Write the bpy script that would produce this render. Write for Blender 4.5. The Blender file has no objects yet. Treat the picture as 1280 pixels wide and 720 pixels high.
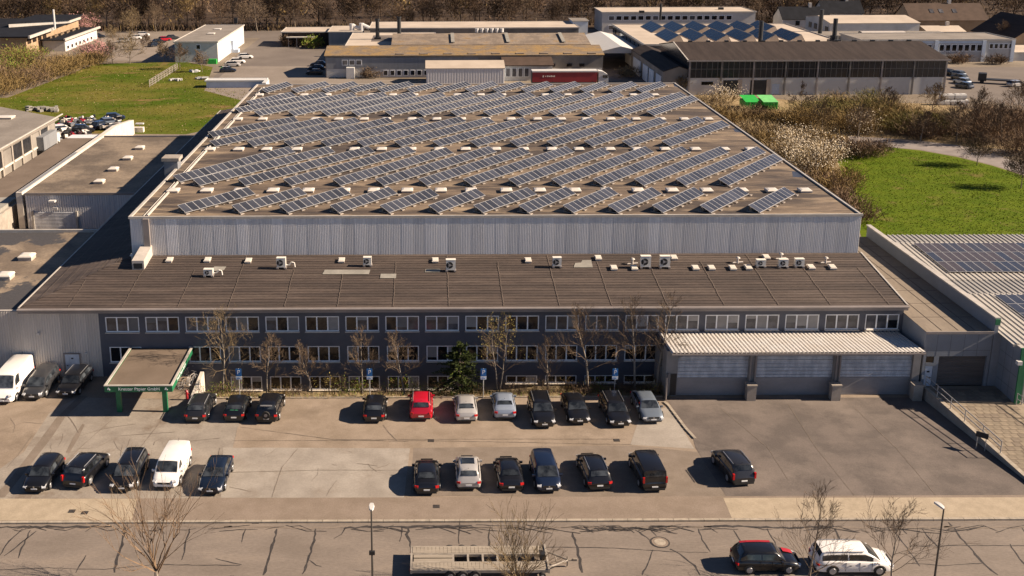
import bpy, bmesh, math, random
from math import sin, cos, tan, atan, atan2, radians, pi, sqrt
from mathutils import Vector, Matrix

S = bpy.context.scene
COL = S.collection
R = random.Random(7)

# ------------------------------------------------------------------ camera
FOC, CX, CY = 1322.0, 535.0, 230.0          # focal length and principal point in photo pixels (1280 wide)
CAMH, PITCH, ROLL = 38.9, radians(14.6), 0.0037
cam_d = bpy.data.cameras.new('camera')
cam = bpy.data.objects.new('camera', cam_d)
COL.objects.link(cam)
cam_d.sensor_fit = 'HORIZONTAL'
cam_d.sensor_width = 36.0
cam_d.lens = FOC / 1280.0 * 36.0
cam_d.shift_x = (640 - CX) / 1280.0
cam_d.shift_y = (CY - 360) / 1280.0
cam_d.clip_start = 1.0
cam_d.clip_end = 3000.0
cam.matrix_world = (Matrix.Translation((0, 0, CAMH)) @ Matrix.Rotation(radians(90) - PITCH, 4, 'X')
                    @ Matrix.Rotation(-ROLL, 4, 'Z'))
S.camera = cam

# ------------------------------------------------------------------ light
SUN_EL = radians(31)
SUN_DIR = Vector((1.0, -0.055, 0)).normalized() * cos(SUN_EL) + Vector((0, 0, sin(SUN_EL)))
W = bpy.data.worlds.new('World')
S.world = W
W.use_nodes = True
nt = W.node_tree
bg = nt.nodes['Background']
sky = nt.nodes.new('ShaderNodeTexSky')
sky.sky_type = 'NISHITA'
sky.sun_disc = False
sky.sun_elevation = SUN_EL
sky.sun_rotation = atan2(SUN_DIR.x, SUN_DIR.y)
sky.air_density = 0.45
sky.dust_density = 0.15
sky.ozone_density = 1.6
nt.links.new(sky.outputs[0], bg.inputs[0])
bg.inputs[1].default_value = 0.05
sun_d = bpy.data.lights.new('sun', 'SUN')
sun_d.energy = 5.0
sun_d.angle = radians(0.5)
sun_d.color = (1.0, 0.82, 0.635)
sun = bpy.data.objects.new('sun', sun_d)
COL.objects.link(sun)
sun.rotation_euler = SUN_DIR.to_track_quat('Z', 'Y').to_euler()
S.view_settings.view_transform = 'Standard'
S.view_settings.look = 'None'
S.view_settings.gamma = 1.0
S.view_settings.exposure = 1.25


# ------------------------------------------------------------------ helpers
def _ray(px, py):
    dx, dy = px - CX, py - CY
    u = dx - ROLL * dy
    v = dy + ROLL * dx
    return u, tan(atan(v / FOC) + PITCH)


def G(px, py, z=0.0):
    """world point seen at photo pixel (px, py) at height z"""
    u, t = _ray(px, py)
    h = CAMH - z
    Y = h / t
    return Vector((u / FOC * (Y * cos(PITCH) + h * sin(PITCH)), Y, z))


def GY(px, py, Y):
    """world point seen at photo pixel (px, py) at depth Y"""
    u, t = _ray(px, py)
    h = Y * t
    return Vector((u / FOC * (Y * cos(PITCH) + h * sin(PITCH)), Y, CAMH - h))


class MB:
    def __init__(self):
        self.v, self.f, self.m = [], [], []

    def face(self, pts, mi=0):
        n = len(self.v)
        self.v.extend([tuple(p) for p in pts])
        self.f.append(tuple(range(n, n + len(pts))))
        self.m.append(mi)

    def grid(self, rows, mi=0, closed=False):
        n0 = len(self.v)
        w = len(rows[0])
        for r in rows:
            self.v.extend([tuple(p) for p in r])
        for i in range(len(rows) - 1):
            for j in range(w if closed else w - 1):
                a = n0 + i * w + j
                b = n0 + i * w + (j + 1) % w
                self.f.append((a, b, b + w, a + w))
                self.m.append(mi)
        return n0

    def box(self, x0, x1, y0, y1, z0, z1, mi=0):
        n = len(self.v)
        for z in (z0, z1):
            self.v += [(x0, y0, z), (x1, y0, z), (x1, y1, z), (x0, y1, z)]
        self.f += [(n, n + 3, n + 2, n + 1), (n + 4, n + 5, n + 6, n + 7), (n, n + 1, n + 5, n + 4),
                   (n + 1, n + 2, n + 6, n + 5), (n + 2, n + 3, n + 7, n + 6), (n + 3, n, n + 4, n + 7)]
        self.m += [mi] * 6

    def cbox(self, c, s, mi=0, rot=None):
        n = len(self.v)
        self.box(-s[0] / 2, s[0] / 2, -s[1] / 2, s[1] / 2, -s[2] / 2, s[2] / 2, mi)
        M = rot if rot else Matrix.Identity(3)
        c = Vector(c)
        for i in range(n, len(self.v)):
            self.v[i] = tuple(M @ Vector(self.v[i]) + c)

    def prism(self, poly, z0, z1, mi=0, mtop=None):
        n = len(poly)
        lo = [(p[0], p[1], z0) for p in poly]
        hi = [(p[0], p[1], z1) for p in poly]
        self.face(hi, mi if mtop is None else mtop)
        self.face(lo[::-1], mi)
        for i in range(n):
            j = (i + 1) % n
            self.face([lo[i], lo[j], hi[j], hi[i]], mi)

    def tube(self, p0, p1, r0, r1=None, n=6, mi=0, cap=True):
        r1 = r0 if r1 is None else r1
        p0, p1 = Vector(p0), Vector(p1)
        d = (p1 - p0)
        if d.length < 1e-6:
            return
        d.normalize()
        a = d.orthogonal().normalized()
        b = d.cross(a)
        k = len(self.v)
        for (p, r) in ((p0, r0), (p1, r1)):
            for i in range(n):
                t = 2 * pi * i / n
                self.v.append(tuple(p + (a * cos(t) + b * sin(t)) * r))
        for i in range(n):
            j = (i + 1) % n
            self.f.append((k + i, k + j, k + n + j, k + n + i))
            self.m.append(mi)
        if cap:
            self.f.append(tuple(k + n + i for i in range(n)))
            self.m.append(mi)
            self.f.append(tuple(k + i for i in range(n))[::-1])
            self.m.append(mi)

    def gable(self, x0, x1, y0, y1, z0, ze, zr, axis='x', mw=0, mr=1, over=0.25, wall_front=None):
        """house body with a gable roof, ridge along axis; the roof is a slab 0.15 thick standing on the walls"""
        if axis == 'x':
            ym = (y0 + y1) / 2
            pr = [(y0, z0), (y1, z0), (y1, ze), (ym, zr), (y0, ze)]
            mk = lambda x, p: (x, p[0], p[1])
            a, b = x0, x1
            sl = [((y0, ze), (ym, zr)), ((ym, zr), (y1, ze))]
        else:
            xm = (x0 + x1) / 2
            pr = [(x0, z0), (x1, z0), (x1, ze), (xm, zr), (x0, ze)]
            mk = lambda y, p: (p[0], y, p[1])
            a, b = y0, y1
            sl = [((x0, ze), (xm, zr)), ((xm, zr), (x1, ze))]
        self.face([mk(a, p) for p in pr], mw)
        self.face([mk(b, p) for p in pr[::-1]], mw)
        for i in (1, 4):
            j = (i + 1) % 5
            self.face([mk(a, pr[i]), mk(b, pr[i]), mk(b, pr[j]), mk(a, pr[j])], mw)
        for k, (p, q) in enumerate(sl):
            d = Vector((q[0] - p[0], q[1] - p[1])).normalized()
            e = p if k == 0 else q
            o = Vector(e) + d * (-over if k == 0 else over)
            rdg = Vector(q if k == 0 else p)
            up = Vector((0, 0.14))
            A, B = a - over, b + over
            l0, l1 = (mk(A, o + Vector((0, .01))), mk(A, rdg + Vector((0, .01))))
            r0, r1 = (mk(B, o + Vector((0, .01))), mk(B, rdg + Vector((0, .01))))
            L0, L1 = (mk(A, o + up), mk(A, rdg + up))
            R0, R1 = (mk(B, o + up), mk(B, rdg + up))
            for q4 in ([L0, R0, R1, L1], [l0, l1, r1, r0], [l0, r0, R0, L0], [l0, L0, L1, l1], [r0, r1, R1, R0]):
                self.face(q4, mr)

    def corr(self, p0, p1, z0, z1, pitch=0.3, depth=0.05, mi=0, side=1, z1b=None):
        """trapezoid corrugated sheet standing on the line p0-p1"""
        p0, p1 = Vector(p0), Vector(p1)
        d = p1 - p0
        L = d.length
        d.normalize()
        nrm = Vector((d.y, -d.x)) * side
        k = max(1, int(L / pitch))
        st = L / k
        pts = []
        for i in range(k):
            for (a, o) in ((0, 0), (.30, 0), (.42, 1), (.88, 1)):
                pts.append((i * st + a * st, o))
        pts.append((L, 0))
        z1b = z1 if z1b is None else z1b
        lo, hi = [], []
        for (s, o) in pts:
            q = p0 + d * s + nrm * (depth * o)
            lo.append((q.x, q.y, z0))
            hi.append((q.x, q.y, z1 + (z1b - z1) * s / L))
        self.grid([lo, hi], mi)

    def build(self, name, mats, parent=None, smooth=False, angle=35, shift=True):
        me = bpy.data.meshes.new(name)
        off = parent_origin(parent) if (parent is not None and shift) else Vector((0, 0, 0))
        if off.length > 0:
            vs = [(v[0] - off.x, v[1] - off.y, v[2] - off.z) for v in self.v]
        else:
            vs = self.v
        me.from_pydata(vs, [], self.f)
        if not isinstance(mats, (list, tuple)):
            mats = [mats]
        for m in mats:
            me.materials.append(m)
        if len(mats) > 1:
            me.polygons.foreach_set('material_index', self.m)
        if smooth:
            me.polygons.foreach_set('use_smooth', [True] * len(me.polygons))
            me.set_sharp_from_angle(angle=radians(angle))
        me.update()
        o = bpy.data.objects.new(name, me)
        COL.objects.link(o)
        if parent is not None:
            o.parent = parent
        return o


def parent_origin(p):
    v = Vector((0, 0, 0))
    while p is not None:
        v = v + Vector(p.location)
        p = p.parent
    return v


def tag(o, label=None, cat=None, group=None, kind=None):
    if label:
        o['label'] = label
    if cat:
        o['category'] = cat
    if group:
        o['group'] = group
    if kind:
        o['kind'] = kind
    return o


def thing(name, loc, label, cat, group=None, rz=0.0):
    o = bpy.data.objects.new(name, None)
    o.empty_display_size = 0.5
    COL.objects.link(o)
    o.location = loc
    o.rotation_euler = (0, 0, rz)
    return tag(o, label, cat, group)


def copy_tree(o, parent=None):
    c = o.copy()
    COL.objects.link(c)
    if parent is not None:
        c.parent = parent
    for ch in list(o.children):
        copy_tree(ch, c)
    return c


def inst(name, me, parent, loc=(0, 0, 0), rot=(0, 0, 0), scale=None):
    o = bpy.data.objects.new(name, me)
    COL.objects.link(o)
    o.parent = parent
    o.location = loc
    o.rotation_euler = rot
    if scale:
        o.scale = scale
    return o


ORD = ['first', 'second', 'third', 'fourth', 'fifth', 'sixth', 'seventh', 'eighth', 'ninth', 'tenth', 'eleventh',
       'twelfth', 'thirteenth', 'fourteenth', 'fifteenth', 'sixteenth']


# ------------------------------------------------------------------ materials
def mat(name, c, rough=0.85, var=0.12, scale=1.2, metal=0.0, bump=0.0, bscale=25.0, c2=None, stretch=(1, 1, 1),
        fine=0.08, fscale=18.0, lo=0.35, hi=0.65, coat=0.0, spec=None, objrand=0.0, detail=4.0, c3=None, s3=.1, t3=.56, w3=.06):
    """procedural surface: two colours mixed by a broad noise, fine grain over it, optional bump"""
    m = bpy.data.materials.new(name)
    m.use_nodes = True
    t = m.node_tree
    b = t.nodes['Principled BSDF']
    b.inputs['Roughness'].default_value = rough
    b.inputs['Metallic'].default_value = metal
    if coat:
        b.inputs['Coat Weight'].default_value = coat
        b.inputs['Coat Roughness'].default_value = 0.05
    if spec is not None:
        b.inputs['Specular IOR Level'].default_value = spec
    c = tuple(c) + (1,)
    if c2 is None:
        ca = tuple(max(0, x * (1 - var)) for x in c[:3]) + (1,)
        cb = tuple(min(1, x * (1 + var)) for x in c[:3]) + (1,)
    else:
        ca, cb = c, tuple(c2) + (1,)
    tc = t.nodes.new('ShaderNodeTexCoord')
    mp = t.nodes.new('ShaderNodeMapping')
    mp.inputs['Scale'].default_value = stretch
    t.links.new(tc.outputs['Object'], mp.inputs['Vector'])
    n1 = t.nodes.new('ShaderNodeTexNoise')
    n1.inputs['Scale'].default_value = scale
    n1.inputs['Detail'].default_value = detail
    n1.inputs['Roughness'].default_value = 0.6
    t.links.new(mp.outputs[0], n1.inputs['Vector'])
    rp = t.nodes.new('ShaderNodeValToRGB')
    rp.color_ramp.elements[0].position = lo
    rp.color_ramp.elements[1].position = hi
    rp.color_ramp.elements[0].color = ca
    rp.color_ramp.elements[1].color = cb
    t.links.new(n1.outputs['Fac'], rp.inputs[0])
    out = rp.outputs[0]
    if c3 is not None:                                  # worn or dry patches with a ragged outline
        n4 = t.nodes.new('ShaderNodeTexNoise')
        n4.inputs['Scale'].default_value = s3
        n4.inputs['Detail'].default_value = 8
        n4.inputs['Roughness'].default_value = 0.65
        t.links.new(mp.outputs[0], n4.inputs['Vector'])
        m4 = t.nodes.new('ShaderNodeMapRange')
        m4.inputs[1].default_value = t3
        m4.inputs[2].default_value = t3 + w3
        t.links.new(n4.outputs['Fac'], m4.inputs[0])
        mx = t.nodes.new('ShaderNodeMix')
        mx.data_type = 'RGBA'
        t.links.new(m4.outputs[0], mx.inputs[0])
        t.links.new(out, mx.inputs[6])
        mx.inputs[7].default_value = tuple(c3) + (1,)
        out = mx.outputs[2]
    if fine:
        n2 = t.nodes.new('ShaderNodeTexNoise')
        n2.inputs['Scale'].default_value = fscale
        n2.inputs['Detail'].default_value = 2
        t.links.new(mp.outputs[0], n2.inputs['Vector'])
        mr = t.nodes.new('ShaderNodeMapRange')
        mr.inputs[1].default_value = 0.25
        mr.inputs[2].default_value = 0.75
        mr.inputs[3].default_value = 1 - fine
        mr.inputs[4].default_value = 1 + fine
        t.links.new(n2.outputs['Fac'], mr.inputs[0])
        hv = t.nodes.new('ShaderNodeHueSaturation')
        t.links.new(out, hv.inputs['Color'])
        t.links.new(mr.outputs[0], hv.inputs['Value'])
        out = hv.outputs[0]
    if objrand:
        oi = t.nodes.new('ShaderNodeObjectInfo')
        mr = t.nodes.new('ShaderNodeMapRange')
        mr.inputs[3].default_value = 1 - objrand
        mr.inputs[4].default_value = 1 + objrand
        t.links.new(oi.outputs['Random'], mr.inputs[0])
        hv = t.nodes.new('ShaderNodeHueSaturation')
        t.links.new(out, hv.inputs['Color'])
        t.links.new(mr.outputs[0], hv.inputs['Value'])
        out = hv.outputs[0]
    t.links.new(out, b.inputs['Base Color'])
    if bump:
        n3 = t.nodes.new('ShaderNodeTexNoise')
        n3.inputs['Scale'].default_value = bscale
        n3.inputs['Detail'].default_value = 3
        t.links.new(mp.outputs[0], n3.inputs['Vector'])
        bp = t.nodes.new('ShaderNodeBump')
        bp.inputs['Strength'].default_value = bump
        bp.inputs['Distance'].default_value = 0.05
        t.links.new(n3.outputs['Fac'], bp.inputs['Height'])
        t.links.new(bp.outputs[0], b.inputs['Normal'])
    return m


M = {}
M['lot'] = mat('lot_asphalt', c3=(.16, .122, .088), s3=.2, t3=.54, w3=.15, c=(.195, .150, .108), c2=(.26, .205, .155), scale=.5, fine=.14, fscale=9, bump=.25)
M['slab'] = mat('old_concrete', c3=(.21, .175, .14), s3=.3, t3=.55, w3=.15, c=(.225, .195, .163), c2=(.30, .265, .225), scale=.45, fine=.1, fscale=7, bump=.2)
M['slab2'] = mat('worn_concrete', c3=(.16, .125, .095), s3=.35, t3=.55, w3=.12, c=(.20, .170, .140), c2=(.265, .23, .19), scale=.6, fine=.12, fscale=7, bump=.2)
M['yard'] = mat('yard_asphalt', (.088, .071, .061), c2=(.128, .103, .088), scale=.4, c3=(.160, .130, .110), s3=.16, t3=.50, w3=.15, lo=.4, hi=.6, fine=.12, fscale=8, bump=.3)
M['patch'] = mat('asphalt_patch', (.15, .118, .09), c2=(.19, .152, .12), scale=.7, fine=.12, fscale=9, bump=.25)
M['road'] = mat('road_asphalt', c3=(.20, .162, .13), s3=.5, t3=.53, w3=.12, c=(.152, .123, .10), c2=(.195, .16, .132), scale=.5, fine=.13, fscale=9, bump=.25, stretch=(.4, 1, 1))
M['walk'] = mat('walk_asphalt', (.175, .134, .10), c2=(.215, .168, .13), scale=.6, fine=.14, fscale=10, bump=.25)
M['paver'] = mat('paver_walk', (.29, .235, .165), c2=(.35, .285, .205), scale=1.2, fine=.12, fscale=12, bump=.2)
M['kerb'] = mat('kerb_stone', (.30, .255, .20), var=.18, scale=2.5)
M['tar'] = mat('tar_seam', (.042, .036, .032), var=.3, scale=3, rough=.6)
M['dirt'] = mat('bed_soil', (.10, .075, .045), c2=(.21, .165, .10), scale=1.5, fine=.2, bump=.5, spec=.1)
M['earth'] = mat('ground_earth', (.13, .10, .07), c2=(.2, .16, .115), scale=.08, fine=.15, fscale=2, bump=.3)
M['farlot'] = mat('far_asphalt', (.115, .092, .075), c2=(.15, .122, .10), scale=.12, fine=.1, fscale=2)
M['farlot2'] = mat('far_concrete', (.175, .142, .112), c2=(.225, .185, .15), scale=.12, fine=.1, fscale=2)
M['meadow'] = mat('meadow_grass', c3=(.175, .115, .045), s3=.13, t3=.57, w3=.08, c=(.056, .085, .006), c2=(.125, .112, .022), scale=.085, stretch=(.6, 1, 1), fine=.22, fscale=1.6, lo=.38, hi=.62, bump=.6, bscale=3, spec=.05)
M['lawn'] = mat('lawn_grass', c3=(.15, .12, .04), s3=.25, t3=.56, w3=.16, c=(.058, .094, .005), c2=(.100, .132, .010), scale=.35, fine=.25, fscale=3.2, bump=.7, bscale=2.2, lo=.3, hi=.7, spec=.05)
M['path'] = mat('path_asphalt', (.21, .18, .165), var=.12, scale=.5)
M['dark_wall'] = mat('anthracite_render', (.088, .090, .106), var=.08, scale=.8, fine=.05, rough=.9)
M['white_frame'] = mat('white_frame', (.82, .82, .82), var=.05, scale=2, rough=.5)
M['sill'] = mat('window_sill', (.62, .56, .48), var=.1, scale=2, rough=.6)
M['fartrim'] = mat('pale_trim', (.6, .57, .52), var=.1, scale=1)


def glass(name, c, rough=0.08, c2=None):
    return mat(name, c, rough=rough, c2=c2, var=.35, scale=1.1, fine=0, lo=.4, hi=.6, objrand=.25)


M['pane'] = glass('window_glass', (.012, .012, .014))
M['pane_blind'] = glass('window_glass_blind', (.085, .082, .085), .15)
M['pane_warm'] = glass('painted_reflection_glass', (.05, .032, .02), .1, c2=(.012, .012, .015))  # warm reflections mixed into the pane colour
M['car_glass'] = mat('car_glass', (.010, .012, .015), c2=(.045, .052, .06), scale=1.3, rough=.05, fine=0, spec=.7, objrand=.5, lo=.42, hi=.62)  # blue-grey blotches put sky reflections into the glass colour
M['galv'] = mat('galvanised_cladding', (.52, .515, .52), c2=(.62, .60, .585), scale=1.2, stretch=(4, 4, .06), fine=.1, fscale=6, rough=.55, lo=.4, hi=.62, objrand=.14)
M['galv_warm'] = mat('warm_lit_cladding', (.44, .40, .36), c2=(.56, .51, .46), scale=.5, stretch=(3, 3, .2), fine=.08, rough=.6, objrand=.1)  # grazing sunlight put into the cladding colour as a pale warm tone
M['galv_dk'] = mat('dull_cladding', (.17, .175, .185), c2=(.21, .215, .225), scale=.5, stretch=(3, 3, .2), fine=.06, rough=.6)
M['hallroof'] = mat('bitumen_roof', (.046, .033, .026), c2=(.155, .112, .076), scale=.2, stretch=(.3, 1.3, 1), fine=.3, fscale=3.5, lo=.44, hi=.60, c3=(.25, .185, .12), s3=.32, t3=.50, w3=.14, bump=.25, detail=7)
M['lowroof'] = mat('fibre_cement_roof', c3=(.092, .070, .056), s3=.5, t3=.55, w3=.14, c=(.044, .031, .025), c2=(.076, .054, .043), scale=.5, stretch=(.25, 2.2, 1), fine=.38, fscale=9, bump=.3, lo=.4, hi=.62)
M['lowroof_joint'] = mat('roof_joint', (.125, .095, .075), c2=(.070, .052, .042), scale=1.6, fine=.2)
M['flatroof'] = mat('gravel_flat_roof', (.10, .076, .055), c2=(.21, .162, .115), scale=.16, fine=.2, fscale=4, bump=.3, detail=7, lo=.42, hi=.6)
M['flatroof2'] = mat('grey_flat_roof', (.17, .145, .12), c2=(.225, .195, .165), scale=.2, fine=.12, fscale=3)
M['annexroof'] = mat('annex_roof_sheet', (.17, .135, .10), c2=(.215, .175, .132), scale=.4, stretch=(1, .3, 1), fine=.12, fscale=5)
M['patchgrey'] = mat('roof_patch', (.24, .225, .195), var=.15, scale=1)
M['puddle'] = mat('damp_patch', (.045, .045, .05), var=.2, rough=.35, fine=0)
M['trim'] = mat('roof_edge_metal', (.42, .385, .34), var=.12, scale=1, rough=.5)
M['gutter'] = mat('eave_metal', (.23, .2, .185), var=.1, scale=.8, rough=.5)
M['dome'] = mat('skylight_dome', (.60, .55, .48), var=.06, scale=2, rough=.35, fine=.03)
M['domebase'] = mat('skylight_kerb', (.38, .33, .28), var=.12, scale=2)
M['panel'] = mat('solar_cells', (.036, .038, .048), c2=(.050, .053, .065), scale=.7, rough=.22, fine=.05, spec=.6, objrand=.3)
M['panel_rim'] = mat('panel_frame', (.44, .435, .43), var=.05, rough=.4, metal=.2)
M['rail'] = mat('mounting_rail', (.30, .26, .22), var=.2, rough=.5)
M['ac'] = mat('ac_casing', (.66, .62, .55), var=.06, scale=3, rough=.5)
M['black'] = mat('black_plastic', (.015, .015, .016), var=.2, rough=.55)
M['rubber'] = mat('tyre_rubber', (.018, .017, .016), var=.2, rough=.85)
M['rim'] = mat('wheel_alloy', (.42, .42, .43), var=.1, rough=.35, metal=.6)
M['headlamp'] = mat('headlamp', (.42, .43, .45), var=.05, rough=.1, fine=0)
M['taillamp'] = mat('taillamp', (.42, .012, .012), var=.15, rough=.15, fine=0)
M['plate'] = mat('number_plate', (.78, .78, .76), var=.03, rough=.5, fine=0)
M['chrome'] = mat('bright_metal', (.6, .6, .6), var=.05, rough=.25, metal=.8)
M['green'] = mat('green_paint', (.008, .115, .048), c2=(.012, .15, .062), scale=2, rough=.5)
M['brightgreen'] = mat('bright_green_skip', (.025, .36, .05), var=.15, scale=1, rough=.5)
M['greenlight'] = mat('green_skip_lid', (.16, .5, .16), var=.15, scale=1, rough=.5)
M['white'] = mat('white_paint', (.52, .505, .48), var=.05, scale=1, rough=.6)
M['bluish'] = mat('pale_blue_paint', (.50, .56, .64), var=.05, scale=1, rough=.6)
M['concrete'] = mat('concrete', (.33, .29, .245), c2=(.25, .215, .18), scale=1, fine=.12)
M['whiteconc'] = mat('whitewashed_wall', (.52, .47, .41), var=.1, scale=1)
M['shutter'] = mat('roller_shutter', (.44, .45, .47), c2=(.62, .62, .63), scale=1.6, stretch=(1.2, 1, .5), rough=.5, fine=.15, lo=.4, hi=.62)
M['shutter_dk'] = mat('roller_shutter_lower', (.21, .205, .21), c2=(.26, .25, .25), scale=1.4, stretch=(.4, 1, 1), rough=.55)
M['shutter_br'] = mat('brown_shutter', (.085, .072, .066), var=.2, scale=1, stretch=(.3, 1, 3), rough=.6)
M['bay'] = mat('loading_bay_concrete', (.19, .18, .175), c2=(.24, .225, .215), scale=1.2)
M['canopy'] = mat('trapezoid_sheet', (.62, .595, .56), c2=(.56, .52, .47), scale=.6, fine=.05, rough=.5)
M['annexwall'] = mat('grey_panel_cladding', (.19, .205, .23), var=.07, scale=.6, rough=.7)
M['seam'] = mat('panel_seam', (.11, .12, .135), var=.1)
M['doorblue'] = mat('pale_door', (.42, .47, .54), var=.08, scale=3, rough=.5)
M['metalroof'] = mat('metal_sheet_roof', (.39, .36, .315), c2=(.44, .405, .355), scale=.4, fine=.05, rough=.5)
M['metalroof2'] = mat('dull_sheet_roof', (.28, .265, .245), c2=(.33, .31, .285), scale=.4, fine=.06, rough=.55)
M['rampav'] = mat('ramp_paving', (.20, .16, .115), c2=(.26, .21, .155), scale=.8, fine=.1)
M['steel'] = mat('railing_steel', (.42, .41, .4), var=.1, rough=.4, metal=.4)
M['signblue'] = mat('sign_blue', (.02, .13, .36), var=.08, rough=.5, fine=0)
M['signwhite'] = mat('sign_white', (.72, .73, .74), var=.04, rough=.5, fine=0)
M['pole'] = mat('dark_pole', (.05, .045, .04), var=.2, rough=.5)
M['bark'] = mat('tree_bark', (.15, .115, .085), c2=(.24, .2, .155), scale=3, fine=.2, fscale=20, spec=.1)
M['bark_pale'] = mat('pale_bark', (.20, .17, .135), c2=(.28, .24, .195), scale=3, fine=.2, fscale=20, spec=.1)
M['twig'] = mat('bare_twigs', (.13, .092, .060), c2=(.185, .135, .090), scale=1.5, fine=.2, spec=.1)
M['twig_gold'] = mat('budding_twigs', (.155, .112, .062), c2=(.215, .16, .092), scale=1.2, fine=.2, spec=.1)
M['twig_dk'] = mat('dark_twigs', (.085, .058, .038), c2=(.15, .105, .07), scale=1.2, fine=.2, spec=.1)
M['bud'] = mat('spring_buds', (.22, .17, .045), c2=(.32, .26, .08), scale=1.2, fine=.2, spec=.1)
M['brush'] = mat('brown_brush', (.15, .10, .040), c2=(.27, .19, .08), scale=.35, fine=.25, fscale=3, spec=.1)
M['brush2'] = mat('russet_brush', (.115, .074, .046), c2=(.21, .145, .092), scale=.3, fine=.25, fscale=3, spec=.1)
M['scuff'] = mat('tyre_scuff', (.145, .12, .102), var=.1, scale=2)
M['brush3'] = mat('olive_brush', (.125, .112, .036), c2=(.20, .165, .06), scale=.4, fine=.25, fscale=3, spec=.1)
M['reed'] = mat('dry_grass', (.31, .235, .135), c2=(.22, .16, .085), scale=.3, fine=.25, fscale=3, spec=.1)
M['leafgreen'] = mat('fresh_leaves', (.10, .15, .018), c2=(.17, .20, .035), scale=2, fine=.25, spec=.1)
M['conifer'] = mat('conifer_needles', (.018, .026, .010), c2=(.040, .050, .015), scale=1.6, fine=.25, spec=.1)
M['blossom'] = mat('white_blossom', (.62, .55, .43), c2=(.42, .34, .24), scale=1.6, fine=.15, spec=.1)
M['pinkbl'] = mat('pink_blossom', (.48, .23, .24), c2=(.34, .2, .16), scale=1, fine=.15, spec=.1)
M['forest'] = mat('forest_twigs', (.040, .025, .018), c2=(.125, .082, .052), scale=.09, fine=.3, fscale=.9, lo=.32, hi=.68, spec=.1)
M['forest2'] = mat('forest_edge_twigs', (.062, .040, .026), c2=(.13, .088, .057), scale=.3, fine=.25, fscale=1, objrand=.5, spec=.1)
M['forestfloor'] = mat('leaf_litter', (.045, .030, .020), c2=(.075, .052, .035), scale=.1, fine=.2, spec=.1)
M['mossroof'] = mat('mossy_roof', (.24, .15, .055), c2=(.17, .125, .082), scale=.3, stretch=(1, 2, 1), fine=.3, fscale=2.5, lo=.42, hi=.58, c3=(.12, .09, .065), s3=.5, t3=.55, w3=.1)
M['greyroof'] = mat('corrugated_grey_roof', (.15, .115, .085), c2=(.23, .18, .135), scale=.3, fine=.22, fscale=2.5, lo=.42, hi=.6, c3=(.2, .13, .06), s3=.3, t3=.56, w3=.1)
M['creamroof'] = mat('cream_flat_roof', (.37, .305, .24), c2=(.46, .385, .31), scale=.15, fine=.08)
M['darkroof'] = mat('dark_tile_roof', (.028, .020, .017), c2=(.044, .032, .027), scale=.4, stretch=(3, .3, 1), fine=.2, fscale=4, spec=.2)
M['navyroof'] = mat('slate_roof', (.014, .015, .019), var=.2, scale=.6, spec=.1)
M['redroof'] = mat('brown_tile_roof', (.075, .05, .037), var=.15, scale=.5, spec=.2)
M['dirtywall'] = mat('sooty_render', (.165, .145, .125), c2=(.24, .215, .185), scale=.3, fine=.1)
M['palewall'] = mat('pale_render', (.52, .50, .47), c2=(.44, .42, .39), scale=.3, fine=.06)
M['glassband'] = mat('dark_industrial_glazing', (.018, .019, .023), c2=(.035, .034, .036), scale=.25, rough=.2, fine=.2, fscale=2)
M['mullion'] = mat('grey_mullion', (.16, .145, .13), var=.1)
M['bluelight'] = mat('north_light_glass', (.014, .024, .042), c2=(.006, .009, .015), scale=.5, rough=.2, fine=.1, spec=.2)
M['brick'] = mat('brick_wall', (.26, .175, .10), c2=(.34, .24, .15), scale=.5, fine=.15)
M['wetroof'] = mat('wet_flat_roof', (.13, .098, .07), c2=(.24, .185, .13), scale=.2, fine=.2, fscale=4, bump=.3, detail=7, lo=.42, hi=.58, c3=(.045, .042, .044), s3=.13, t3=.50, w3=.03)
M['blind'] = mat('window_blind', (.22, .21, .20), var=.12, scale=1, objrand=.4)
M['trailer_frame'] = mat('weathered_trailer_steel', (.27, .235, .195), var=.2, scale=2, rough=.7)
M['brownroof'] = mat('brown_felt_roof', (.12, .088, .062), c2=(.16, .12, .088), scale=.25, fine=.15)
M['lorryred'] = mat('lorry_tarpaulin', (.20, .012, .018), c2=(.26, .018, .022), scale=.6, fine=.06, rough=.5)
M['planks'] = mat('weathered_planks', (.30, .255, .20), c2=(.22, .185, .145), scale=1.5, stretch=(.3, 3, 1), fine=.15)
M['chute'] = mat('duct_metal', (.47, .42, .37), var=.1, rough=.5)
M['red'] = mat('red_paint', (.30, .015, .022), var=.1, rough=.4)


def paint(name, c, metal=0.3, rough=.32):
    return mat(name, c, rough=rough, metal=metal, var=.04, fine=0, coat=.8)


P = {'black': paint('black_paint', (.010, .010, .012)), 'night': paint('night_blue_paint', (.010, .017, .034)),
     'char': paint('charcoal_paint', (.026, .026, .029)), 'red': paint('red_car_paint', (.42, .006, .02), 0),
     'silver': paint('silver_paint', (.43, .41, .39), .25), 'silverblue': paint('blue_silver_paint', (.27, .31, .38), .25),
     'white': paint('white_car_paint', (.76, .73, .69), 0), 'greymet': paint('grey_metallic_paint', (.045, .046, .05), .3),
     'blue': paint('dark_blue_paint', (.010, .018, .044), .3), 'steel': paint('steel_blue_paint', (.16, .19, .23), .3)}

# ------------------------------------------------------------------ ground, lot and road
def struct(name, mb, mats, label=None, parent=None, **k):
    o = mb.build(name, mats, parent, **k)
    if parent is None:
        tag(o, label, None, None, 'structure')
    return o


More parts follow.
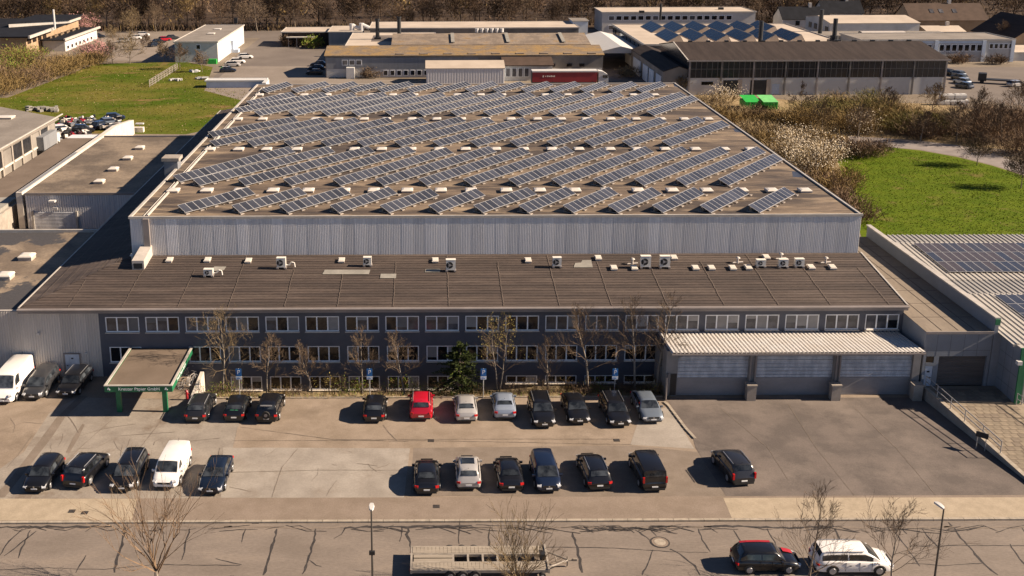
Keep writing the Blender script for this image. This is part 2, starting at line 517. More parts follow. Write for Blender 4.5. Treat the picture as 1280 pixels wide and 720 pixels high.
BX0, BX1, BY0, BY1 = -19.3, 19.2, 79.7, 84.0       # sunken planting bed in front of the office wing
b = MB()
for (x0, x1, y0, y1) in ((-1200, 1200, -60, BY0), (-1200, BX0, BY0, BY1), (BX1, 1200, BY0, BY1), (-1200, 1200, BY1, 1600)):
    b.face([(x0, y0, 0), (x1, y0, 0), (x1, y1, 0), (x0, y1, 0)])
struct('ground', b, M['earth'])
b = MB()
nx, ny = 78, 8
rows = []
for j in range(ny + 1):
    t = j / ny
    r_ = []
    for i in range(nx + 1):
        x = BX0 + (BX1 - BX0) * i / nx
        e = -1.45 if x < 5 else -1.45 + min(1, (x - 5) / 5) * .45
        z = e * min(1, max(0, (t - .12) * 1.5)) + (R.uniform(-.06, .1) if 0 < j < ny else 0) + (0.05 if j == 0 else 0)
        r_.append((x, BY0 + (BY1 - BY0) * t, z))
    rows.append(r_)
b.grid(rows)
struct('planting_bed', b, M['dirt'])


def sheet(name, pts, m, lvl, parent=None, px=True, kind=True):
    b = MB()
    p = [G(*q) if px else Vector((q[0], q[1], 0)) for q in pts]
    b.face([(q.x, q.y, 0.004 * lvl) for q in p])
    o = b.build(name, m, parent)
    # faces up
    if o.data.polygons[0].normal.z < 0:
        o.data.flip_normals()
    if parent is None:
        tag(o, None, None, None, 'structure')
    return o


YW0, YW1 = 61.62, 64.3       # pavement between road and lot
lot = sheet('car_park', [(-60, YW1), (80, YW1), (80, 84.0), (BX1, 84.0), (BX1, BY0), (BX0, BY0), (BX0, 84.0), (-60, 84.0)], M['lot'], 1, px=False)
sheet('concrete_slab', [(-60, 624), (275, 624), (299, 531), (300, 500), (97, 497), (60, 517)], M['slab2'], 2, lot)
sheet('concrete_slab', [(276, 622.3), (505, 622.3), (512.5, 560.5), (279, 559.5)], M['slab'], 3, lot)
sheet('concrete_slab', [(788, 556), (868, 561), (836, 508), (800, 520)], M['slab'], 2, lot)
sheet('asphalt_patch', [(513, 620), (910, 622), (880, 566), (790, 557), (517, 560)], M['patch'], 2, lot)
sheet('asphalt_patch', [(-20, 600), (30, 565), (62, 516), (-10, 510)], M['lot'], 3, lot)
sheet('asphalt_patch', [(291, 560), (297, 534), (318, 534), (314, 560)], M['lot'], 4, lot)
# repaired strips running through the left half of the lot
for q in ([(-6, 622), (6, 622), (64, 548), (82, 521), (110, 495), (99, 495), (70, 523), (50, 550), (8, 605), (-6, 618)],
          [(28, 626), (37, 626), (48, 606), (40, 606)],
          [(82, 566), (87, 566), (98, 548), (106, 531), (103, 530), (92, 546)]):
    sheet('asphalt_patch', q, M['patch'], 4, lot)
yard = sheet('loading_yard', [(826, 497.5), (1160, 497), (1260, 560), (1400, 623.2), (909.5, 623.4), (869.5, 560), (866, 547), (836, 503)], M['yard'], 4)
pav = sheet('pavement', [(-70, YW0), (90, YW0), (90, YW1), (-70, YW1)], M['walk'], 29, px=False)
sheet('paver_strip', [(915, 650.6), (1300, 648.4), (1300, 623.6), (904, 624.2)], M['paver'], 30, pav)
sheet('paver_strip', [(-40, 652.5), (165, 652.2), (172, 625.3), (-40, 625.3)], M['paver'], 30, pav)
b = MB()
x = -70.0
while x < 90:
    b.box(x + .012, x + .988, 61.38, 61.61, -.05, .125)
    x += 1.0
tag(b.build('kerb', M['kerb']), None, None, None, 'structure')
b = MB()
for i in range(40):
    a = i / 39.0
    p0 = G(826 + 2 * a, 503, 0)
    p = [G(829 + (838 - 829) * t, 502 + 8 * t) for t in (0,)][0]
pl = [G(830, 503), G(836, 508), G(845, 520), G(857, 536), G(869, 549)]
for i in range(4):
    for k in range(3):
        p, q = pl[i].lerp(pl[i + 1], k / 3), pl[i].lerp(pl[i + 1], (k + .94) / 3)
        d = (q - p).normalized()
        n_ = Vector((-d.y, d.x, 0)) * .11
        b.prism([p - n_, q - n_, q + n_, p + n_], 0, .1)
tag(b.build('kerb_edge', M['kerb']), None, None, None, 'structure')
road = sheet('road', [(-200, 54.9), (200, 54.9), (200, 61.38), (-200, 61.38)], M['road'], 1, px=False)
near = sheet('near_pavement', [(-200, 40), (200, 40), (200, 54.9), (-200, 54.9)], M['walk'], 25, px=False)


def seam(pts, w=.1, lvl=2, parent=road, m='tar', name='tar_seam', seed=0):
    rr = random.Random(seed + int(pts[0][0]))
    P_ = [G(*p) for p in pts]
    fine = []
    for i in range(len(P_) - 1):
        k = max(1, int((P_[i + 1] - P_[i]).length / .35))
        for j in range(k):
            fine.append(P_[i].lerp(P_[i + 1], j / k))
    fine.append(P_[-1])
    rows = []
    for i, p in enumerate(fine):
        d = (fine[min(i + 1, len(fine) - 1)] - fine[max(i - 1, 0)])
        d.normalize()
        n_ = Vector((-d.y, d.x, 0))
        o = n_ * rr.uniform(-.5, .5) * w * 1.1
        hw = w * rr.uniform(.3, .85) * (0.55 if i in (0, len(fine) - 1) else 1)
        a, c = p + o - n_ * hw, p + o + n_ * hw
        rows.append([(a.x, a.y, .004 * lvl), (c.x, c.y, .004 * lvl)])
    b = MB()
    b.grid(rows)
    o = b.build(name, M[m], parent)
    if o.data.polygons[0].normal.z < 0:
        o.data.flip_normals()
    return o


SEAMS = [[(157, 660), (154, 676), (149, 692), (142, 716)], [(28, 661), (12, 676), (-2, 696)], [(38, 663), (30, 680), (22, 698)],
         [(46, 664), (20, 684), (5, 695)], [(107, 694), (101, 705), (95, 716)], [(237, 661), (232, 680), (228, 700)],
         [(308, 661), (305, 668), (302, 678)], [(347, 661), (340, 685), (333, 705), (330, 719)],
         [(396, 660), (391, 680), (386, 700), (379, 718)], [(433, 658), (427, 668), (417, 673)], [(503, 658), (501, 670), (499, 677)],
         [(511, 660), (509, 668), (512, 678), (516, 690)], [(574, 653), (573.5, 667), (573, 680)], [(612, 658), (611, 672), (611, 688)],
         [(715, 666), (721, 684), (726, 704), (728, 716)], [(794, 662), (808, 672), (818, 681)], [(811, 660), (820, 670)],
         [(816, 687), (810, 702), (803, 719)], [(838, 686), (855, 697), (868, 707), (874, 719)],
         [(872, 661), (878, 675), (888, 690)], [(917, 663), (922, 671), (929, 680)], [(959, 661), (965, 672), (971, 682)],
         [(1041, 656), (1046, 667), (1051, 678)], [(1115, 661), (1130, 680), (1150, 708)], [(1152, 661), (1162, 673), (1176, 688)],
         [(1186, 653), (1205, 677), (1228, 702), (1247, 719)], [(1262, 680), (1272, 694), (1282, 708)],
         [(1278, 660), (1286, 672)], [(270, 698), (290, 704), (302, 706)], [(387, 700), (395, 707), (402, 708)]]
for i, s in enumerate(SEAMS):
    seam(s, .13 if len(s) > 3 else .08, 2, seed=i)
for i, s in enumerate([[(-10, 713), (60, 710), (130, 712), (190, 706), (300, 707)], [(683, 684), (760, 685), (845, 690), (885, 691)],
                       [(1140, 683), (1200, 682), (1285, 682)], [(1135, 704), (1180, 707), (1230, 704)]]):
    seam(s, .055, 3, seed=90 + i)
# patched band along the kerb: many short overlapping seams
rr = random.Random(3)
for i in range(9):
    x0 = -20 + i * 150
    seam([(x0, 659.4 + rr.uniform(-1, 1)), (x0 + 50, 658.6 + rr.uniform(-1, 1)), (x0 + 100, 659 + rr.uniform(-1.4, 1.4)), (x0 + 160, 658 + rr.uniform(-1, 1))], .17, 4, m='patch' if i % 3 else 'tar', seed=200 + i)
for i in range(90):
    x0 = rr.uniform(-10, 1270) if i < 66 else rr.uniform(700, 830)
    l_ = rr.uniform(14, 60)
    seam([(x0, rr.uniform(656, 666)), (x0 + l_ * .5, rr.uniform(657, 665)), (x0 + l_, rr.uniform(656, 668))], .05, 5 + i % 4, seed=300 + i)
# seams of the lot and yard
for i, s in enumerate([[(300, 534), (420, 550), (510, 552)], [(290, 551), (540, 551), (790, 556)], [(420, 549.5), (640, 549), (785, 549)],
                       [(278, 591), (400, 588), (505, 588)], [(150, 620), (175, 560), (215, 510)], [(215, 560), (232, 552), (275, 548)],
                       [(60, 600), (100, 560), (140, 525)], [(340, 622), (352, 585), (372, 561)], [(235, 556), (222, 565), (212, 572)],
                       [(90, 548), (130, 536), (170, 530)], [(275, 560), (270, 590), (268, 622)], [(120, 560), (150, 545), (220, 540)],
                       [(40, 545), (22, 570), (8, 585)], [(0, 540), (30, 528), (55, 530)]]):
    seam(s, .035, 7, lot, m='patch', name='joint', seed=400 + i)
for i, s in enumerate([[(1068, 510), (1120, 560), (1172, 622)], [(985, 505), (1020, 560), (1070, 622)], [(900, 510), (960, 560), (985, 600)]]):
    seam(s, .03, 7, yard, m='patch', name='joint', seed=440 + i)
rc = random.Random(44)
for i in range(34):                                    # hairline cracks in the old concrete
    x0, y0 = rc.uniform(5, 500), rc.uniform(515, 618)
    dx, dy = rc.uniform(-30, 30), rc.uniform(-26, 26)
    seam([(x0, y0), (x0 + dx * .5 + rc.uniform(-5, 5), y0 + dy * .5), (x0 + dx, min(621, y0 + dy))], rc.uniform(.02, .045), 5 + i % 3, lot, m='patch', name='crack', seed=500 + i)
# manhole and gullies
c0 = G(825, 678)
t = thing('manhole_cover', (c0.x, c0.y, .02), 'round manhole cover with a pale centre in the road asphalt', 'manhole')
b = MB()
b.tube((c0.x, c0.y, -.02), (c0.x, c0.y, .024), .62, n=28)
b.build('frame_ring', M['tar'], t)
b = MB()
b.tube((c0.x, c0.y, -.02), (c0.x, c0.y, .03), .52, n=28)
b.build('concrete_ring', M['walk'], t)
b = MB()
b.tube((c0.x, c0.y, -.02), (c0.x, c0.y, .036), .36, n=28)
b.build('lid', M['kerb'], t)
for (px, py, lb) in ((539, 551, 'small dark gully in the car park between the two parked rows'), (771, 550.5, 'small dark gully in the car park near the black delivery van'),
                     (545.5, 635, 'round dark valve cover in the pavement'), (320, 652.6, 'dark gully grate at the kerb left of the street lamp'),
                     (90, 641, 'small dark hole left on the pale pavement'), (106, 643, 'small dark hole right on the pale pavement')):
    c = G(px, py)
    b = MB()
    zz = .13 if 620 < py < 652 else .03
    b.box(c.x - .22, c.x + .22, c.y - .2, c.y + .2, -.1, zz)
    b.box(c.x - .15, c.x + .15, c.y - .13, c.y + .13, zz, zz + .006)
    tag(b.build('gully', M['tar']), lb, 'drain')

# far surfaces
sheet('far_lane', [(-260, 329), (150, 333), (150, 352), (-260, 349)], M['farlot'], 1, px=False)
sheet('far_car_park', [(118, 76), (222, 76), (262, 38), (128, 42)], M['farlot2'], 6)
fy = sheet('far_yard', [(262, 101), (292, 72), (338, 38), (420, 55), (430, 112), (300, 118)], M['farlot'], 2)
sheet('concrete_apron', [(255, 113), (290, 83), (405, 83), (420, 99), (590, 101), (640, 106), (800, 102), (830, 112), (800, 125), (300, 125)], M['farlot2'], 4)
sheet('dark_lane', [(750, 104), (830, 104), (800, 60), (752, 60)], M['yard'], 5)
sheet('right_car_park', [(1178, 118), (1290, 135), (1290, 84), (1178, 84)], M['farlot'], 2)
sheet('footpath', [(1060, 170), (1095, 172), (1150, 176), (1200, 182), (1240, 192), (1300, 212), (1300, 224), (1240, 206), (1195, 195), (1150, 187), (1100, 183), (1060, 180)], M['path'], 3)
sheet('meadow', [(-60, 124), (10, 122), (60, 103), (120, 80), (230, 77), (266, 84), (256, 112), (310, 112), (320, 150), (232, 168), (40, 166), (-60, 166)], M['meadow'], 3)
sheet('lawn', [(1043, 190), (1075, 187), (1110, 184), (1150, 188), (1195, 196), (1240, 207), (1300, 226), (1330, 300), (1120, 310), (1078, 300)], M['lawn'], 2)
sheet('dry_verge', [(842, 104), (905, 118), (985, 125), (1180, 130), (1290, 150), (1290, 190), (1100, 172), (1045, 190), (1075, 290), (1080, 285)], M['reed'], 1)
sheet('forest_floor', [(-700, 352), (700, 356), (900, 1200), (-900, 1200)], M['forestfloor'], 2, px=False)

# ------------------------------------------------------------------ office wing (low front part)
FY = 84.0
WX0, WX1 = -28.0, 40.3
office = thing('office_wing', (6, FY, 0), 'long low office wing with three rows of white windows in a dark grey front', 'building')


def wall_grid(mb, x0, x1, z0, z1, y, ops, depth=.14, mi=0):
    """wall facing -y with real openings (x0,x1,z0,z1), reveals included"""
    xs = sorted({x0, x1} | {o[0] for o in ops} | {o[1] for o in ops})
    zs = sorted({z0, z1} | {o[2] for o in ops} | {o[3] for o in ops})
    for j in range(len(zs) - 1):
        run = None
        for i in range(len(xs) - 1):
            cx, cz = (xs[i] + xs[i + 1]) / 2, (zs[j] + zs[j + 1]) / 2
            hole = any(o[0] < cx < o[1] and o[2] < cz < o[3] for o in ops)
            if not hole and run is None:
                run = xs[i]
            if run is not None and (hole or i == len(xs) - 2):
                e = xs[i] if hole else xs[i + 1]
                mb.face([(run, y, zs[j]), (e, y, zs[j]), (e, y, zs[j + 1]), (run, y, zs[j + 1])], mi)
                run = None
    for (a, c, d, e) in ops:
        Y = y + depth
        mb.face([(a, y, d), (a, Y, d), (a, Y, e), (a, y, e)], mi)
        mb.face([(c, Y, d), (c, y, d), (c, y, e), (c, Y, e)], mi)
        mb.face([(a, y, e), (a, Y, e), (c, Y, e), (c, y, e)], mi)
        mb.face([(a, Y, d), (a, y, d), (c, y, d), (c, Y, d)], mi)


WIN = []
for i in range(20):
    x = -27.46 + 3.399 * i
    WIN.append((x, x + 2.86, 4.08, 5.45, 1, i))
for i in range(14):
    x = -27.3 + 3.39 * i
    if i == 1:
        continue
    WIN.append((x, x + 2.74, 1.3, 2.73, 2, i))
for i in range(3, 14):
    x = -27.3 + 3.39 * i
    if i in (9,):
        continue
    WIN.append((x + .05, x + 2.75, -1.32 if i < 10 else -.78, -.06, 3, i))
fw = MB()
wall_grid(fw, WX0, WX1, -1.6, 6.0, FY, [w[:4] for w in WIN])
fw.box(WX0, WX1, FY + .18, FY + .4, -1.6, 6.0)
fw.box(WX0, WX0 + .2, FY + .001, FY + .18, -1.6, 6.0)
fw.box(WX1 - .2, WX1, FY + .001, FY + 9.8, -1.6, 6.35)
fw.build('facade_wall', M['dark_wall'], office)
_wm = {}


def window(x0, x1, z0, z1, y, parent, n=3, styles=None, fw_=.085, sill=True, label=None, blinds=0):
    w, h = x1 - x0, z1 - z0
    key = ('f', round(w, 2), round(h, 2), n)
    if key not in _wm:
        b = MB()
        b.box(-w / 2, w / 2, -.05, .05, -h / 2, -h / 2 + fw_)
        b.box(-w / 2, w / 2, -.05, .05, h / 2 - fw_, h / 2)
        for k in range(n + 1):
            cx = -w / 2 + fw_ / 2 + (w - fw_) * k / n
            ww = fw_ / 2 * (1 if k in (0, n) else 1.25)
            b.box(cx - ww, cx + ww, -.048, .048, -h / 2 + fw_, h / 2 - fw_)
        o = b.build('window', M['white_frame'])
        _wm[key] = o.data
        bpy.data.objects.remove(o)
        pw = (w - fw_) / n - fw_ * 1.1
        for nm in ('pane', 'pane_blind', 'pane_warm'):
            b = MB()
            b.box(-pw / 2, pw / 2, -.012, .012, -h / 2 + fw_, h / 2 - fw_)
            o = b.build('pane', M[nm])
            _wm[key + (nm,)] = o.data
            bpy.data.objects.remove(o)
        b = MB()
        b.box(-w / 2 - .04, w / 2 + .04, -.2, .03, -.05, 0)
        o = b.build('sill', M['sill'])
        _wm[key + ('s',)] = o.data
        bpy.data.objects.remove(o)
    po = parent_origin(parent)
    win = inst('window', _wm[key], parent, Vector(((x0 + x1) / 2, y + .08, (z0 + z1) / 2)) - po)
    for k in range(n):
        nm = styles[k] if styles else 'pane'
        cx = -w / 2 + fw_ / 2 + (w - fw_) * (k + .5) / n
        inst('pane', _wm[key + (nm,)], win, (cx, .015 + .002 * k, 0))
    if blinds and n == 3:
        for k in range(n):
            if rw.random() < blinds:
                cx = -w / 2 + fw_ / 2 + (w - fw_) * (k + .5) / n
                hh = (h - 2 * fw_) * rw.choice([.25, .4, .55, .8, 1.0])
                bb = MB()
                pw = (w - fw_) / n - fw_ * 1.1
                bb.box(cx - pw / 2, cx + pw / 2, -.004, .004, h / 2 - fw_ - hh, h / 2 - fw_)
                bb.build('blind', M['blind'], win, shift=False)
    if sill:
        inst('sill', _wm[key + ('s',)], win, (0, -.06, -h / 2 + .006))
    return win


rw = random.Random(11)
for (a, c, d, e, row, i) in WIN:
    if row == 1:
        if 13 <= i <= 18:
            st = ['pane_blind'] * 3
        elif i in (8, 12):
            st = ['pane_blind', 'pane_blind', 'pane_blind']
        else:
            st = [rw.choice(['pane_warm', 'pane_blind', 'pane', 'pane_blind']) for _ in range(3)]
    elif row == 2:
        st = ['pane', rw.choice(['pane', 'pane', 'pane_warm']), 'pane']
    else:
        st = [rw.choice(['pane', 'pane_warm']) for _ in range(3)]
    window(a, c, d, e, FY, office, 3, st, blinds=.45 if row == 1 else .15)

# roof of the wing: overlapping rows of sheets on two slopes with a hip at the left
E0, E1 = 83.62, 93.9
EZ, RZ = 6.38, 7.66
RXL, HXL = -34.5, -27.6
low = MB()
NR = 21
for j in range(NR):
    t0, t1 = j / NR, (j + 1) / NR
    y0, y1 = E0 + (E1 - E0) * t0, E0 + (E1 - E0) * t1
    z0, z1 = EZ + (RZ - EZ) * t0 + .032, EZ + (RZ - EZ) * t1
    xl0, xl1 = RXL + (HXL - RXL) * t0, RXL + (HXL - RXL) * t1
    low.face([(xl0, y0, z0), (WX1, y0, z0), (WX1, y1, z1), (xl1, y1, z1)])
    low.face([(xl0, y0, z0 - .04), (WX1, y0, z0 - .04), (WX1, y0, z0), (xl0, y0, z0)])
YB = 174.0
NL = 7
for j in range(NL):
    t0, t1 = j / NL, (j + 1) / NL
    x0, x1 = RXL + (HXL - RXL) * t0, RXL + (HXL - RXL) * t1
    z0, z1 = EZ + (RZ - EZ) * t0 + .05, EZ + (RZ - EZ) * t1
    low.face([(x0, E0 + (E1 - E0) * t0, z0), (x1, E0 + (E1 - E0) * t1, z1), (x1, YB, z1), (x0, YB, z0)])
    low.face([(x0, E0 + (E1 - E0) * t0, z0 - .06), (x0, E0 + (E1 - E0) * t0, z0), (x0, YB, z0), (x0, YB, z0 - .06)])
lowroof = low.build('low_roof', M['lowroof'], office)
rl = random.Random(5)


def lowz(y):
    return EZ + (RZ - EZ) * (y - E0) / (E1 - E0)


for i in range(16):                                   # worn vertical joints of the sheets
    x = -30.5 + i * 4.62 + rl.uniform(-.3, .3)
    pts = []
    y = E0 + .1
    top = E1 - rl.choice([.2, .2, 1.5, 3.0])
    while y < top:
        if x > RXL + (HXL - RXL) * (y - E0) / (E1 - E0) + .4:
            pts.append((x + rl.uniform(-.035, .035), y))
        y += .47
    b = MB()
    rows = [[(px_ - .035, y, lowz(y) + .062), (px_ + .035, y, lowz(y) + .062)] for (px_, y) in pts]
    if len(rows) > 2:
        b.grid(rows)
        b.build('sheet_joint', M['lowroof_joint'], lowroof)
b = MB()
for j in range(1, NR):                                # pale broken strips along the lips of the sheet rows
    y = E0 + (E1 - E0) * j / NR
    x = HXL - 3 + rl.uniform(0, 5)
    while x < WX1 - 3:
        l_ = rl.uniform(.6, 5)
        if x > RXL + (HXL - RXL) * j / NR + .3:
            w = rl.uniform(.02, .05)
            b.face([(x, y, lowz(y) + .038), (x + l_, y, lowz(y) + .038), (x + l_, y + w, lowz(y) + .044), (x, y + w, lowz(y) + .044)])
        x += l_ + rl.uniform(.2, 12)
tag(b.build('sheet_lip', M['lowroof_joint'], lowroof), kind='stuff')
for k in range(5):                                    # lengthwise joints on the hipped left strip
    x = RXL + (HXL - RXL) * (k + 1) / 6
    t0 = (k + 1) / 6
    z = EZ + (RZ - EZ) * t0 + .06
    b = MB()
    y0 = E0 + (E1 - E0) * t0 + .3
    b.face([(x - .04, y0, z), (x + .04, y0, z + .01), (x + .04, YB - 1, z + .01), (x - .04, YB - 1, z)])
    b.build('sheet_joint', M['lowroof_joint'], lowroof)
# eave board, gutter and verges
b = MB()
b.box(RXL - .1, WX1 + .12, 83.50, 83.62, 5.98, 6.40)
b.box(RXL - .05, WX1 + .1, 83.62, 84.0, 5.98, 6.02)
b.build('eave_board', M['gutter'], office)
b = MB()
b.tube((RXL - .1, 83.40, 6.33), (WX1 + .12, 83.40, 6.33), .1, n=8)
b.build('gutter', M['gutter'], office, smooth=True)
b = MB()
b.box(RXL - .12, RXL - .002, 83.63, YB, 6.2, 6.47)
b.build('verge', M['trim'], office)
b = MB()
b.face([(WX1 + .02, 83.63, 6.46), (WX1 + .16, 83.63, 6.46), (WX1 + .16, 93.9, 7.74), (WX1 + .02, 93.9, 7.74)])
b.face([(WX1 + .16, 83.63, 6.0), (WX1 + .16, 93.9, 7.2), (WX1 + .16, 93.9, 7.74), (WX1 + .16, 83.63, 6.46)])
b.face([(WX1 + .02, 83.63, 6.2), (WX1 + .02, 83.63, 6.46), (WX1 + .02, 93.9, 7.74), (WX1 + .02, 93.9, 7.5)])
b.face([(WX1 + .02, 83.63, 6.0), (WX1 + .16, 83.63, 6.0), (WX1 + .16, 83.63, 6.46), (WX1 + .02, 83.63, 6.46)])
b.build('verge', M['trim'], office)
# side walls closing the wing
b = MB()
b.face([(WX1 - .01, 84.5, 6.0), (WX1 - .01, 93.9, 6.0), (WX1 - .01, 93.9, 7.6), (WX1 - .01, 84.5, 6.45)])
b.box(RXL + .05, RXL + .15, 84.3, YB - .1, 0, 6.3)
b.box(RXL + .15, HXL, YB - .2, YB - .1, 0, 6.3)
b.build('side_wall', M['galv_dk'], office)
# corrugated left end of the front
b = MB()
b.corr((-.55, 0), (.545, 0), -3, 2.97, .2, .035)
o = b.build('cladding_sheet', M['galv_warm'])
for k in range(31):
    inst('cladding_sheet', o.data, office, Vector((WX0 - .55 - 1.1 * k, FY + .02 - .004 * (k % 2), 3)) - parent_origin(office))
bpy.data.objects.remove(o)
b = MB()
b.box(-62, WX0, FY + .05, FY + .2, 0, 5.97)
b.build('wall_core', M['galv_dk'], office)
b = MB()
b.box(-31.12, -29.92, FY - .12, FY + .1, .02, 2.1)
dr = b.build('door', M['doorblue'], office)
b = MB()
b.box(-31.25, -31.13, FY - .13, FY + .08, 0, 2.2)
b.box(-29.91, -29.79, FY - .13, FY + .08, 0, 2.2)
b.box(-31.13, -29.91, FY - .13, FY + .08, 2.11, 2.2)
b.build('frame', M['gutter'], dr)
b = MB()
b.cbox((-30.95, FY - .16, 1.1), (.12, .05, .05))
b.cbox((-30.5, FY - .15, 1.75), (.16, .05, .1))
b.build('handle', M['black'], dr)
b = MB()
b.cbox((-29.3, FY - .1, 2.2), (.2, .12, .14))
b.cbox((-33.2, FY - .14, 4.0), (.22, .16, .16))
b.build('wall_lamp', M['white'], office)

# small roof hatches of the wing, in the two rows before the hall wall
def on_low(px, py):
    p = G(px, py, 7.2)
    for _ in range(6):
        p = G(px, py, lowz(min(E1, p.y)))
    return p


b = MB()
b.box(-.27, .27, -.40, .40, -.2, .16, 1)
b.box(-.30, .30, -.44, .44, .16, .22, 0)
b.box(-.24, .24, -.36, .36, .22, .26, 0)
hatch = b.build('roof_hatch', [M['dome'], M['domebase']])
hm = hatch.data
bpy.data.objects.remove(hatch)
for (px, py) in ((212, 326.5), (259.5, 326.5), (310.5, 327.5), (427, 327), (544, 327), (660, 327), (747.5, 324), (842, 323.5), (767, 336.5), (792.5, 336.5),
                 (869, 336.5), (889, 336.5), (915.5, 336.5), (935, 336), (957.5, 323), (1013.5, 335.5), (1040, 335.5)):
    p = on_low(px, py)
    inst('roof_hatch', hm, office, p - parent_origin(office), (math.atan((RZ - EZ) / (E1 - E0)), 0, 0))
for (px, py) in ((790.5, 330.5), (922, 329), (976, 324), (1032, 329)):
    p = on_low(px, py)
    b = MB()
    b.tube((p.x, p.y, p.z - .1), (p.x, p.y, p.z + .5), .09, n=8)
    b.tube((p.x, p.y, p.z + .5), (p.x, p.y, p.z + .62), .22, .1, n=10)
    b.tube((p.x - .5, p.y - .1, p.z + .09), (p.x + .5, p.y + .1, p.z + .09), .07, n=6)
    b.build('vent_pipe', M['chute'], office)
p = on_low(166, 324)
b = MB()
b.tube((p.x, p.y, p.z - .6), (p.x, p.y, p.z + .35), .12, n=8)
b.tube((p.x, p.y, p.z + .35), (p.x, p.y, p.z + .55), .26, .12, n=10)
b.build('vent_pipe', M['white'], office)
for q in ([(403, 343.5), (461, 343.5), (463, 338), (406, 338)], [(475, 348.5), (495, 348.5), (495.5, 343), (476, 343)], [(531, 341), (550, 341), (550.5, 337), (532, 337)],
          [(717, 335), (741, 335), (739, 326), (728, 326), (726, 329), (719, 329.5)], [(262, 340), (280, 338.5), (283, 334), (268, 334)]):
    pts = [on_low(*k) for k in q]
    b = MB()
    b.face([(k.x, k.y, lowz(k.y) + .066) for k in pts])
    b.build('repair_patch', M['patchgrey'], lowroof)

# loading bay under the trapezoid-sheet canopy
LY = 79.8
bay = thing('loading_bay', (30, LY, 0), 'grey loading bay with three roller shutters under a cream trapezoid sheet canopy', 'loading bay')
b = MB()
b.box(19.4, 20.35, LY, 84, 0, 3.75)
b.box(19.4, 40.1, LY, 81.0, 3.75, 3.98)
b.box(19.4, 40.1, 81.001, 84, 3.6, 3.76)
b.box(26.15, 26.75, LY - .15, 84, 0, 3.75)
b.box(33.05, 33.6, LY - .15, 84, 0, 3.75)
b.box(39.5, 40.1, LY - .1, 84, 0, 3.75)
b.box(19.42, 39.5, 83.4, 83.9, 0, 3.7)
b.build('concrete_frame', M['bay'], bay)
for (x0, x1) in ((20.35, 26.15), (26.75, 33.05), (33.6, 39.5)):
    b = MB()
    pts = []
    zz = 1.55
    rows = []
    n_ = 15
    for k in range(n_ * 2 + 1):
        z = 1.55 + 2.2 * k / (n_ * 2)
        y = LY + .22 - (.06 if k % 2 else 0)
        rows.append([(x0, y, z), (x1, y, z)])
    b.grid(rows)
    sh = b.build('roller_shutter', M['shutter'], bay)
    for k in range(6):  # thin dark strips added as rib shading, which the shaded shutter lacks
        b = MB()
        b.box(x0 + .02, x1 - .02, LY + .145, LY + .16, 1.8 + k * .33, 1.812 + k * .33)
        b.build('rib_shade_line', M['seam'], sh)
    b = MB()
    b.box(x0, x1, LY + .17, LY + .3, .14, 1.545)
    b.box(x0, x1, LY + .15, LY + .3, .02, .135)
    b.build('lower_panel', M['shutter_dk'], sh)
b = MB()
zb0, zb1 = 4.22, 3.84
x0, x1, y0, y1 = 19.55, 39.95, 78.75, 83.97
k = 62
st = (x1 - x0) / k
fr, bk = [], []
for i in range(k):
    for (a, o) in ((0, 0), (.25, 0), (.38, .1), (.87, .1)):
        fr.append((x0 + (i + a) * st, y0, zb0 + o))
        bk.append((x0 + (i + a) * st, y1, zb1 + o))
fr.append((x1, y0, zb0))
bk.append((x1, y1, zb1))
b.grid([fr, bk])
can = b.build('canopy_sheet', M['canopy'], bay)
b = MB()
b.box(x0, x1, y0 - .06, y0 + .02, zb0 - .16, zb0 - .02)
for i in range(9):
    xx = x0 + .2 + (x1 - x0 - .4) * i / 8
    b.box(xx - .06, xx + .06, y0 + .02, LY + .02, zb0 - .2, zb0 - .05)
b.build('canopy_edge', M['gutter'], bay)
b = MB()
b.tube((26.2, LY - .25, .9), (26.2, LY - .25, 4.0), .07, n=8)
b.tube((26.62, LY - .25, .9), (26.62, LY - .25, 4.0), .07, n=8)
b.tube((33.2, LY - .25, .9), (33.2, LY - .25, 4.0), .07, n=8)
b.tube((33.5, LY - .25, .9), (33.5, LY - .25, 4.0), .07, n=8)
b.build('downpipe', M['gutter'], bay)
b = MB()
b.box(19.8, 20.3, LY - .03, LY + .01, .1, 2.0)
b.build('doorway', M['black'], bay)
b = MB()
b.cbox((19.45, LY - .45, 1.08), (.1, 1.0, 2.0), rot=Matrix.Rotation(-.35, 3, 'Z'))
b.build('door', M['gutter'], bay)
for k, (px, lb) in enumerate(((939, 'squat concrete impact post between the left and middle shutter'), (1044.5, 'squat concrete impact post between the middle and right shutter'),
                              (1146.5, 'squat concrete impact post beside the foot of the ramp'))):
    c = G(px, 501.5)
    b = MB()
    b.box(c.x - .37, c.x + .37, c.y, c.y + .62, 0, 1.3)
    b.box(c.x - .42, c.x + .42, c.y - .05, c.y + .67, 1.3, 1.42)
    tag(b.build('impact_post', M['concrete']), lb, 'post', 'concrete posts before the loading bay')

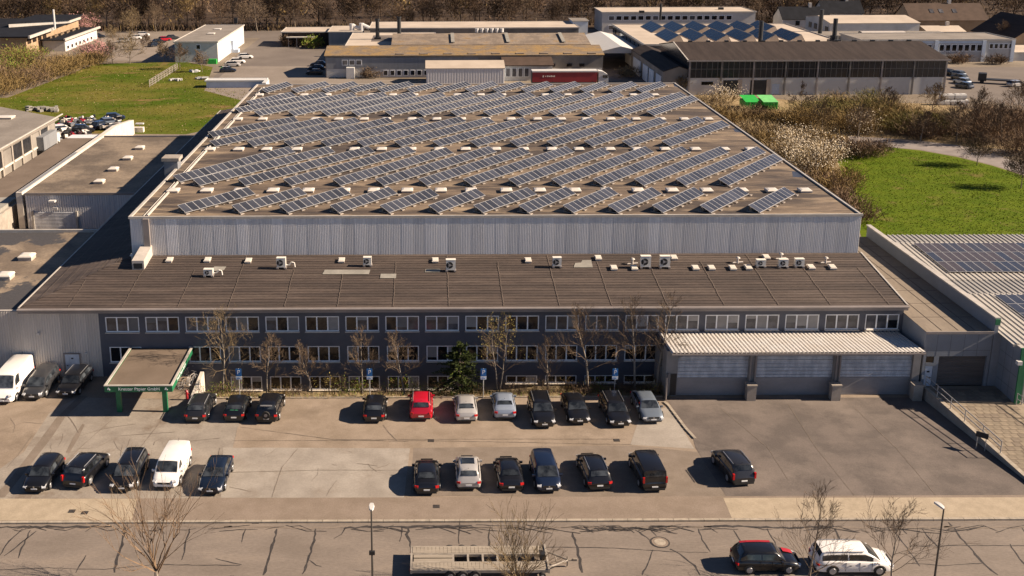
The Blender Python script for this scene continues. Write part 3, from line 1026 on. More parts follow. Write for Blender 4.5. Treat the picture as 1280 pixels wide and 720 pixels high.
# ------------------------------------------------------------------ big hall
HX0, HX1, HY0, HY1, HZ = -27.6, 40.1, 93.9, 169.8, 11.3
hall = thing('factory_hall', (6, HY0, 0), 'large flat roofed factory hall clad in corrugated metal with solar rows on top', 'building')
NSH = 62                                              # single cladding sheets side by side
sw = (HX1 - HX0) / NSH
b = MB()
b.corr((-sw / 2, 0), (sw / 2 - .012, 0), 7.3 - 9, HZ - 9, sw / 8, .018)
o = b.build('cladding_sheet', M['galv'])
csm = o.data
bpy.data.objects.remove(o)
for k in range(NSH):
    inst('cladding_sheet', csm, hall, Vector((HX0 + sw * (k + .5), HY0 - .004 * (k % 2), 9)) - parent_origin(hall))
b = MB()
b.face([(HX0, HY0 + .03, 7.3), (HX1, HY0 + .03, 7.3), (HX1, HY0 + .03, HZ), (HX0, HY0 + .03, HZ)])
b.build('wall_core', M['galv_dk'], hall)
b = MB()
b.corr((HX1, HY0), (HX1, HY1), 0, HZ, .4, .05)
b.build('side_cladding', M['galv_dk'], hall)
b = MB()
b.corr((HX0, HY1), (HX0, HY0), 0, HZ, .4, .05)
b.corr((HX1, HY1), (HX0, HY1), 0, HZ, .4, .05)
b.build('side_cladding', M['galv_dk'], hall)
b = MB()
b.face([(HX0 + .05, HY0 + .05, HZ + .02), (HX1 - .05, HY0 + .05, HZ + .02), (HX1 - .05, HY1 - .05, HZ + .02), (HX0 + .05, HY1 - .05, HZ + .02)])
hroof = b.build('roof', M['hallroof'], hall)
b = MB()
b.box(HX0 - .12, HX1 + .12, HY0 - .075, HY0 + .12, HZ - .08, HZ + .14)
b.box(HX0 - .12, HX0 + .16, HY0 + .12, HY1, HZ - .08, HZ + .14)
b.box(HX0 - .12, HX1 + .12, HY1, HY1 + .25, HZ - .08, HZ + .14)
b.build('roof_edge', M['trim'], hall)
b = MB()
b.box(HX1 - .2, HX1 - .02, HY0 + .12, HY1, HZ - .05, HZ + .16, 0)
b.box(HX1 - .02, HX1 + .16, HY0 + .12, HY1, HZ - .3, HZ + .1, 1)
b.build('roof_edge', [M['trim'], M['black']], hall)
b = MB()                                              # gutter pipe on the roof, parallel to the left edge
b.tube((HX0 + 1.55, HY0 + .3, HZ + .12), (HX0 + 1.55, HY1 - 3, HZ + .12), .13, n=6)
b.tube((HX0 + 1.2, HY0 + .3, HZ + .08), (HX0 + 1.2, HY1 - 3, HZ + .08), .06, n=6)
b.build('roof_pipe', M['trim'], hall)
for q in ([(991, 221), (1004, 222), (1001, 215), (990, 214)], [(919, 165), (930, 166), (926, 161), (916, 161)], [(843, 108), (852, 110), (848, 106), (842, 106)]):
    b = MB()
    b.face([tuple(G(k[0], k[1], HZ + .024)) for k in q])
    b.build('puddle', M['puddle'], hroof)
# faint bitumen seams across the roof
b = MB()
rs = random.Random(8)
y = HY0 + .8
while y < HY1 - 1:
    x = HX0 + 2 + rs.uniform(0, 6)
    while x < HX1 - 2:
        l_ = rs.uniform(2, 11)
        w = rs.uniform(.025, .07)
        x2 = min(HX1 - .4, x + l_)
        b.face([(x, y, HZ + .026), (x2, y, HZ + .026), (x2, y + w, HZ + .026), (x, y + w, HZ + .026)])
        x += l_ + rs.uniform(.5, 9)
    y += 1.0
tag(b.build('bitumen_seam', M['lowroof'], hroof), kind='stuff')
# downpipe and duct at the left corner, chimney block on the left side
b = MB()
b.box(-26.35, -25.8, HY0 - .32, HY0 - .06, 7.6, HZ - .05)
b.build('downpipe', M['gutter'], hall)
q0, q1 = on_low(186, 317), on_low(173, 337)
b = MB()
d = (q1 - q0)
hw = .5
b.grid([[(q0.x - hw, q0.y, q0.z), (q0.x - hw, q0.y, q0.z + 1.1), (q0.x + hw, q0.y, q0.z + 1.1), (q0.x + hw, q0.y, q0.z)],
        [(q1.x - hw - .05, q1.y, q1.z), (q1.x - hw - .05, q1.y, q1.z + .85), (q1.x + hw + .05, q1.y, q1.z + .85), (q1.x + hw + .05, q1.y, q1.z)]], closed=True)
b.face([(q1.x - hw - .05, q1.y, q1.z), (q1.x + hw + .05, q1.y, q1.z), (q1.x + hw + .05, q1.y, q1.z + .85), (q1.x - hw - .05, q1.y, q1.z + .85)])
b.tube((q0.x + .3, q0.y, q0.z + .9), (q0.x + .45, q0.y + .2, q0.z + 1.9), .33, n=8)
b.cbox((q1.x, q1.y - .03, q1.z + .35), (.8, .05, .5), 1)
b.build('exhaust_duct', [M['chute'], M['black']], hall)
c = G(213, 198, 12.6)
b = MB()
b.box(c.x - .75, c.x + .75, c.y, c.y + 1.5, 6.8, 12.3, 0)
b.box(c.x - .95, c.x + .95, c.y - .2, c.y + 1.7, 12.3, 12.65, 1)
tag(b.build('chimney', [M['galv_dk'], M['concrete']], hall))

# skylight domes: four rows of twenty
b = MB()
w = 1.0
b.box(-w * .56, w * .56, -w * .6, w * .6, 0, .19, 1)
rows = []
for (s, z) in ((1.06, .19), (1.06, .235), (.95, .29), (.6, .345), (.0, .355)):
    rows.append([(-w * .56 * s, -w * .6 * s, z), (w * .56 * s, -w * .6 * s, z), (w * .56 * s, w * .6 * s, z), (-w * .56 * s, w * .6 * s, z)])
b.grid(rows, 0, closed=True)
o = b.build('skylight', [M['dome'], M['domebase']])
sm = o.data
bpy.data.objects.remove(o)
SK = [(239.5, [216, 258, 299, 341, 385, 430, 467, 509, 551, 589, 633, 675, 719, 759, 798, 841, 884, 928, 965.5, 1007]),
      (187.5, [262, 298, 333, 371, 407, 443, 477, 514, 549, 582, 620, 655, 690, 724, 763, 797, 832, 870, 906, 939]),
      (149.5, [297, 328, 362, 394, 423, 455, 483, 515, 546, 577, 608, 639, 672, 702, 733, 764, 795.5, 827, 856, 886]),
      (119, [324, 352, 380, 409, 435, 464, 491, 518, 546, 572, 601, 628, 655, 682, 710, 738, 765, 792, 819, 844])]
ho = parent_origin(hall)
for (py, xs) in SK:
    for px in xs:
        p = G(px, py + 1.5, HZ)
        inst('skylight', sm, hall, Vector((p.x, p.y + .3, HZ + .02)) - ho)

# ------------------------------------------------------------------ solar rows on the hall roof
BANDS = [  # starts (lower left corner), right ends (right lower corner), photo pixels
    ('front', 267, [232, 300, 360, 424, 487, 548, 604, 661, 717, 773, 829, 889, 950], 244, [318, 383, 437, 494, 552, 610, 671, 717.5, 771.5, 826.5, 879.5, 935, 993]),
    ('second', 233, [None, 250, 307, 364, 426, 480, 534, 590, 647, 701, 753, 805, 857, 911], 191.5, [368, 417, 467, 518, 570, 618.5, 665.5, 716, 766, 816, 862, 911, 957, 978]),
    ('third', 184, [None, 270, 317, 363, 409.5, 455, 502, 550, 597, 647, 693, 740.5, 788, 838], 153, [372, 412.5, 453.5, 495, 538, 581, 621, 664, 707, 750, 794, 836, 880, 911]),
    ('fourth', 145.5, [None, None, 325, 368, 409.5, 447, 489, 529, 571, 612, 653, 694.5, 736, 778, 817.5], 121, [370.5, 410, 446, 485, 520, 557.5, 595, 632, 669, 705, 742, 779, 817, 858, 874]),
    ('back', 116.5, [334, 371, 409, 443.5, 479, 515.5, 553, 589, 623, 659, 695, 733, 768, 803], 107, [367, 413, 448, 483, 518.5, 554, 589.5, 623, 658, 692, 727, 762, 798, 835]),
]
PW = 0.86          # panel width along the row
PH = 1.30          # slope length
TILT = radians(24)
b = MB()
b.box(-PW / 2 + .012, PW / 2 - .012, 0, PH, -.035, 0, 1)
b.box(-PW / 2 + .043, PW / 2 - .043, .038, PH - .038, 0, .004, 0)
o = b.build('solar_panel', [M['panel'], M['panel_rim']])
pm_ = o.data
bpy.data.objects.remove(o)
STARTS = {1: [(225.5, 228.5)], 2: [(267, 172.5)], 3: [(315, 132.5), (300, 141.5)]}
for bi, (bn, ry, sx, ey, ex) in enumerate(BANDS):
    # mean direction of the rows of this band
    ds = []
    for a, c in zip(sx, ex):
        if a is not None:
            ds.append(G(c, ey, HZ + .1) - G(a, ry, HZ + .1))
    for i, (a, c) in enumerate(zip(sx, ex)):
        last_short = (bi in (1, 2, 3) and i == len(sx) - 1)
        e = G(c, ey + {1: 9.5, 2: 5, 3: 4}.get(bi, 0) * (1 if last_short else 0), HZ + .1)
        s = G(a, ry, HZ + .1) if a is not None else G(*STARTS[bi][i], HZ + .1)
        d = e - s
        ang = atan2(d.y, d.x)
        n_ = max(3, round(d.length / PW))
        lab = '%s solar row from the left in the %s band on the hall roof' % (ORD[i], bn)
        root = thing('solar_row', (s.x, s.y, HZ + .03), lab, 'solar array', 'rows of solar panels on the hall roof', ang)
        rm = Matrix.Rotation(TILT, 4, 'X')
        if bi < 3:
            for k in range(n_):
                inst('solar_panel', pm_, root, ((k + .5) * PW, 0, .16), (TILT, 0, 0))
        else:
            mb = MB()
            for k in range(n_):
                i0 = len(mb.v)
                x = (k + .5) * PW
                mb.box(x - PW / 2 + .012, x + PW / 2 - .012, 0, PH, -.035, 0, 1)
                mb.box(x - PW / 2 + .06, x + PW / 2 - .06, .05, PH - .05, 0, .004, 0)
                for q in range(i0, len(mb.v)):
                    v = mb.v[q]
                    mb.v[q] = (v[0], v[1] * cos(TILT) - v[2] * sin(TILT), .16 + v[1] * sin(TILT) + v[2] * cos(TILT))
            tag(mb.build('solar_panels', [M['panel'], M['panel_rim']], root, shift=False), kind='stuff')
        L = n_ * PW
        mb = MB()
        yb, zb = PH * cos(TILT), .16 + PH * sin(TILT)
        for f in (.12, .8):
            y, z = yb * f, .16 + (zb - .16) * f - .06
            mb.cbox((L / 2, y, z - .015), (L + .1, .06, .06))
        k = 0.15
        while k < L:
            mb.cbox((k, yb * .5, .03), (.07, yb + .35, .06))
            mb.cbox((k, yb * .80, (zb) * .4), (.05, .05, zb * .74))
            k += PW * 2.5
        mb.face([(0.02, yb * .86, .05), (L - .02, yb * .86, .05), (L - .02, yb * .97, zb - .08), (.02, yb * .97, zb - .08)])
        mb.build('mounting_frame', M['rail'], root, shift=False)
        mb = MB()
        for kk in range(int(L / 1.7) + 1):
            mb.cbox((kk * 1.7 + .1, -.16, .05), (.42, .2, .09))
        tag(mb.build('ballast_block', M['rail'], root, shift=False), kind='stuff')

# ------------------------------------------------------------------ air conditioners on the low roof
def ac(px, py, w, h, lab, rz=0, pipe=1):
    p = on_low(px, py)
    t = thing('air_conditioner', (p.x, p.y, p.z + .06), lab, 'air conditioner', 'air conditioners on the low roof', rz)
    w, h = w * .86, h * .86
    b = MB()
    b.box(-w / 2, w / 2, -.2, .25, .14, .14 + h)
    b.box(-w / 2 - .015, w / 2 + .015, -.215, .265, .14 + h, .17 + h)
    b.build('casing', M['ac'], t, shift=False)
    b = MB()
    cx, cz, r = -w * .12, .14 + h * .5, min(w, h) * .36
    b.tube((cx, -.2, cz), (cx, -.222, cz), r, n=16)
    b.build('fan_grille', M['black'], t, shift=False)
    b = MB()
    b.tube((cx, -.2, cz), (cx, -.235, cz), r * .36, n=10)
    for k in range(3):
        a_ = 2 * pi * k / 3
        b.cbox((cx + r * .5 * cos(a_), -.226, cz + r * .5 * sin(a_)), (r, .012, .05), rot=Matrix.Rotation(-a_, 3, 'Y'))
    b.build('fan', M['rim'], t, shift=False)
    b = MB()
    b.box(-w / 2 - .05, -w / 2 + .16, -.26, .3, 0, .14)
    b.box(w / 2 - .16, w / 2 + .05, -.26, .3, 0, .14)
    b.build('foot', M['gutter'], t, shift=False)
    if pipe:
        b = MB()
        pts = [Vector((w / 2, .05, .3)), Vector((w / 2 + .3, .05, .3)), Vector((w / 2 + .5, .05, .55)), Vector((w / 2 + .75, .05, .5)), Vector((w / 2 + .8, .05, .1))]
        for a, c in zip(pts, pts[1:]):
            b.tube(a, c, .07, n=6)
        b.build('pipe', M['ac'], t, shift=False)


ac(261, 346, .95, .62, 'white air conditioner on the low roof, nearest the left end')
ac(352, 336, .95, 1.0, 'white air conditioner alone on the roof above the fourth window')
ac(459.5, 333, .85, .8, 'white air conditioner just left of the two grey roof patches', 0, 0)
ac(563.5, 339.5, 1.0, 1.1, 'tall white air conditioner right of the small grey roof patch', 0, 0)
ac(696, 334.5, .9, .9, 'white air conditioner just left of the large grey roof patch', 0, 0)
ac(806.5, 335.5, 1.05, 1.15, 'big white air conditioner, left one of the close pair', 0, 0)
ac(830.5, 335.5, 1.05, 1.15, 'big white air conditioner, right one of the close pair', 0, 0)
ac(950.5, 334.5, .95, .65, 'low white air conditioner, leftmost of the three on the right of the roof', 0, 0)
ac(978.5, 335, .95, .75, 'low white air conditioner, middle of the three on the right of the roof', 0, 0)
ac(998.5, 334.5, .95, .75, 'low white air conditioner, rightmost of the three on the right of the roof', 0, 0)

# ------------------------------------------------------------------ annex, ramp and right-hand warehouse
annex = thing('annex', (43, LY, 0), 'grey flat roofed annex with a brown roller shutter at the top of the ramp', 'building')
AX0, AX1, AZ = 40.32, 45.75, 5.55
b = MB()
b.box(AX0, AX0 + .25, LY, 105.4, 0, AZ - .02)
b.box(AX0 + .25, 40.55, LY, LY + .2, 0, AZ - .02)
b.box(40.55, 45.75, LY, LY + .2, 3.45, AZ - .02)
b.box(41.2, 41.6, LY, LY + .2, .5, 3.45)
b.box(45.5, 45.75, LY, LY + .2, .5, 3.45)
b.box(40.55, 41.2, LY, LY + .2, 2.58, 2.88)
b.box(AX0 + .25, 45.75, 105.2, 105.4, 0, AZ - .02)
b.build('wall', M['annexwall'], annex)
b = MB()
for xx in (41.3, 42.4, 43.5, 44.6):
    b.box(xx - .015, xx + .015, LY - .006, LY, 3.46, AZ - .06)
b.box(40.56, 45.7, LY - .005, LY - .001, 3.95, 3.98)
b.build('panel_seam', M['seam'], annex)
b = MB()
b.box(AX0, AX1, LY - .05, 105.4, AZ - .02, AZ + .03)
ar = b.build('roof', M['annexroof'], annex)
b = MB()
for k in range(1, 4):
    xx = AX0 + (AX1 - AX0) * k / 4
    b.box(xx - .02, xx + .02, LY + .3, 105, AZ + .03, AZ + .05)
for k in range(1, 8):
    yy = LY + k * 3.2
    b.box(AX0 + .2, AX1 - .1, yy - .02, yy + .02, AZ + .03, AZ + .045)
b.build('sheet_joint', M['lowroof'], ar)
b = MB()
b.box(AX0 - .05, AX1, LY - .14, LY - .051, AZ - .12, AZ + .09)
b.build('roof_edge', M['gutter'], annex)
b = MB()
rows = []
for k in range(37):
    z = .75 + 2.7 * k / 36
    rows.append([(41.6, LY + .25 - (.03 if k % 2 else 0), z), (45.5, LY + .25 - (.03 if k % 2 else 0), z)])
b.grid(rows)
b.build('roller_shutter', M['shutter_br'], annex)
b = MB()
b.box(40.58, 41.18, LY + .02, LY + .12, .8, 2.56)
dd = b.build('door', M['doorblue'], annex)
b = MB()
b.cbox((41.05, LY - .0, 1.6), (.12, .06, .05))
b.cbox((40.85, LY + .005, 2.1), (.2, .04, .12))
b.build('handle', M['black'], dd)
b = MB()
b.box(40.58, 41.18, LY + .05, LY + .12, 2.9, 3.44)
b.build('window', M['pane_warm'], annex)
b = MB()
b.box(40.35, 40.5, LY - .12, LY - .01, 1.5, 1.85)
b.build('letter_box', M['white'], annex)

# ramp: wedge with paving on top, wall and railing along the left edge
RZ0 = .82


def rampz(y):
    return max(0.05, min(RZ0, RZ0 * (y - 65.5) / (78.5 - 65.5)))


ramp = tag(bpy.data.objects.new('ramp', None), None, None, None, 'structure')
COL.objects.link(ramp)
ramp.location = (44, 72, 0)
rx = lambda y: 40.25 + (79.8 - y) * .108
b = MB()
rows = []
for k in range(19):
    y = 62.0 + (79.8 - 62.0) * k / 18
    rows.append([(rx(y) + .3, y, rampz(y)), (47.2 + (79.8 - y) * .03, y, rampz(y))])
b.grid(rows)
rp_ = b.build('paving', M['rampav'], ramp)
if rp_.data.polygons[0].normal.z < 0:
    rp_.data.flip_normals()
b = MB()                                              # single paving stones, staggered
rr = random.Random(12)
y = 66.3
k = 0
pm2 = []
for i in range(3):
    q = MB()
    q.box(-.27, .27, -.27, .27, -.05, .012 + .006 * i)
    o = q.build('paving_stone', mat('paving_stone_%d' % i, [(.185, .148, .105), (.215, .172, .122), (.165, .13, .095)][i], var=.12, scale=2))
    pm2.append(o.data)
    bpy.data.objects.remove(o)
cnt = 0
while y < 79.4:
    x = rx(y) + .62 + (.29 if k % 2 else 0)
    while x < 46.2 and cnt < 298:
        o = inst('paving_stone', pm2[rr.randrange(3)], rp_, Vector((x, y, rampz(y))) - parent_origin(rp_), (.063 if y < 78.4 else 0, 0, 0))
        cnt += 1
        x += .575
    y += .575
    k += 1
b = MB()
pr = []
for k in range(19):
    y = 62.0 + (79.75 - 62.0) * k / 18
    zt = rampz(y) + .16
    pr.append([(rx(y), y, -.02), (rx(y), y, zt), (rx(y) + .28, y, zt), (rx(y) + .28, y, -.02)])
b.grid(pr)
b.face([pr[0][i] for i in range(4)])
b.face([pr[-1][i] for i in (3, 2, 1, 0)])
b.build('ramp_wall', M['concrete'], ramp)
b = MB()
pr = []
for k in range(19):
    y = 62.0 + (79.0 - 62.0) * k / 18
    zt = rampz(y) + .165
    pr.append([(rx(y) - .03, y, zt), (rx(y) - .03, y, zt + .05), (rx(y) + .31, y, zt + .05), (rx(y) + .31, y, zt)])
b.grid(pr)
b.build('coping', M['kerb'], ramp)


def railing(pts, lab, posts):
    t = thing('railing', pts[0], lab, 'railing')
    b = MB()
    for a, c in zip(pts, pts[1:]):
        for h in (.95, .5):
            b.tube(Vector(a) + Vector((0, 0, h)), Vector(c) + Vector((0, 0, h)), .035, n=6)
    b.build('rail', M['steel'], t)
    for f in posts:
        L = sum((Vector(c) - Vector(a)).length for a, c in zip(pts, pts[1:])) * f
        for a, c in zip(pts, pts[1:]):
            l_ = (Vector(c) - Vector(a)).length
            if L <= l_ + 1e-6:
                p = Vector(a).lerp(Vector(c), L / l_)
                b = MB()
                b.tube(p, p + Vector((0, 0, .98)), .035, n=6)
                b.build('post', M['steel'], t)
                break
            L -= l_


railing([(rx(y) + .14, y, rampz(y) + .2) for y in (79.2, 78.4, 69.4)], 'grey tube railing along the left edge of the ramp', (0, .17, .36, .55, .78, 1))
railing([(46.5, 76.6, .72), (47.4, 72.2, .5), (48.2, 68.0, .25)], 'grey tube railing on the right edge of the ramp by the green post', (0, .25, .6, 1))
t = thing('sign_board', tuple(G(1226, 557, .35)), 'small dark sign board on two posts beside the ramp railing', 'sign')
c = parent_origin(t)
b = MB()
b.cbox((c.x, c.y, c.z + .85), (.85, .06, .42), rot=Matrix.Rotation(-.75, 3, 'Z'))
b.build('board', M['black'], t)
b = MB()
for s in (-.3, .3):
    b.tube((c.x + s * .73, c.y - s * .68, c.z - .35), (c.x + s * .73, c.y - s * .68, c.z + .65), .03, n=6)
b.build('post', M['steel'], t)

ware = thing('warehouse', (60, 80, 0), 'right hand warehouse with a pale metal sheet roof and green corner post', 'building')
WXW = 46.0
b = MB()
b.box(WXW - .2, WXW + .1, LY, 105.6, 0, 6.7)
b.box(WXW + .1, 75, 105.3, 105.6, 0, 5.6)
b.box(46.45, 46.7, 76.9, LY - .002, 0, 5.35)
b.box(46.102, 46.7, LY, LY + .3, 0, 5.4)
b.box(46.7, 75, 77.6, 77.9, 0, 5.3)
b.build('wall', M['annexwall'], ware)
b = MB()
for zz in (1.7, 2.9, 4.1):
    b.box(46.44, 46.45, 77, LY - .05, zz - .015, zz + .015)
for yy in (77.9, 78.9):
    b.box(46.435, 46.44, yy - .015, yy + .015, .6, 5.2)
b.build('panel_seam', M['seam'], ware)
b = MB()
b.box(WXW - .28, WXW + .18, LY - .05, 105.7, 6.7, 6.82)
b.box(46.4, 46.78, 76.85, LY - .06, 5.35, 5.44)
b.build('coping', M['trim'], ware)
b = MB()
b.box(45.75, 46.15, LY - .12, LY - .051, 6.2, 6.69)
b.box(46.42, 46.85, 76.74, 76.86, .1, 5.44)
b.box(47.0, 75, 77.4, 77.6, 4.1, 5.3)
b.box(46.86, 47.0, 76.9, 77.5, .1, 4.6)
b.build('green_trim', M['green'], ware)
b = MB()
b.box(47.4, 51, 77.5, 77.6, .3, 4.05)
b.build('gate', M['shutter_dk'], ware)
b = MB()
b.tube((46.95, 76.65, .3), (46.95, 76.65, 4.9), .05, n=6)
b.build('downpipe', M['steel'], ware)
b = MB()
b.cbox((46.25, 76.6, 4.3), (.36, .36, .3))
b.tube((46.25, 76.6, 4.3), (46.6, 76.8, 4.3), .04, n=6)
b.build('wall_lamp', M['white'], ware)
for k, (ya, yb_, za, zb_, m_) in enumerate(((102.3, 105.5, 5.6, 5.72, 'metalroof2'), (92.3, 102.3, 5.45, 5.9, 'metalroof'), (87.7, 92.3, 5.35, 5.42, 'metalroof2'), (77.5, 87.7, 5.45, 5.85, 'metalroof'))):
    b = MB()
    fr, bk = [], []
    kk = 60
    st = (76 - 46.12) / kk
    for i in range(kk):
        for (a, o) in ((0, 0), (.55, 0), (.62, .075), (.93, .075)):
            fr.append((46.12 + (i + a) * st, ya, za + o))
            bk.append((46.12 + (i + a) * st, yb_, zb_ + o))
    b.grid([fr, bk])
    b.face([(46.12, ya, za - .2), (76, ya, za - .2), (76, ya, za + .02), (46.12, ya, za + .02)])
    b.build('roof_sheet', M[m_], ware)
for (x0, y0, nx_, ny_, z0, z1, lab) in ((48.9, 94.0, 19, 3, 5.62, 5.98, 'flat solar field on the warehouse roof, the farther one with brown tinted panels'),
                                    (49.6, 79.2, 12, 4, 5.58, 5.88, 'flat solar field on the warehouse roof, the nearer one at the right edge')):
    pw, ph = (.85, 2.55) if ny_ == 3 else (.92, 2.0)
    t = thing('solar_field', (x0, y0, z0), lab, 'solar array', 'solar fields on the warehouse roof')
    q = MB()
    q.box(.015, pw - .015, .015, ph - .015, -.04, 0, 1)
    q.box(.05, pw - .05, .05, ph - .05, 0, .005, 0)
    om = []
    for c_ in ((.040, .042, .052), (.070, .055, .048), (.050, .047, .050)):
        mm = mat('warehouse_cells', c_, rough=.2, var=.2, fine=.04, scale=.8)
        o = q.build('solar_panel', [mm, M['panel_rim']])
        om.append(o.data)
        bpy.data.objects.remove(o)
    rr = random.Random(4)
    for j in range(ny_):
        for i in range(nx_):
            inst('solar_panel', om[rr.choice([0, 1, 1, 2]) if ny_ == 3 else 0], t, (i * pw + (1.0 - j * .5 if ny_ == 3 else 1.2 - j * .3) * 0, j * ph, .1 + (z1 - z0) * j / ny_), ((z1 - z0) / (ny_ * ph), 0, 0))
    b = MB()
    for j in range(ny_):
        for f in (.25, .75):
            b.box(x0 - .05, x0 + nx_ * pw + .05, y0 + (j + f) * ph - .03, y0 + (j + f) * ph + .03, z0 - .05, z0 + .05 + (z1 - z0) * (j + f) / ny_)
    b.build('mounting_rail', M['rail'], t)

# ------------------------------------------------------------------ entrance canopy with lettering
c = (-22.8, 80.5, 0)
ent = thing('entrance_canopy', c, 'flat entrance canopy on green posts with white lettering on its green edge', 'canopy')
X0, X1, Y0, Y1 = -25.48, -20.15, 76.35, 83.95
b = MB()
b.box(X0 + .16, X1 - .16, Y0 + .16, Y1, 2.45, 2.62)
b.build('roof', M['brownroof'], ent)
b = MB()
b.box(X0 - .03, X1 + .03, Y0 - .03, Y0 + .16, 2.70, 2.77)
b.box(X0 - .03, X0 + .16, Y0 + .16, Y1, 2.70, 2.77)
b.box(X1 - .16, X1 + .03, Y0 + .16, Y1, 2.70, 2.77)
b.build('roof_edge', M['trim'], ent)
b = MB()
b.box(X0, X1, Y0, Y0 + .14, 2.2, 2.699)
b.box(X0, X0 + .14, Y0 + .14, Y1, 2.2, 2.699)
b.box(X1 - .14, X1, Y0 + .14, Y1, 2.2, 2.699)
b.build('fascia', M['green'], ent)
for px in (150, 207.5):
    q = G(px, 514.5)
    b = MB()
    b.box(q.x - .19, q.x + .19, q.y - .13, q.y + .13, 0, 2.2)
    b.build('post', M['green'], ent)


def text(body, size, loc, rot, m, parent, name, align='CENTER', ext=.01):
    cu = bpy.data.curves.new(name, 'FONT')
    cu.body = body
    cu.size = size
    cu.align_x = align
    cu.align_y = 'CENTER'
    cu.extrude = ext
    cu.resolution_u = 3
    o = bpy.data.objects.new(name, cu)
    COL.objects.link(o)
    dg = bpy.context.evaluated_depsgraph_get()
    me = bpy.data.meshes.new_from_object(o.evaluated_get(dg))
    bpy.data.objects.remove(o)
    me.materials.clear()
    me.materials.append(m)
    n = bpy.data.objects.new(name, me)
    COL.objects.link(n)
    if parent:
        n.parent = parent
        loc = Vector(loc) - parent_origin(parent)
    n.location = loc
    n.rotation_euler = rot
    return n


text('Kreuter Papier GmbH', .36, ((X0 + X1) / 2 + .05, Y0 - .012, 2.45), (radians(90), 0, 0), M['signwhite'], ent, 'lettering')
for xx in (X0 + .32, X1 - .5):
    b = MB()
    for (dx, dz, s) in ((0, .07, .09), (.09, -.05, .07), (-.05, -.02, .06)):
        b.cbox((xx + dx, Y0 - .012, 2.45 + dz), (s * 1.3, .02, s * 1.3), rot=Matrix.Rotation(radians(45), 3, 'Y'))
    b.build('emblem', M['signwhite'], ent)
text('Kreuter Papier GmbH', .34, (X1 + .012, 79.5, 2.44), (radians(90), 0, radians(90)), M['signwhite'], ent, 'lettering')

# retaining wall of the sunken bed
b = MB()
b.face([(BX0 - .3, 79.3, 0), (BX0, 79.3, 0), (BX0, 79.3, .1), (BX0 - .3, 79.3, .1)])
rows = []
for (y, z) in ((79.3, .12), (80.6, .22), (83.9, .5)):
    rows.append([(BX0 - .3, y, -.2), (BX0 - .3, y, z), (BX0, y, z), (BX0, y, -1.7)])
b.grid(rows)
b.face([(BX0 - .3, 83.9, -.2), (BX0 - .3, 83.9, .5), (BX0, 83.9, .5), (BX0, 83.9, -1.7)])
tag(b.build('retaining_wall', M['whiteconc']), 'short whitewashed retaining wall rising from the car park to the office wing', 'wall')
b = MB()
b.box(BX0, BX1, BY0 - .1, BY0 + .05, -.3, .09)
tag(b.build('bed_edging', M['kerb']), None, None, None, 'structure')

# ------------------------------------------------------------------ vehicles
def interp(tab, t):
    for (a, va), (b_, vb) in zip(tab, tab[1:]):
        if t <= b_:
            f = 0 if b_ == a else (t - a) / (b_ - a)
            f = f * f * (3 - 2 * f) * .5 + f * .5
            return va + (vb - va) * f
    return tab[-1][1]


TYPES = {
    # L, W, H, ground clearance, belt(t from rear), cabin: base rear, roof rear, roof front, base front (fractions from rear), roof width
    'hatch': dict(L=3.85, W=1.78, H=1.36, belt=[(0, .60), (.03, .84), (.12, .90), (.5, .88), (.68, .84), (.9, .72), (1, .50)], cab=(.015, .13, .60, .755), rw=.70),
    'suv': dict(L=4.1, W=1.86, H=1.50, belt=[(0, .64), (.03, .90), (.12, .98), (.5, .97), (.70, .94), (.9, .84), (1, .58)], cab=(.012, .11, .60, .74), rw=.72),
    'estate': dict(L=4.25, W=1.84, H=1.36, belt=[(0, .60), (.03, .84), (.12, .90), (.5, .88), (.68, .84), (.9, .74), (1, .52)], cab=(.012, .12, .60, .745), rw=.71),
    'sedan': dict(L=4.25, W=1.82, H=1.30, belt=[(0, .60), (.025, .86), (.16, .91), (.5, .88), (.68, .84), (.9, .73), (1, .50)], cab=(.12, .26, .57, .74), rw=.70),
    'coupe': dict(L=4.0, W=1.80, H=1.27, belt=[(0, .58), (.025, .84), (.14, .90), (.5, .86), (.68, .82), (.9, .71), (1, .48)], cab=(.06, .26, .58, .75), rw=.69),
    'mpv': dict(L=4.15, W=1.84, H=1.46, belt=[(0, .62), (.03, .92), (.12, .97), (.5, .95), (.76, .90), (.92, .76), (1, .52)], cab=(.012, .07, .63, .83), rw=.73),
    'van': dict(L=4.35, W=1.88, H=1.66, belt=[(0, .64), (.02, .98), (.12, 1.02), (.5, 1.02), (.78, .99), (.93, .84), (1, .56)], cab=(.006, .035, .68, .83), rw=.80),
    'bigvan': dict(L=5.4, W=1.98, H=2.2, belt=[(0, .7), (.02, 1.1), (.12, 1.15), (.5, 1.15), (.82, 1.12), (.94, .92), (1, .6)], cab=(.004, .02, .76, .87), rw=.84),
}


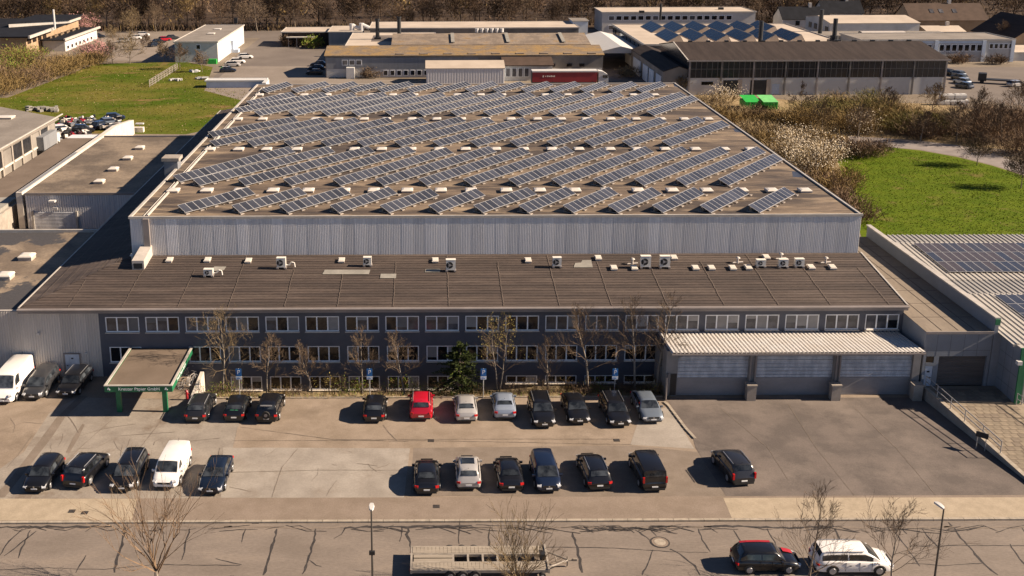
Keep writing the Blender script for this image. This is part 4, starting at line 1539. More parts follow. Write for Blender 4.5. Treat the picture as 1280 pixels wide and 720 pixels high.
def car(name, label, kind, col, near, facing, yaw=0.0, group=None, rails=False, sunroof=False, pane_sides=True, plate=True, opts=()):
    """near: photo pixel of the ground point under the middle of the bumper nearest to the camera"""
    T = TYPES[kind]
    L, W_, H = T['L'], T['W'], T['H']
    sc = opts.get('len', 1) if isinstance(opts, dict) else 1
    L *= sc
    o_ = opts if isinstance(opts, dict) else {}
    n0 = G(*near) if not isinstance(near, Vector) else near
    lvl = .02
    if facing == 'front':
        rz = pi + yaw
    elif facing == 'rear':
        rz = yaw
    else:
        rz = yaw
    fwd = Vector((-sin(rz), cos(rz), 0))
    ctr = n0 - fwd * (L / 2) if facing == 'front' else (n0 + fwd * (L / 2) if facing == 'rear' else n0)
    t = thing(name, (ctr.x, ctr.y, lvl), label, 'van' if 'van' in kind else 'car', group, rz)
    hw = W_ / 2
    zb = .19
    belt = T['belt']
    wid = [(0, .80), (.02, .90), (.08, .965), (.22, 1), (.75, 1), (.9, .955), (.97, .86), (1, .72)]
    st = [0, .012, .035, .08, .15, .25, .38, .5, .62, .72, .80, .87, .925, .965, .988, 1]
    b = MB()
    rows = []
    for s in st:
        y = (s - .5) * L
        w = hw * interp(wid, s)
        zt = interp(belt, s)
        zl = zb + (.10 if s in (0, 1) else .04 if s in (.012, .988) else 0)
        prof = [(.82 * w, zl), (.965 * w, zl + .07), (w, zl + (zt - zl) * .38), (.99 * w, zl + (zt - zl) * .70), (.955 * w, zt - .06), (.88 * w, zt), (.55 * w, zt + .025), (0, zt + .035)]
        ring = [(p[0], y, p[1]) for p in prof] + [(-p[0], y, p[1]) for p in prof[-2::-1]]
        rows.append(ring)
    b.grid(rows, 0, closed=True)
    b.face(rows[0][::-1])
    b.face(rows[-1])
    # cabin shell
    rA, rB, rC, rD = T['cab']         # rear base, rear roof, front roof, front base
    rw_ = T['rw']
    zr = H

    def cabrow(s, f, zroof, wf):
        y = (s - .5) * L
        w = hw * interp(wid, min(.9, max(.1, s)))
        zt = interp(belt, s)
        wb = .885 * w
        z1 = zt + (zroof - zt) * f
        wt = wb + (hw * wf - wb) * f
        return [(wb, y, zt - .04), (wt + (wb - wt) * .12, y, z1 - .10 * f), (wt * .93, y, z1 - .03 * f), (wt * .55, y, z1 + .012 * f), (0, y, z1 + .02 * f),
                (-wt * .55, y, z1 + .012 * f), (-wt * .93, y, z1 - .03 * f), (-wt - (wb - wt) * .12, y, z1 - .10 * f), (-wb, y, zt - .04)]

    mid = (rB + rC) / 2
    crow = [cabrow(rA, .02, zr, rw_), cabrow(rA + (rB - rA) * .55, .60, zr, rw_), cabrow(rB - (rB - rA) * .08, .93, zr, rw_), cabrow(rB + .02, .985, zr, rw_ + .01), cabrow(mid, 1.0, zr, rw_ + .03),
            cabrow(rC - .03, .985, zr, rw_ + .01), cabrow(rC + (rD - rC) * .1, .92, zr, rw_), cabrow(rC + (rD - rC) * .55, .50, zr, rw_ + .03), cabrow(rD, .02, zr, rw_ + .06)]
    b.grid(crow)
    b.build('body', o_.get('roofmat') or P[col], t, smooth=True, angle=38, shift=False)

    def glass_strip(sa, sb, fa, fb, wfa, wfb, name, inset=.88, m='car_glass', n=4):
        q = MB()
        rows = []
        for k in range(n + 1):
            f = k / n
            s = sa + (sb - sa) * f
            ff = fa + (fb - fa) * f
            r0 = cabrow(s, ff, zr, wfa + (wfb - wfa) * f)
            zz = r0[3][2]
            wt = r0[2][0] / .93 * inset
            dy = .022 if sb > sa and name == 'rear_window' else 0
            y = r0[0][1]
            off = .014
            sg = -1 if name == 'rear_window' else 1
            rows.append([(wt, y + sg * off * .6, zz - .028 + off), (wt * .5, y + sg * off * 1.1, zz + off), (-wt * .5, y + sg * off * 1.1, zz + off), (-wt, y + sg * off * .6, zz - .028 + off)])
        q.grid(rows)
        return q.build(name, M[m], t, smooth=True, shift=False)

    glass_strip(rC + (rD - rC) * .16, rC + (rD - rC) * .93, .88, .11, rw_, rw_ + .06, 'windscreen', .90)
    if not o_.get('norear'):
        glass_strip(rA + (rB - rA) * .38, rA + (rB - rA) * .93, .42 if rB - rA > .05 else .36, .92 if rB - rA > .05 else .85, rw_, rw_, 'rear_window', .84, n=3)
    # side windows
    for sg in (1, -1):
        spans = [(.02, .50), (.525, .98)] if not o_.get('vanside') else [(.78, .985)]
        for (a, c) in spans:
            s0, s1 = rA + .035, rC + (rD - rC) * .62
            if 'van' in kind or kind == 'mpv':
                s1 = rC + (rD - rC) * .5
            q = MB()
            up, lo = [], []
            for k in range(4):
                s = s0 + (s1 - s0) * (a + (c - a) * k / 3)
                if s < rB:
                    f = min(.98, .04 + .94 * (s - rA) / max(.001, rB - rA))
                elif s > rC:
                    f = max(.05, .985 - .93 * (s - rC) / (rD - rC))
                else:
                    f = .985
                r0 = cabrow(s, f, zr, rw_ + .015)
                lo_p, hi_p = Vector(r0[0]), Vector(r0[1])
                d = (hi_p - lo_p)
                l0, h0 = lo_p + d * .16, lo_p + d * .93
                for (lst, p) in ((lo, l0), (up, h0)):
                    lst.append((sg * (p.x + .016), p.y, p.z))
            q.grid([lo, up])
            q.build('side_window', M['car_glass'], t, smooth=True, shift=False)
    # wheels
    wr = .33 if kind in ('suv', 'van', 'bigvan', 'mpv') else .30
    for sx in (1, -1):
        for sy in ((.195 if kind != 'bigvan' else .22), .80 if kind != 'bigvan' else .84):
            y = (sy - .5) * L
            q = MB()
            q.tube((sx * (hw + .012), y, wr), (sx * (hw - .2), y, wr), wr, n=20)
            wl = q.build('wheel', M['rubber'], t, smooth=True, shift=False)
            q = MB()
            q.tube((sx * (hw + .0), y, wr), (sx * (hw + .022), y, wr), wr * .66, wr * .6, n=16)
            q.build('rim', M['rim'], wl, smooth=True, shift=False)
            q = MB()                       # dark wheel arch
            n_ = 12
            ri, ro = wr + .005, wr + .065
            pr = []
            for k in range(n_ + 1):
                a_ = pi * k / n_
                pr.append([(sx * (hw + .006), y + ri * cos(a_), wr + ri * sin(a_)), (sx * (hw + .006), y + ro * cos(a_), wr + ro * sin(a_))])
            q.grid(pr)
            q.build('wheel_arch', M['black'], t, shift=False)
    # lamps, plates, grille, bumpers, mirrors
    for sx in (1, -1):
        q = MB()
        zf = interp(belt, .95) - .10
        q.cbox((sx * hw * .72, L / 2 - .13, zf), (.27, .22, .10), rot=Matrix.Rotation(-sx * .45, 3, 'Z') @ Matrix.Rotation(-.35, 3, 'X'))
        q.build('headlight', M['headlamp'], t, shift=False)
        q = MB()
        zt = interp(belt, .02) - .08
        if kind in ('van', 'bigvan', 'suv', 'mpv', 'estate') and o_.get('talllamp'):
            q.cbox((sx * hw * .84, -L / 2 + .07, zt + .06), (.13, .16, .42))
        else:
            q.cbox((sx * hw * .78, -L / 2 + .08, zt - .04), (.25, .14, .15), rot=Matrix.Rotation(sx * .35, 3, 'Z'))
        q.build('taillight', M['taillamp'], t, shift=False)
        q = MB()
        ym = (rD - .5) * L - .28
        zm = interp(belt, rD) + .05
        q.cbox((sx * (hw + .05), ym, zm), (.20, .11, .14))
        q.build('mirror', P[col] if o_.get('mirror') != 'black' else M['black'], t, shift=False)
    q = MB()
    q.cbox((0, L / 2 + .004, .42), (.42, .03, .10))
    if plate:
        q.build('number_plate', M['plate'], t, shift=False)
        q = MB()
        q.cbox((0, -L / 2 - .004, .46 if kind != 'sedan' else .5), (.42, .03, .10))
        q.build('number_plate', M['plate'], t, shift=False)
    q = MB()
    q.cbox((0, L / 2 - .015, .56), (hw * .95, .05, .12))
    q.cbox((0, L / 2 - .02, .28), (hw * 1.1, .06, .09))
    gr = q.build('grille', M['black'], t, shift=False)
    q = MB()
    q.cbox((0, L / 2 + .008, .57), (.1, .03, .08))
    q.build('badge', M['chrome'], gr, shift=False)
    q = MB()
    q.cbox((0, -L / 2 + .02, .27), (hw * 1.5, .1, .12))
    q.build('bumper_trim', M['black'], t, shift=False)
    q = MB()
    q.cbox((0, L / 2 - .07, .24), (hw * 1.4, .1, .08))
    q.build('bumper_trim', M['black'], t, shift=False)
    # door seams and sills
    q = MB()
    for sx in (1, -1):
        for s in (.36, .54, .70):
            y = (s - .5) * L
            q.cbox((sx * (hw * .985), y, .62), (.045, .012, .56))
        for s in (.42, .60):
            q.cbox((sx * (hw + .0), (s - .5) * L, .70), (.04, .14, .03))
    tag(q.build('door_seams', M['black'], t, shift=False), kind='stuff')
    if rails:
        for sx in (1, -1):
            q = MB()
            q.tube((sx * hw * (rw_ - .02), (rB + .03 - .5) * L, H + .02), (sx * hw * (rw_ - .02), (rC - .03 - .5) * L, H + .02), .026, n=6)
            q.build('roof_rail', M['chrome'] if rails == 'bright' else M['rim'], t, shift=False)
    if sunroof:
        q = MB()
        a, c = (rB + (rC - rB) * sunroof[0] - .5) * L, (rB + (rC - rB) * sunroof[1] - .5) * L
        q.box(-hw * .5, hw * .5, a, c, H - .02, H + .034)
        q.build('sunroof', M['car_glass'], t, shift=False)
    q = MB()                                     # dashboard and seats seen through the glass are dark; aerial on the roof
    q.tube((0, (rB + .04 - .5) * L, H), (0, (rB - .0 - .5) * L, H + .16), .012, n=4)
    q.build('aerial', M['black'], t, shift=False)
    if 'wiper' in o_:
        q = MB()
        q.cbox((0, (rA + .01 - .5) * L - .02, interp(belt, .03) + .22), (.5, .02, .03))
        q.build('wiper', M['black'], t, shift=False)
    return t


gA = 'cars parked at the corrugated wall'
gB = 'cars parked along the planting bed'
gC = 'cars parked in the row by the pavement'
gD = 'vehicles parked on the street'
YW = .02
car('white_van', 'tall white panel van parked nose out at the far left of the corrugated wall', 'bigvan', 'white', (2, 507), 'front', .0, gA, opts=dict(vanside=1, norear=1))
car('minivan', 'dark grey minivan parked between the white panel van and a black estate', 'mpv', 'greymet', (40, 502), 'front', .0, gA, opts=dict(len=1.12))
car('estate_car', 'black estate car with bright roof rails parked in front of the pale wall door', 'estate', 'black', (82, 498.5), 'front', -.06, gA, rails='bright')
car('estate_car', 'charcoal estate car seen from behind, next to the small retaining wall', 'estate', 'char', (244, 530), 'rear', -.02, gB, rails=True)
t = car('small_car', 'small black car with green and white lettering on its rear window', 'hatch', 'black', (292.5, 529), 'rear', -.0, gB, opts=dict(len=.94))
cc = (t.rotation_euler.z)
b = MB()
for (dx, dz, w_) in ((-.28, .02, .2), (-.02, .03, .26), (.26, 0, .22), (-.15, -.09, .3), (.2, -.1, .26)):
    b.cbox((dx, -1.60 + dz * -.0 + (dz + .1) * .55, 1.085 + dz * .95), (w_, .02, .05), rot=Matrix.Rotation(.9, 3, 'X'))
b.build('window_lettering', mat('green_lettering', (.1, .5, .25), var=.2), t, shift=False)
t = car('off_road_car', 'boxy black off road car with a spare wheel on its tail', 'suv', 'black', (333, 530.5), 'rear', -.03, gB, opts=dict(len=.98))
b = MB()
b.cbox((0, -1.78, 1.46), (.9, .1, .06))
b.build('roof_spoiler', M['rim'], t, shift=False)
b = MB()
b.tube((0, -2.02, .8), (0, -2.16, .8), .31, n=18)
sp = b.build('spare_wheel', M['rubber'], t, shift=False)
b = MB()
b.tube((0, -2.15, .8), (0, -2.17, .8), .13, n=14)
b.build('rim', M['gutter'], sp, shift=False)
car('hatchback', 'black hatchback standing alone with a wide gap on its left, left of the red car', 'hatch', 'black', (467.5, 530), 'rear', -.0, gB)
car('suv', 'bright red compact suv parked at the planting bed', 'suv', 'red', (526.5, 527.5), 'rear', -.0, gB, rails='bright', opts=dict(len=.94))
car('hatchback', 'silver hatchback parked right next to the red suv', 'coupe', 'silver', (583.5, 530), 'rear', .02, gB)
car('sedan', 'pale blue silver saloon with a boot, parked between the silver hatchback and the black suv', 'sedan', 'silverblue', (631.5, 526.5), 'rear', .0, gB, opts=dict(len=.92))
car('suv', 'black suv with bright rails facing the camera, right of the pale blue silver saloon', 'suv', 'black', (681, 537), 'front', .03, gB, rails='bright', opts=dict(len=1.03))
car('sedan', 'black saloon between two black estates with bright rails, facing the camera', 'coupe', 'black', (725, 532.5), 'front', .05, gB, opts=dict(len=1.05))
car('estate_car', 'black estate with bright rails facing the camera, beside the blue grey car', 'estate', 'black', (776, 536), 'front', .06, gB, rails='bright', opts=dict(len=1.05))
car('coupe', 'blue grey metallic car parked last in the row beside the kerb of the loading yard', 'coupe', 'steel', (817, 531), 'front', .05, gB, opts=dict(len=1.1))
car('hatchback', 'black hatchback facing the camera, leftmost of the row by the pavement', 'hatch', 'black', (43, 618.5), 'front', -.03, gC)
car('suv', 'black suv parked askew with tall red tail lamps', 'suv', 'black', (91.5, 612.5), 'rear', -.17, gC, opts=dict(talllamp=1), rails=True)
car('minivan', 'black minivan with bright roof rails left of the white delivery van', 'mpv', 'black', (152, 617.5), 'front', -.02, gC, rails='bright')
car('delivery_van', 'white delivery van parked behind the bare street tree', 'van', 'white', (205.5, 614), 'front', -.04, gC, opts=dict(vanside=1, norear=1))
car('sedan', 'night blue saloon parked right of the white delivery van', 'sedan', 'night', (262.5, 621), 'front', -.02, gC)
car('hatchback', 'black hatchback with plain dark roof, first right of the pale concrete', 'coupe', 'black', (533.5, 620.5), 'rear', .0, gC)
car('hatchback', 'silver hatchback with a dark sunroof in the row by the pavement', 'hatch', 'silver', (586, 614.5), 'rear', .0, gC, sunroof=(.45, .9))
car('hatchback', 'black car seen from behind between the silver sunroof car and the dark blue car', 'coupe', 'black', (639.5, 617), 'rear', .03, gC)
car('minivan', 'dark blue minivan facing the camera in the row by the pavement', 'mpv', 'blue', (686.5, 618), 'front', .04, gC, opts=dict(len=.97))
car('estate_car', 'black estate seen from behind just left of the black delivery van', 'estate', 'black', (750, 615), 'rear', .07, gC, rails='bright')
car('delivery_van', 'black passenger van, tallest vehicle of the row by the pavement', 'van', 'black', (818.5, 616.5), 'rear', .05, gC, opts=dict(talllamp=1, wiper=1))
car('suv', 'dark suv standing alone on the loading yard asphalt', 'suv', 'char', (930, 609), 'rear', .13, gC, rails=True, opts=dict(talllamp=1))
# street, side on: centre given on the ground
p = Vector((20.6, 56.3, 0))
t = car('hatchback', 'black hatchback with a red roof and red bonnet stripe on the street', 'hatch', 'black', Vector((20.45, 56.55, 0)), 'side', -pi / 2, gD, opts=dict(len=1.02))
b = MB()
b.grid([[(s * .6, y, z) for s in (-1, -.9, -.8, -.68)] for (y, z) in ((-1.5, 1.335), (-1.1, 1.385), (-.3, 1.398), (.35, 1.37))])
b.build('red_roof', M['red'], t, shift=False)
b = MB()
b.grid([[(-.62, y, z), (-.2, y, z + .012)] for (y, z) in ((1.1, .875), (1.45, .80), (1.7, .715))])
b.build('bonnet_stripe', M['red'], t, shift=False)
car('minivan', 'white minivan parked on the street between two bare trees', 'mpv', 'white', Vector((25.6, 56.4, 0)), 'side', -pi / 2, gD, opts=dict(len=1.12), rails=True)

# car transporter trailer on the street
tr = thing('car_trailer', (3.0, 56.4, 0), 'long weathered three axle car trailer with an open middle, parked on the street', 'trailer', gD)
Z0 = .62
x0, x1, ya, yb = -1.05, 7.1, 55.35, 57.75
b = MB()
for yy in (ya, ya + .78, yb - .78, yb):
    b.box(x0, x1, yy - .05, yy + .05, Z0 - .16, Z0 + .03)
b.box(x0 - .1, x0 + .02, ya - .06, yb + .06, Z0 - .2, Z0 + .05)
b.box(x1 - .02, x1 + .1, ya - .06, yb + .06, Z0 - .2, Z0 + .12)
b.build('chassis', M['trailer_frame'], tr)
for i in range(34):
    xa = x0 + .02 + (x1 - x0 - .04) * i / 34
    xb = xa + (x1 - x0 - .04) / 34 - .015
    for (q0, q1) in ((ya + .05, ya + .73), (yb - .73, yb - .05)):
        bb = MB()
        bb.box(xa, xb, q0, q1, Z0 + .03, Z0 + .055 + R.uniform(0, .012))
        bb.build('plank', M['planks'], tr)
for xx in (.45, 1.45, 2.35, 3.25, 4.15, 5.3):
    b = MB()
    b.box(xx - .06, xx + .06, ya + .83, yb - .83, Z0 - .12, Z0 + .02)
    b.build('crossbar', M['trailer_frame'], tr)
for (q0, q1) in ((56.3, 56.48), (56.62, 56.8)):
    b = MB()
    b.box(x0 + .1, 1.4, q0 - .12, q1 + .1, Z0 - .05, Z0 + .025)
    b.build('loading_ramp', M['planks'], tr)
for xx in (1.25, 2.0, 2.75, 6.75):
    for yy in (ya - .1, yb + .1):
        b = MB()
        sgn = -1 if yy < 56 else 1
        b.tube((xx, yy - .1, .32), (xx, yy + .1, .32), .32 if xx < 6 else .2, n=18)
        wl = b.build('wheel', M['rubber'], tr, smooth=True)
        b = MB()
        b.tube((xx, yy + sgn * .1, .32), (xx, yy + sgn * .12, .32), .17 if xx < 6 else .1, n=12)
        b.build('rim', M['rim'], wl)
for yy in (ya + .35, yb - .35):
    b = MB()
    b.tube((x1 + .05, yy, Z0 - .08), (x1 + 1.35, 56.55, Z0 - .14), .06, n=6)
    b.build('drawbar', M['trailer_frame'], tr)
b = MB()
b.tube((x1 + 1.2, 56.55, Z0 - .14), (x1 + 1.75, 56.55, Z0 - .14), .07, n=8)
b.cbox((x1 + 1.75, 56.55, Z0 - .12), (.25, .14, .14))
b.tube((x1 + .6, 56.3, Z0 - .1), (x1 + .6, 56.85, Z0 - .1), .04, n=6)
b.tube((x1 + 1.3, 56.55, .05), (x1 + 1.3, 56.55, .75), .04, n=6)
b.build('coupling', M['bark_pale'], tr)
b = MB()
b.cbox((6.85, 56.55, Z0 + .2), (.3, .5, .4))
b.build('winch', M['black'], tr)
b = MB()
b.box(x0 - .14, x0 - .101, ya + .1, ya + .45, Z0 - .13, Z0 - .03)
b.box(x0 - .14, x0 - .101, yb - .45, yb - .1, Z0 - .13, Z0 - .03)
b.build('taillight', M['taillamp'], tr)

# ------------------------------------------------------------------ street lamps, parking signs, bicycles
for (px, py0, ytop, lab, ang) in ((466.5, 724, 634, 'thin street lamp with a white head and a small box on its pole', 0.0),
                                 (1163.5, 722, 632, 'thin street lamp at the right with a tilted white head', .35)):
    c = Vector((G(px, 727).x, 54.6, .1))
    zt = GY(px, ytop + 6, 54.6).z
    t = thing('street_lamp', c, lab, 'street lamp', 'street lamps on the near pavement')
    b = MB()
    b.tube((0, 0, 0), (0, 0, zt), .07, .045, n=8)
    b.build('pole', M['pole'], t, smooth=True, shift=False)
    b = MB()
    rows = []
    for (s, wd, z) in ((0, .06, .0), (.08, .13, .05), (.35, .17, .09), (.6, .13, .07), (.7, .05, .03)):
        ca, sa = cos(ang), sin(ang)
        pts = [(wd, s, z - .05), (wd * .8, s, z + .05), (-wd * .8, s, z + .05), (-wd, s, z - .05)]
        rows.append([(p_[0] * ca - p_[1] * sa, p_[0] * sa + p_[1] * ca, p_[2] + zt) for p_ in pts])
    b.grid(rows, closed=True)
    b.face(rows[0][::-1])
    b.face(rows[-1])
    b.build('lamp_head', M['white'], t, smooth=True, shift=False)
    if px < 600:
        b = MB()
        b.cbox((0, -.06, zt - 2.75), (.34, .16, .22))
        b.build('box', M['black'], t, shift=False)
for (px, lab) in ((300, 'blue parking sign on a post behind the small black car with green lettering'), (462.5, 'blue parking sign on a post behind the lone black hatchback'),
                  (604, 'blue parking sign on a post between the silver and pale blue silver cars'), (767.5, 'blue parking sign on a post behind the black estate with bright rails')):
    c = G(px, 497.5)
    c.z = 0
    t = thing('parking_sign', c, lab, 'road sign', 'parking signs along the planting bed')
    b = MB()
    b.tube((0, 0, 0), (0, 0, 2.62), .04, n=8)
    b.build('post', M['steel'], t, shift=False)
    b = MB()
    b.box(-.23, .23, -.075, -.045, 1.98, 2.62)
    pl_ = b.build('sign_plate', M['signblue'], t, shift=False)
    b = MB()
    b.box(-.24, .24, -.075, -.045, 1.68, 1.96)
    pl2 = b.build('supplementary_plate', M['signwhite'], t, shift=False)
    text('P', .52, (c.x, c.y - .08, 2.31), (radians(90), 0, 0), M['signwhite'], pl_, 'letter')
    b = MB()
    b.cbox((-.06, -.08, 1.82), (.2, .012, .07))
    b.cbox((.08, -.08, 1.79), (.1, .012, .04))
    b.build('car_symbol', M['signblue'], pl2, shift=False)


def bicycle(loc, rz, lab):
    t = thing('bicycle', loc, lab, 'bicycle', 'bicycles beside the canopy', rz)
    for s in (-.48, .48):
        b = MB()
        n_ = 18
        for k in range(n_):
            a0, a1 = 2 * pi * k / n_, 2 * pi * (k + 1) / n_
            b.tube((s + .3 * cos(a0), 0, .32 + .3 * sin(a0)), (s + .3 * cos(a1), 0, .32 + .3 * sin(a1)), .022, n=5, cap=False)
        for k in range(8):
            a0 = 2 * pi * k / 8
            b.tube((s, 0, .32), (s + .3 * cos(a0), 0, .32 + .3 * sin(a0)), .006, n=3, cap=False)
        b.build('wheel', M['rim'], t, shift=False)
    b = MB()
    pts = dict(r=(-.48, 0, .32), bb=(-.05, 0, .3), st=(-.18, 0, .78), hd=(.36, 0, .8), f=(.48, 0, .32))
    for a, c in (('r', 'bb'), ('r', 'st'), ('bb', 'st'), ('bb', 'hd'), ('st', 'hd'), ('hd', 'f')):
        b.tube(pts[a], pts[c], .022, n=6)
    b.build('frame', M['chute'], t, shift=False)
    b = MB()
    b.cbox((-.2, 0, .86), (.26, .12, .06))
    b.build('saddle', M['black'], t, shift=False)
    b = MB()
    b.tube((.34, -.26, .98), (.34, .26, .98), .018, n=6)
    b.tube((.36, 0, .8), (.34, 0, .98), .02, n=6)
    b.build('handlebar', M['steel'], t, shift=False)


bicycle(tuple(G(232, 484)), .9, 'bicycle parked nearest the canopy edge')
bicycle(tuple(G(240, 479)), 1.1, 'bicycle parked nearest the retaining wall')
bicycle(tuple(G(237, 470)), .2, 'bicycle parked closest to the office wall')
c = G(234, 500)
t = thing('hydrant', c, 'small red standpipe beside the retaining wall', 'hydrant')
b = MB()
b.tube((c.x, c.y, 0), (c.x, c.y, .75), .12, .1, n=10)
b.tube((c.x, c.y, .75), (c.x, c.y, .9), .13, .04, n=10)
b.tube((c.x - .2, c.y, .55), (c.x + .2, c.y, .55), .05, n=8)
b.build('body', M['red'], t)
b = MB()
b.box(c.x - .2, c.x + .2, c.y - .2, c.y + .2, 0, .06)
b.build('base', M['concrete'], t)

# ------------------------------------------------------------------ buildings to the left
t = thing('flat_annex', (-47, 96, 0), 'flat roofed annex at the far left with two large white skylight domes', 'building')
b = MB()
b.box(-64, RXL - .15, 84.35, 107.4, 0, 5.55)
b.build('wall', M['galv_dk'], t)
b = MB()
b.box(-64, RXL - .13, 84.30, 107.5, 5.55, 5.72)
fr_ = b.build('roof', M['wetroof'], t)
b = MB()
b.box(-64, RXL - .14, 107.5, 107.75, 5.4, 6.02)
b.box(-64, RXL - .14, 84.05, 84.3, 5.98, 6.05)
b.build('parapet', M['trim'], t)
for (px, py) in ((34, 324), (7, 348)):
    p = G(px, py, 5.72)
    o = inst('skylight', sm, t, p - parent_origin(t), (0, 0, 0), (1.15, 1.05, 1.7))

t = thing('side_hall', (-43, 144, 0), 'corrugated side hall on the left with a grey gate and four roof domes', 'building')
b = MB()
b.corr((-50.4, 127.7), (RXL, 127.7), 0, 4.55, .3, .05)
b.build('front_cladding', M['galv'], t)
b = MB()
b.box(-50.35, RXL - .1, 127.78, 161, 0, 4.5)
b.build('wall', M['galv_dk'], t)
b = MB()
b.box(-50.4, RXL - .1, 127.6, 161.2, 4.5, 4.62)
b.build('roof', M['flatroof'], t)
b = MB()
b.box(-50.4, RXL - .1, 127.5, 127.6, 4.42, 4.7)
b.box(-50.4, RXL - .1, 161.2, 161.4, 4.3, 4.85)
b.build('roof_edge', M['gutter'], t)
for (px, py) in ((124.5, 229), (142, 213.5), (160, 199.5), (175, 186.5)):
    p = G(px, py, 4.62)
    inst('skylight', sm, t, p - parent_origin(t), (0, 0, 0), (1.05, 1.0, 1.5))
b = MB()
p0, p1 = GY(43, 283, 127.6), GY(96, 265, 127.6)
rows = []
for k in range(25):
    rows.append([(p0.x, 127.52 - (.03 if k % 2 else 0), p1.z * k / 24), (p1.x, 127.52 - (.03 if k % 2 else 0), p1.z * k / 24)])
b.grid(rows)
b.build('roller_gate', M['shutter'], t)
b = MB()
for xx in (p0.x, p1.x):
    b.box(xx - .12, xx + .12, 127.4, 127.6, 0, p1.z + .15)
b.build('gate_frame', M['trim'], t)
b = MB()
q = GY(66, 251, 127.4)
b.cbox((q.x, 127.2, q.z), (.8, .7, .22))
b.cbox((q.x + .2, 127.45, q.z - 1.05), (.6, .12, .3))
b.build('wall_lamp', M['white'], t)

w = thing('boundary_wall', (-50.8, 150, 0), 'long whitewashed boundary wall between the side hall and the brown shed roof', 'wall')
b = MB()
rows = []
for (x, y, z) in ((-50.75, 127.6, 4.75), (-50.75, 161, 4.75), (-51.5, 172, 4.3), (-52.6, 186, 2.5)):
    rows.append([(x - .75, y, 0), (x - .75, y, z), (x, y, z), (x, y, 0)])
b.grid(rows)
for r_, s in ((rows[0], 1), (rows[-1], -1)):
    b.face(r_[::s])
b.build('wall', M['whiteconc'], w)
b = MB()
b.box(-51.35, -50.9, 128, 150, 4.751, 4.80)
b.build('gutter_channel', M['galv_dk'], w)

t = thing('brown_shed', (-54.5, 150, 0), 'low shed with a brown felt roof behind the white boundary wall', 'building')
b = MB()
b.box(-58.6, -51.7, 131, 170.5, 0, 2.9)
b.build('wall', M['dirtywall'], t)
b = MB()
b.box(-58.8, -51.6, 130.6, 168, 2.9, 3.06)
b.box(-58.7, -51.62, 168.01, 171, 2.9, 3.0, 1)
b.build('roof', [M['brownroof'], M['galv']], t)

t = thing('stone_shed', (-58, 128, 0), 'small grey flat shed with a weathered slab roof beside the dark lane', 'building')
b = MB()
b.box(-66, -52.2, 118, 130.4, 0, 2.9)
b.build('wall', M['concrete'], t)
b = MB()
b.box(-66, -52, 117.6, 124, 2.9, 3.15)
b.box(-66, -52.6, 124.02, 130.5, 2.9, 3.35)
b.build('roof', M['patchgrey'], t)
t = thing('panel_fence', (-51.5, 112, 0), 'concrete panel fence along the dark lane at the far left', 'fence')
for k in range(5):
    b = MB()
    y0 = 108 + k * 2.0
    b.box(-52.1, -52.0, y0 + .1, y0 + 1.9, 0, 2.2)
    b.build('panel', M['concrete'], t)
    b = MB()
    b.box(-52.15, -51.93, y0 - .1, y0 + .1, 0, 2.35)
    b.build('post', M['kerb'], t)

t = thing('workshop', (-75, 165, 0), 'low workshop at the left edge with a gravel roof and a glazed right side', 'building')
b = MB()
b.prism([(-95, 140), (-64.2, 140), (-63.7, 177.5), (-80, 190), (-95, 192)], 0, 4.2)
b.build('wall', M['dirtywall'], t)
b = MB()
b.prism([(-95, 139.5), (-63.6, 139.5), (-63.1, 178), (-80, 190.6), (-95, 192.5)], 4.2, 4.5)
b.build('roof', M['flatroof2'], t)
b = MB()
b.box(-63.6, -63.4, 139.5, 181, 4.5, 4.66)
b.build('roof_edge', M['trim'], t)
for k in range(9):
    b = MB()
    y0 = 142 + k * 4
    b.box(-63.95 + k * .0, -63.66 + .0, y0, y0 + .5, 0, 4.19)
    b.build('column', M['concrete'], t)
    if k < 8:
        b = MB()
        b.box(-64.0, -63.72, y0 + .7, y0 + 3.8, 1.6, 3.8)
        b.build('window', M['glassband'] if k % 3 else M['dirtywall'], t)
        b = MB()
        b.box(-63.9, -63.6, y0 + .52, y0 + 3.98, 1.3, 1.55)
        b.build('sill', M['sill'], t)
p = G(6, 148, 4.5)
inst('skylight', sm, t, p - parent_origin(t), (0, 0, 0), (2.6, 1.6, 1.3))

t = thing('box_truck', tuple(G(44, 195)), 'grey box truck parked beside the workshop', 'truck')
c = parent_origin(t)
b = MB()
b.box(c.x - 1.6, c.x + 1.6, c.y, c.y + 6.4, .9, 3.1)
b.build('box_body', M['galv_dk'], t)
b = MB()
b.box(c.x - 1.4, c.x + 1.4, c.y - .05, c.y + 6.4, .35, .89)
b.build('chassis', M['black'], t)
b = MB()
b.box(c.x - 1.4, c.x + 1.4, c.y + 6.5, c.y + 8.2, .5, 2.3)
b.build('cab', M['white'], t)
for sx in (-1.3, 1.3):
    for yy in (1.2, 7.2):
        b = MB()
        b.tube((c.x + sx - .14, c.y + yy, .45), (c.x + sx + .14, c.y + yy, .45), .45, n=14)
        b.build('wheel', M['rubber'], t)


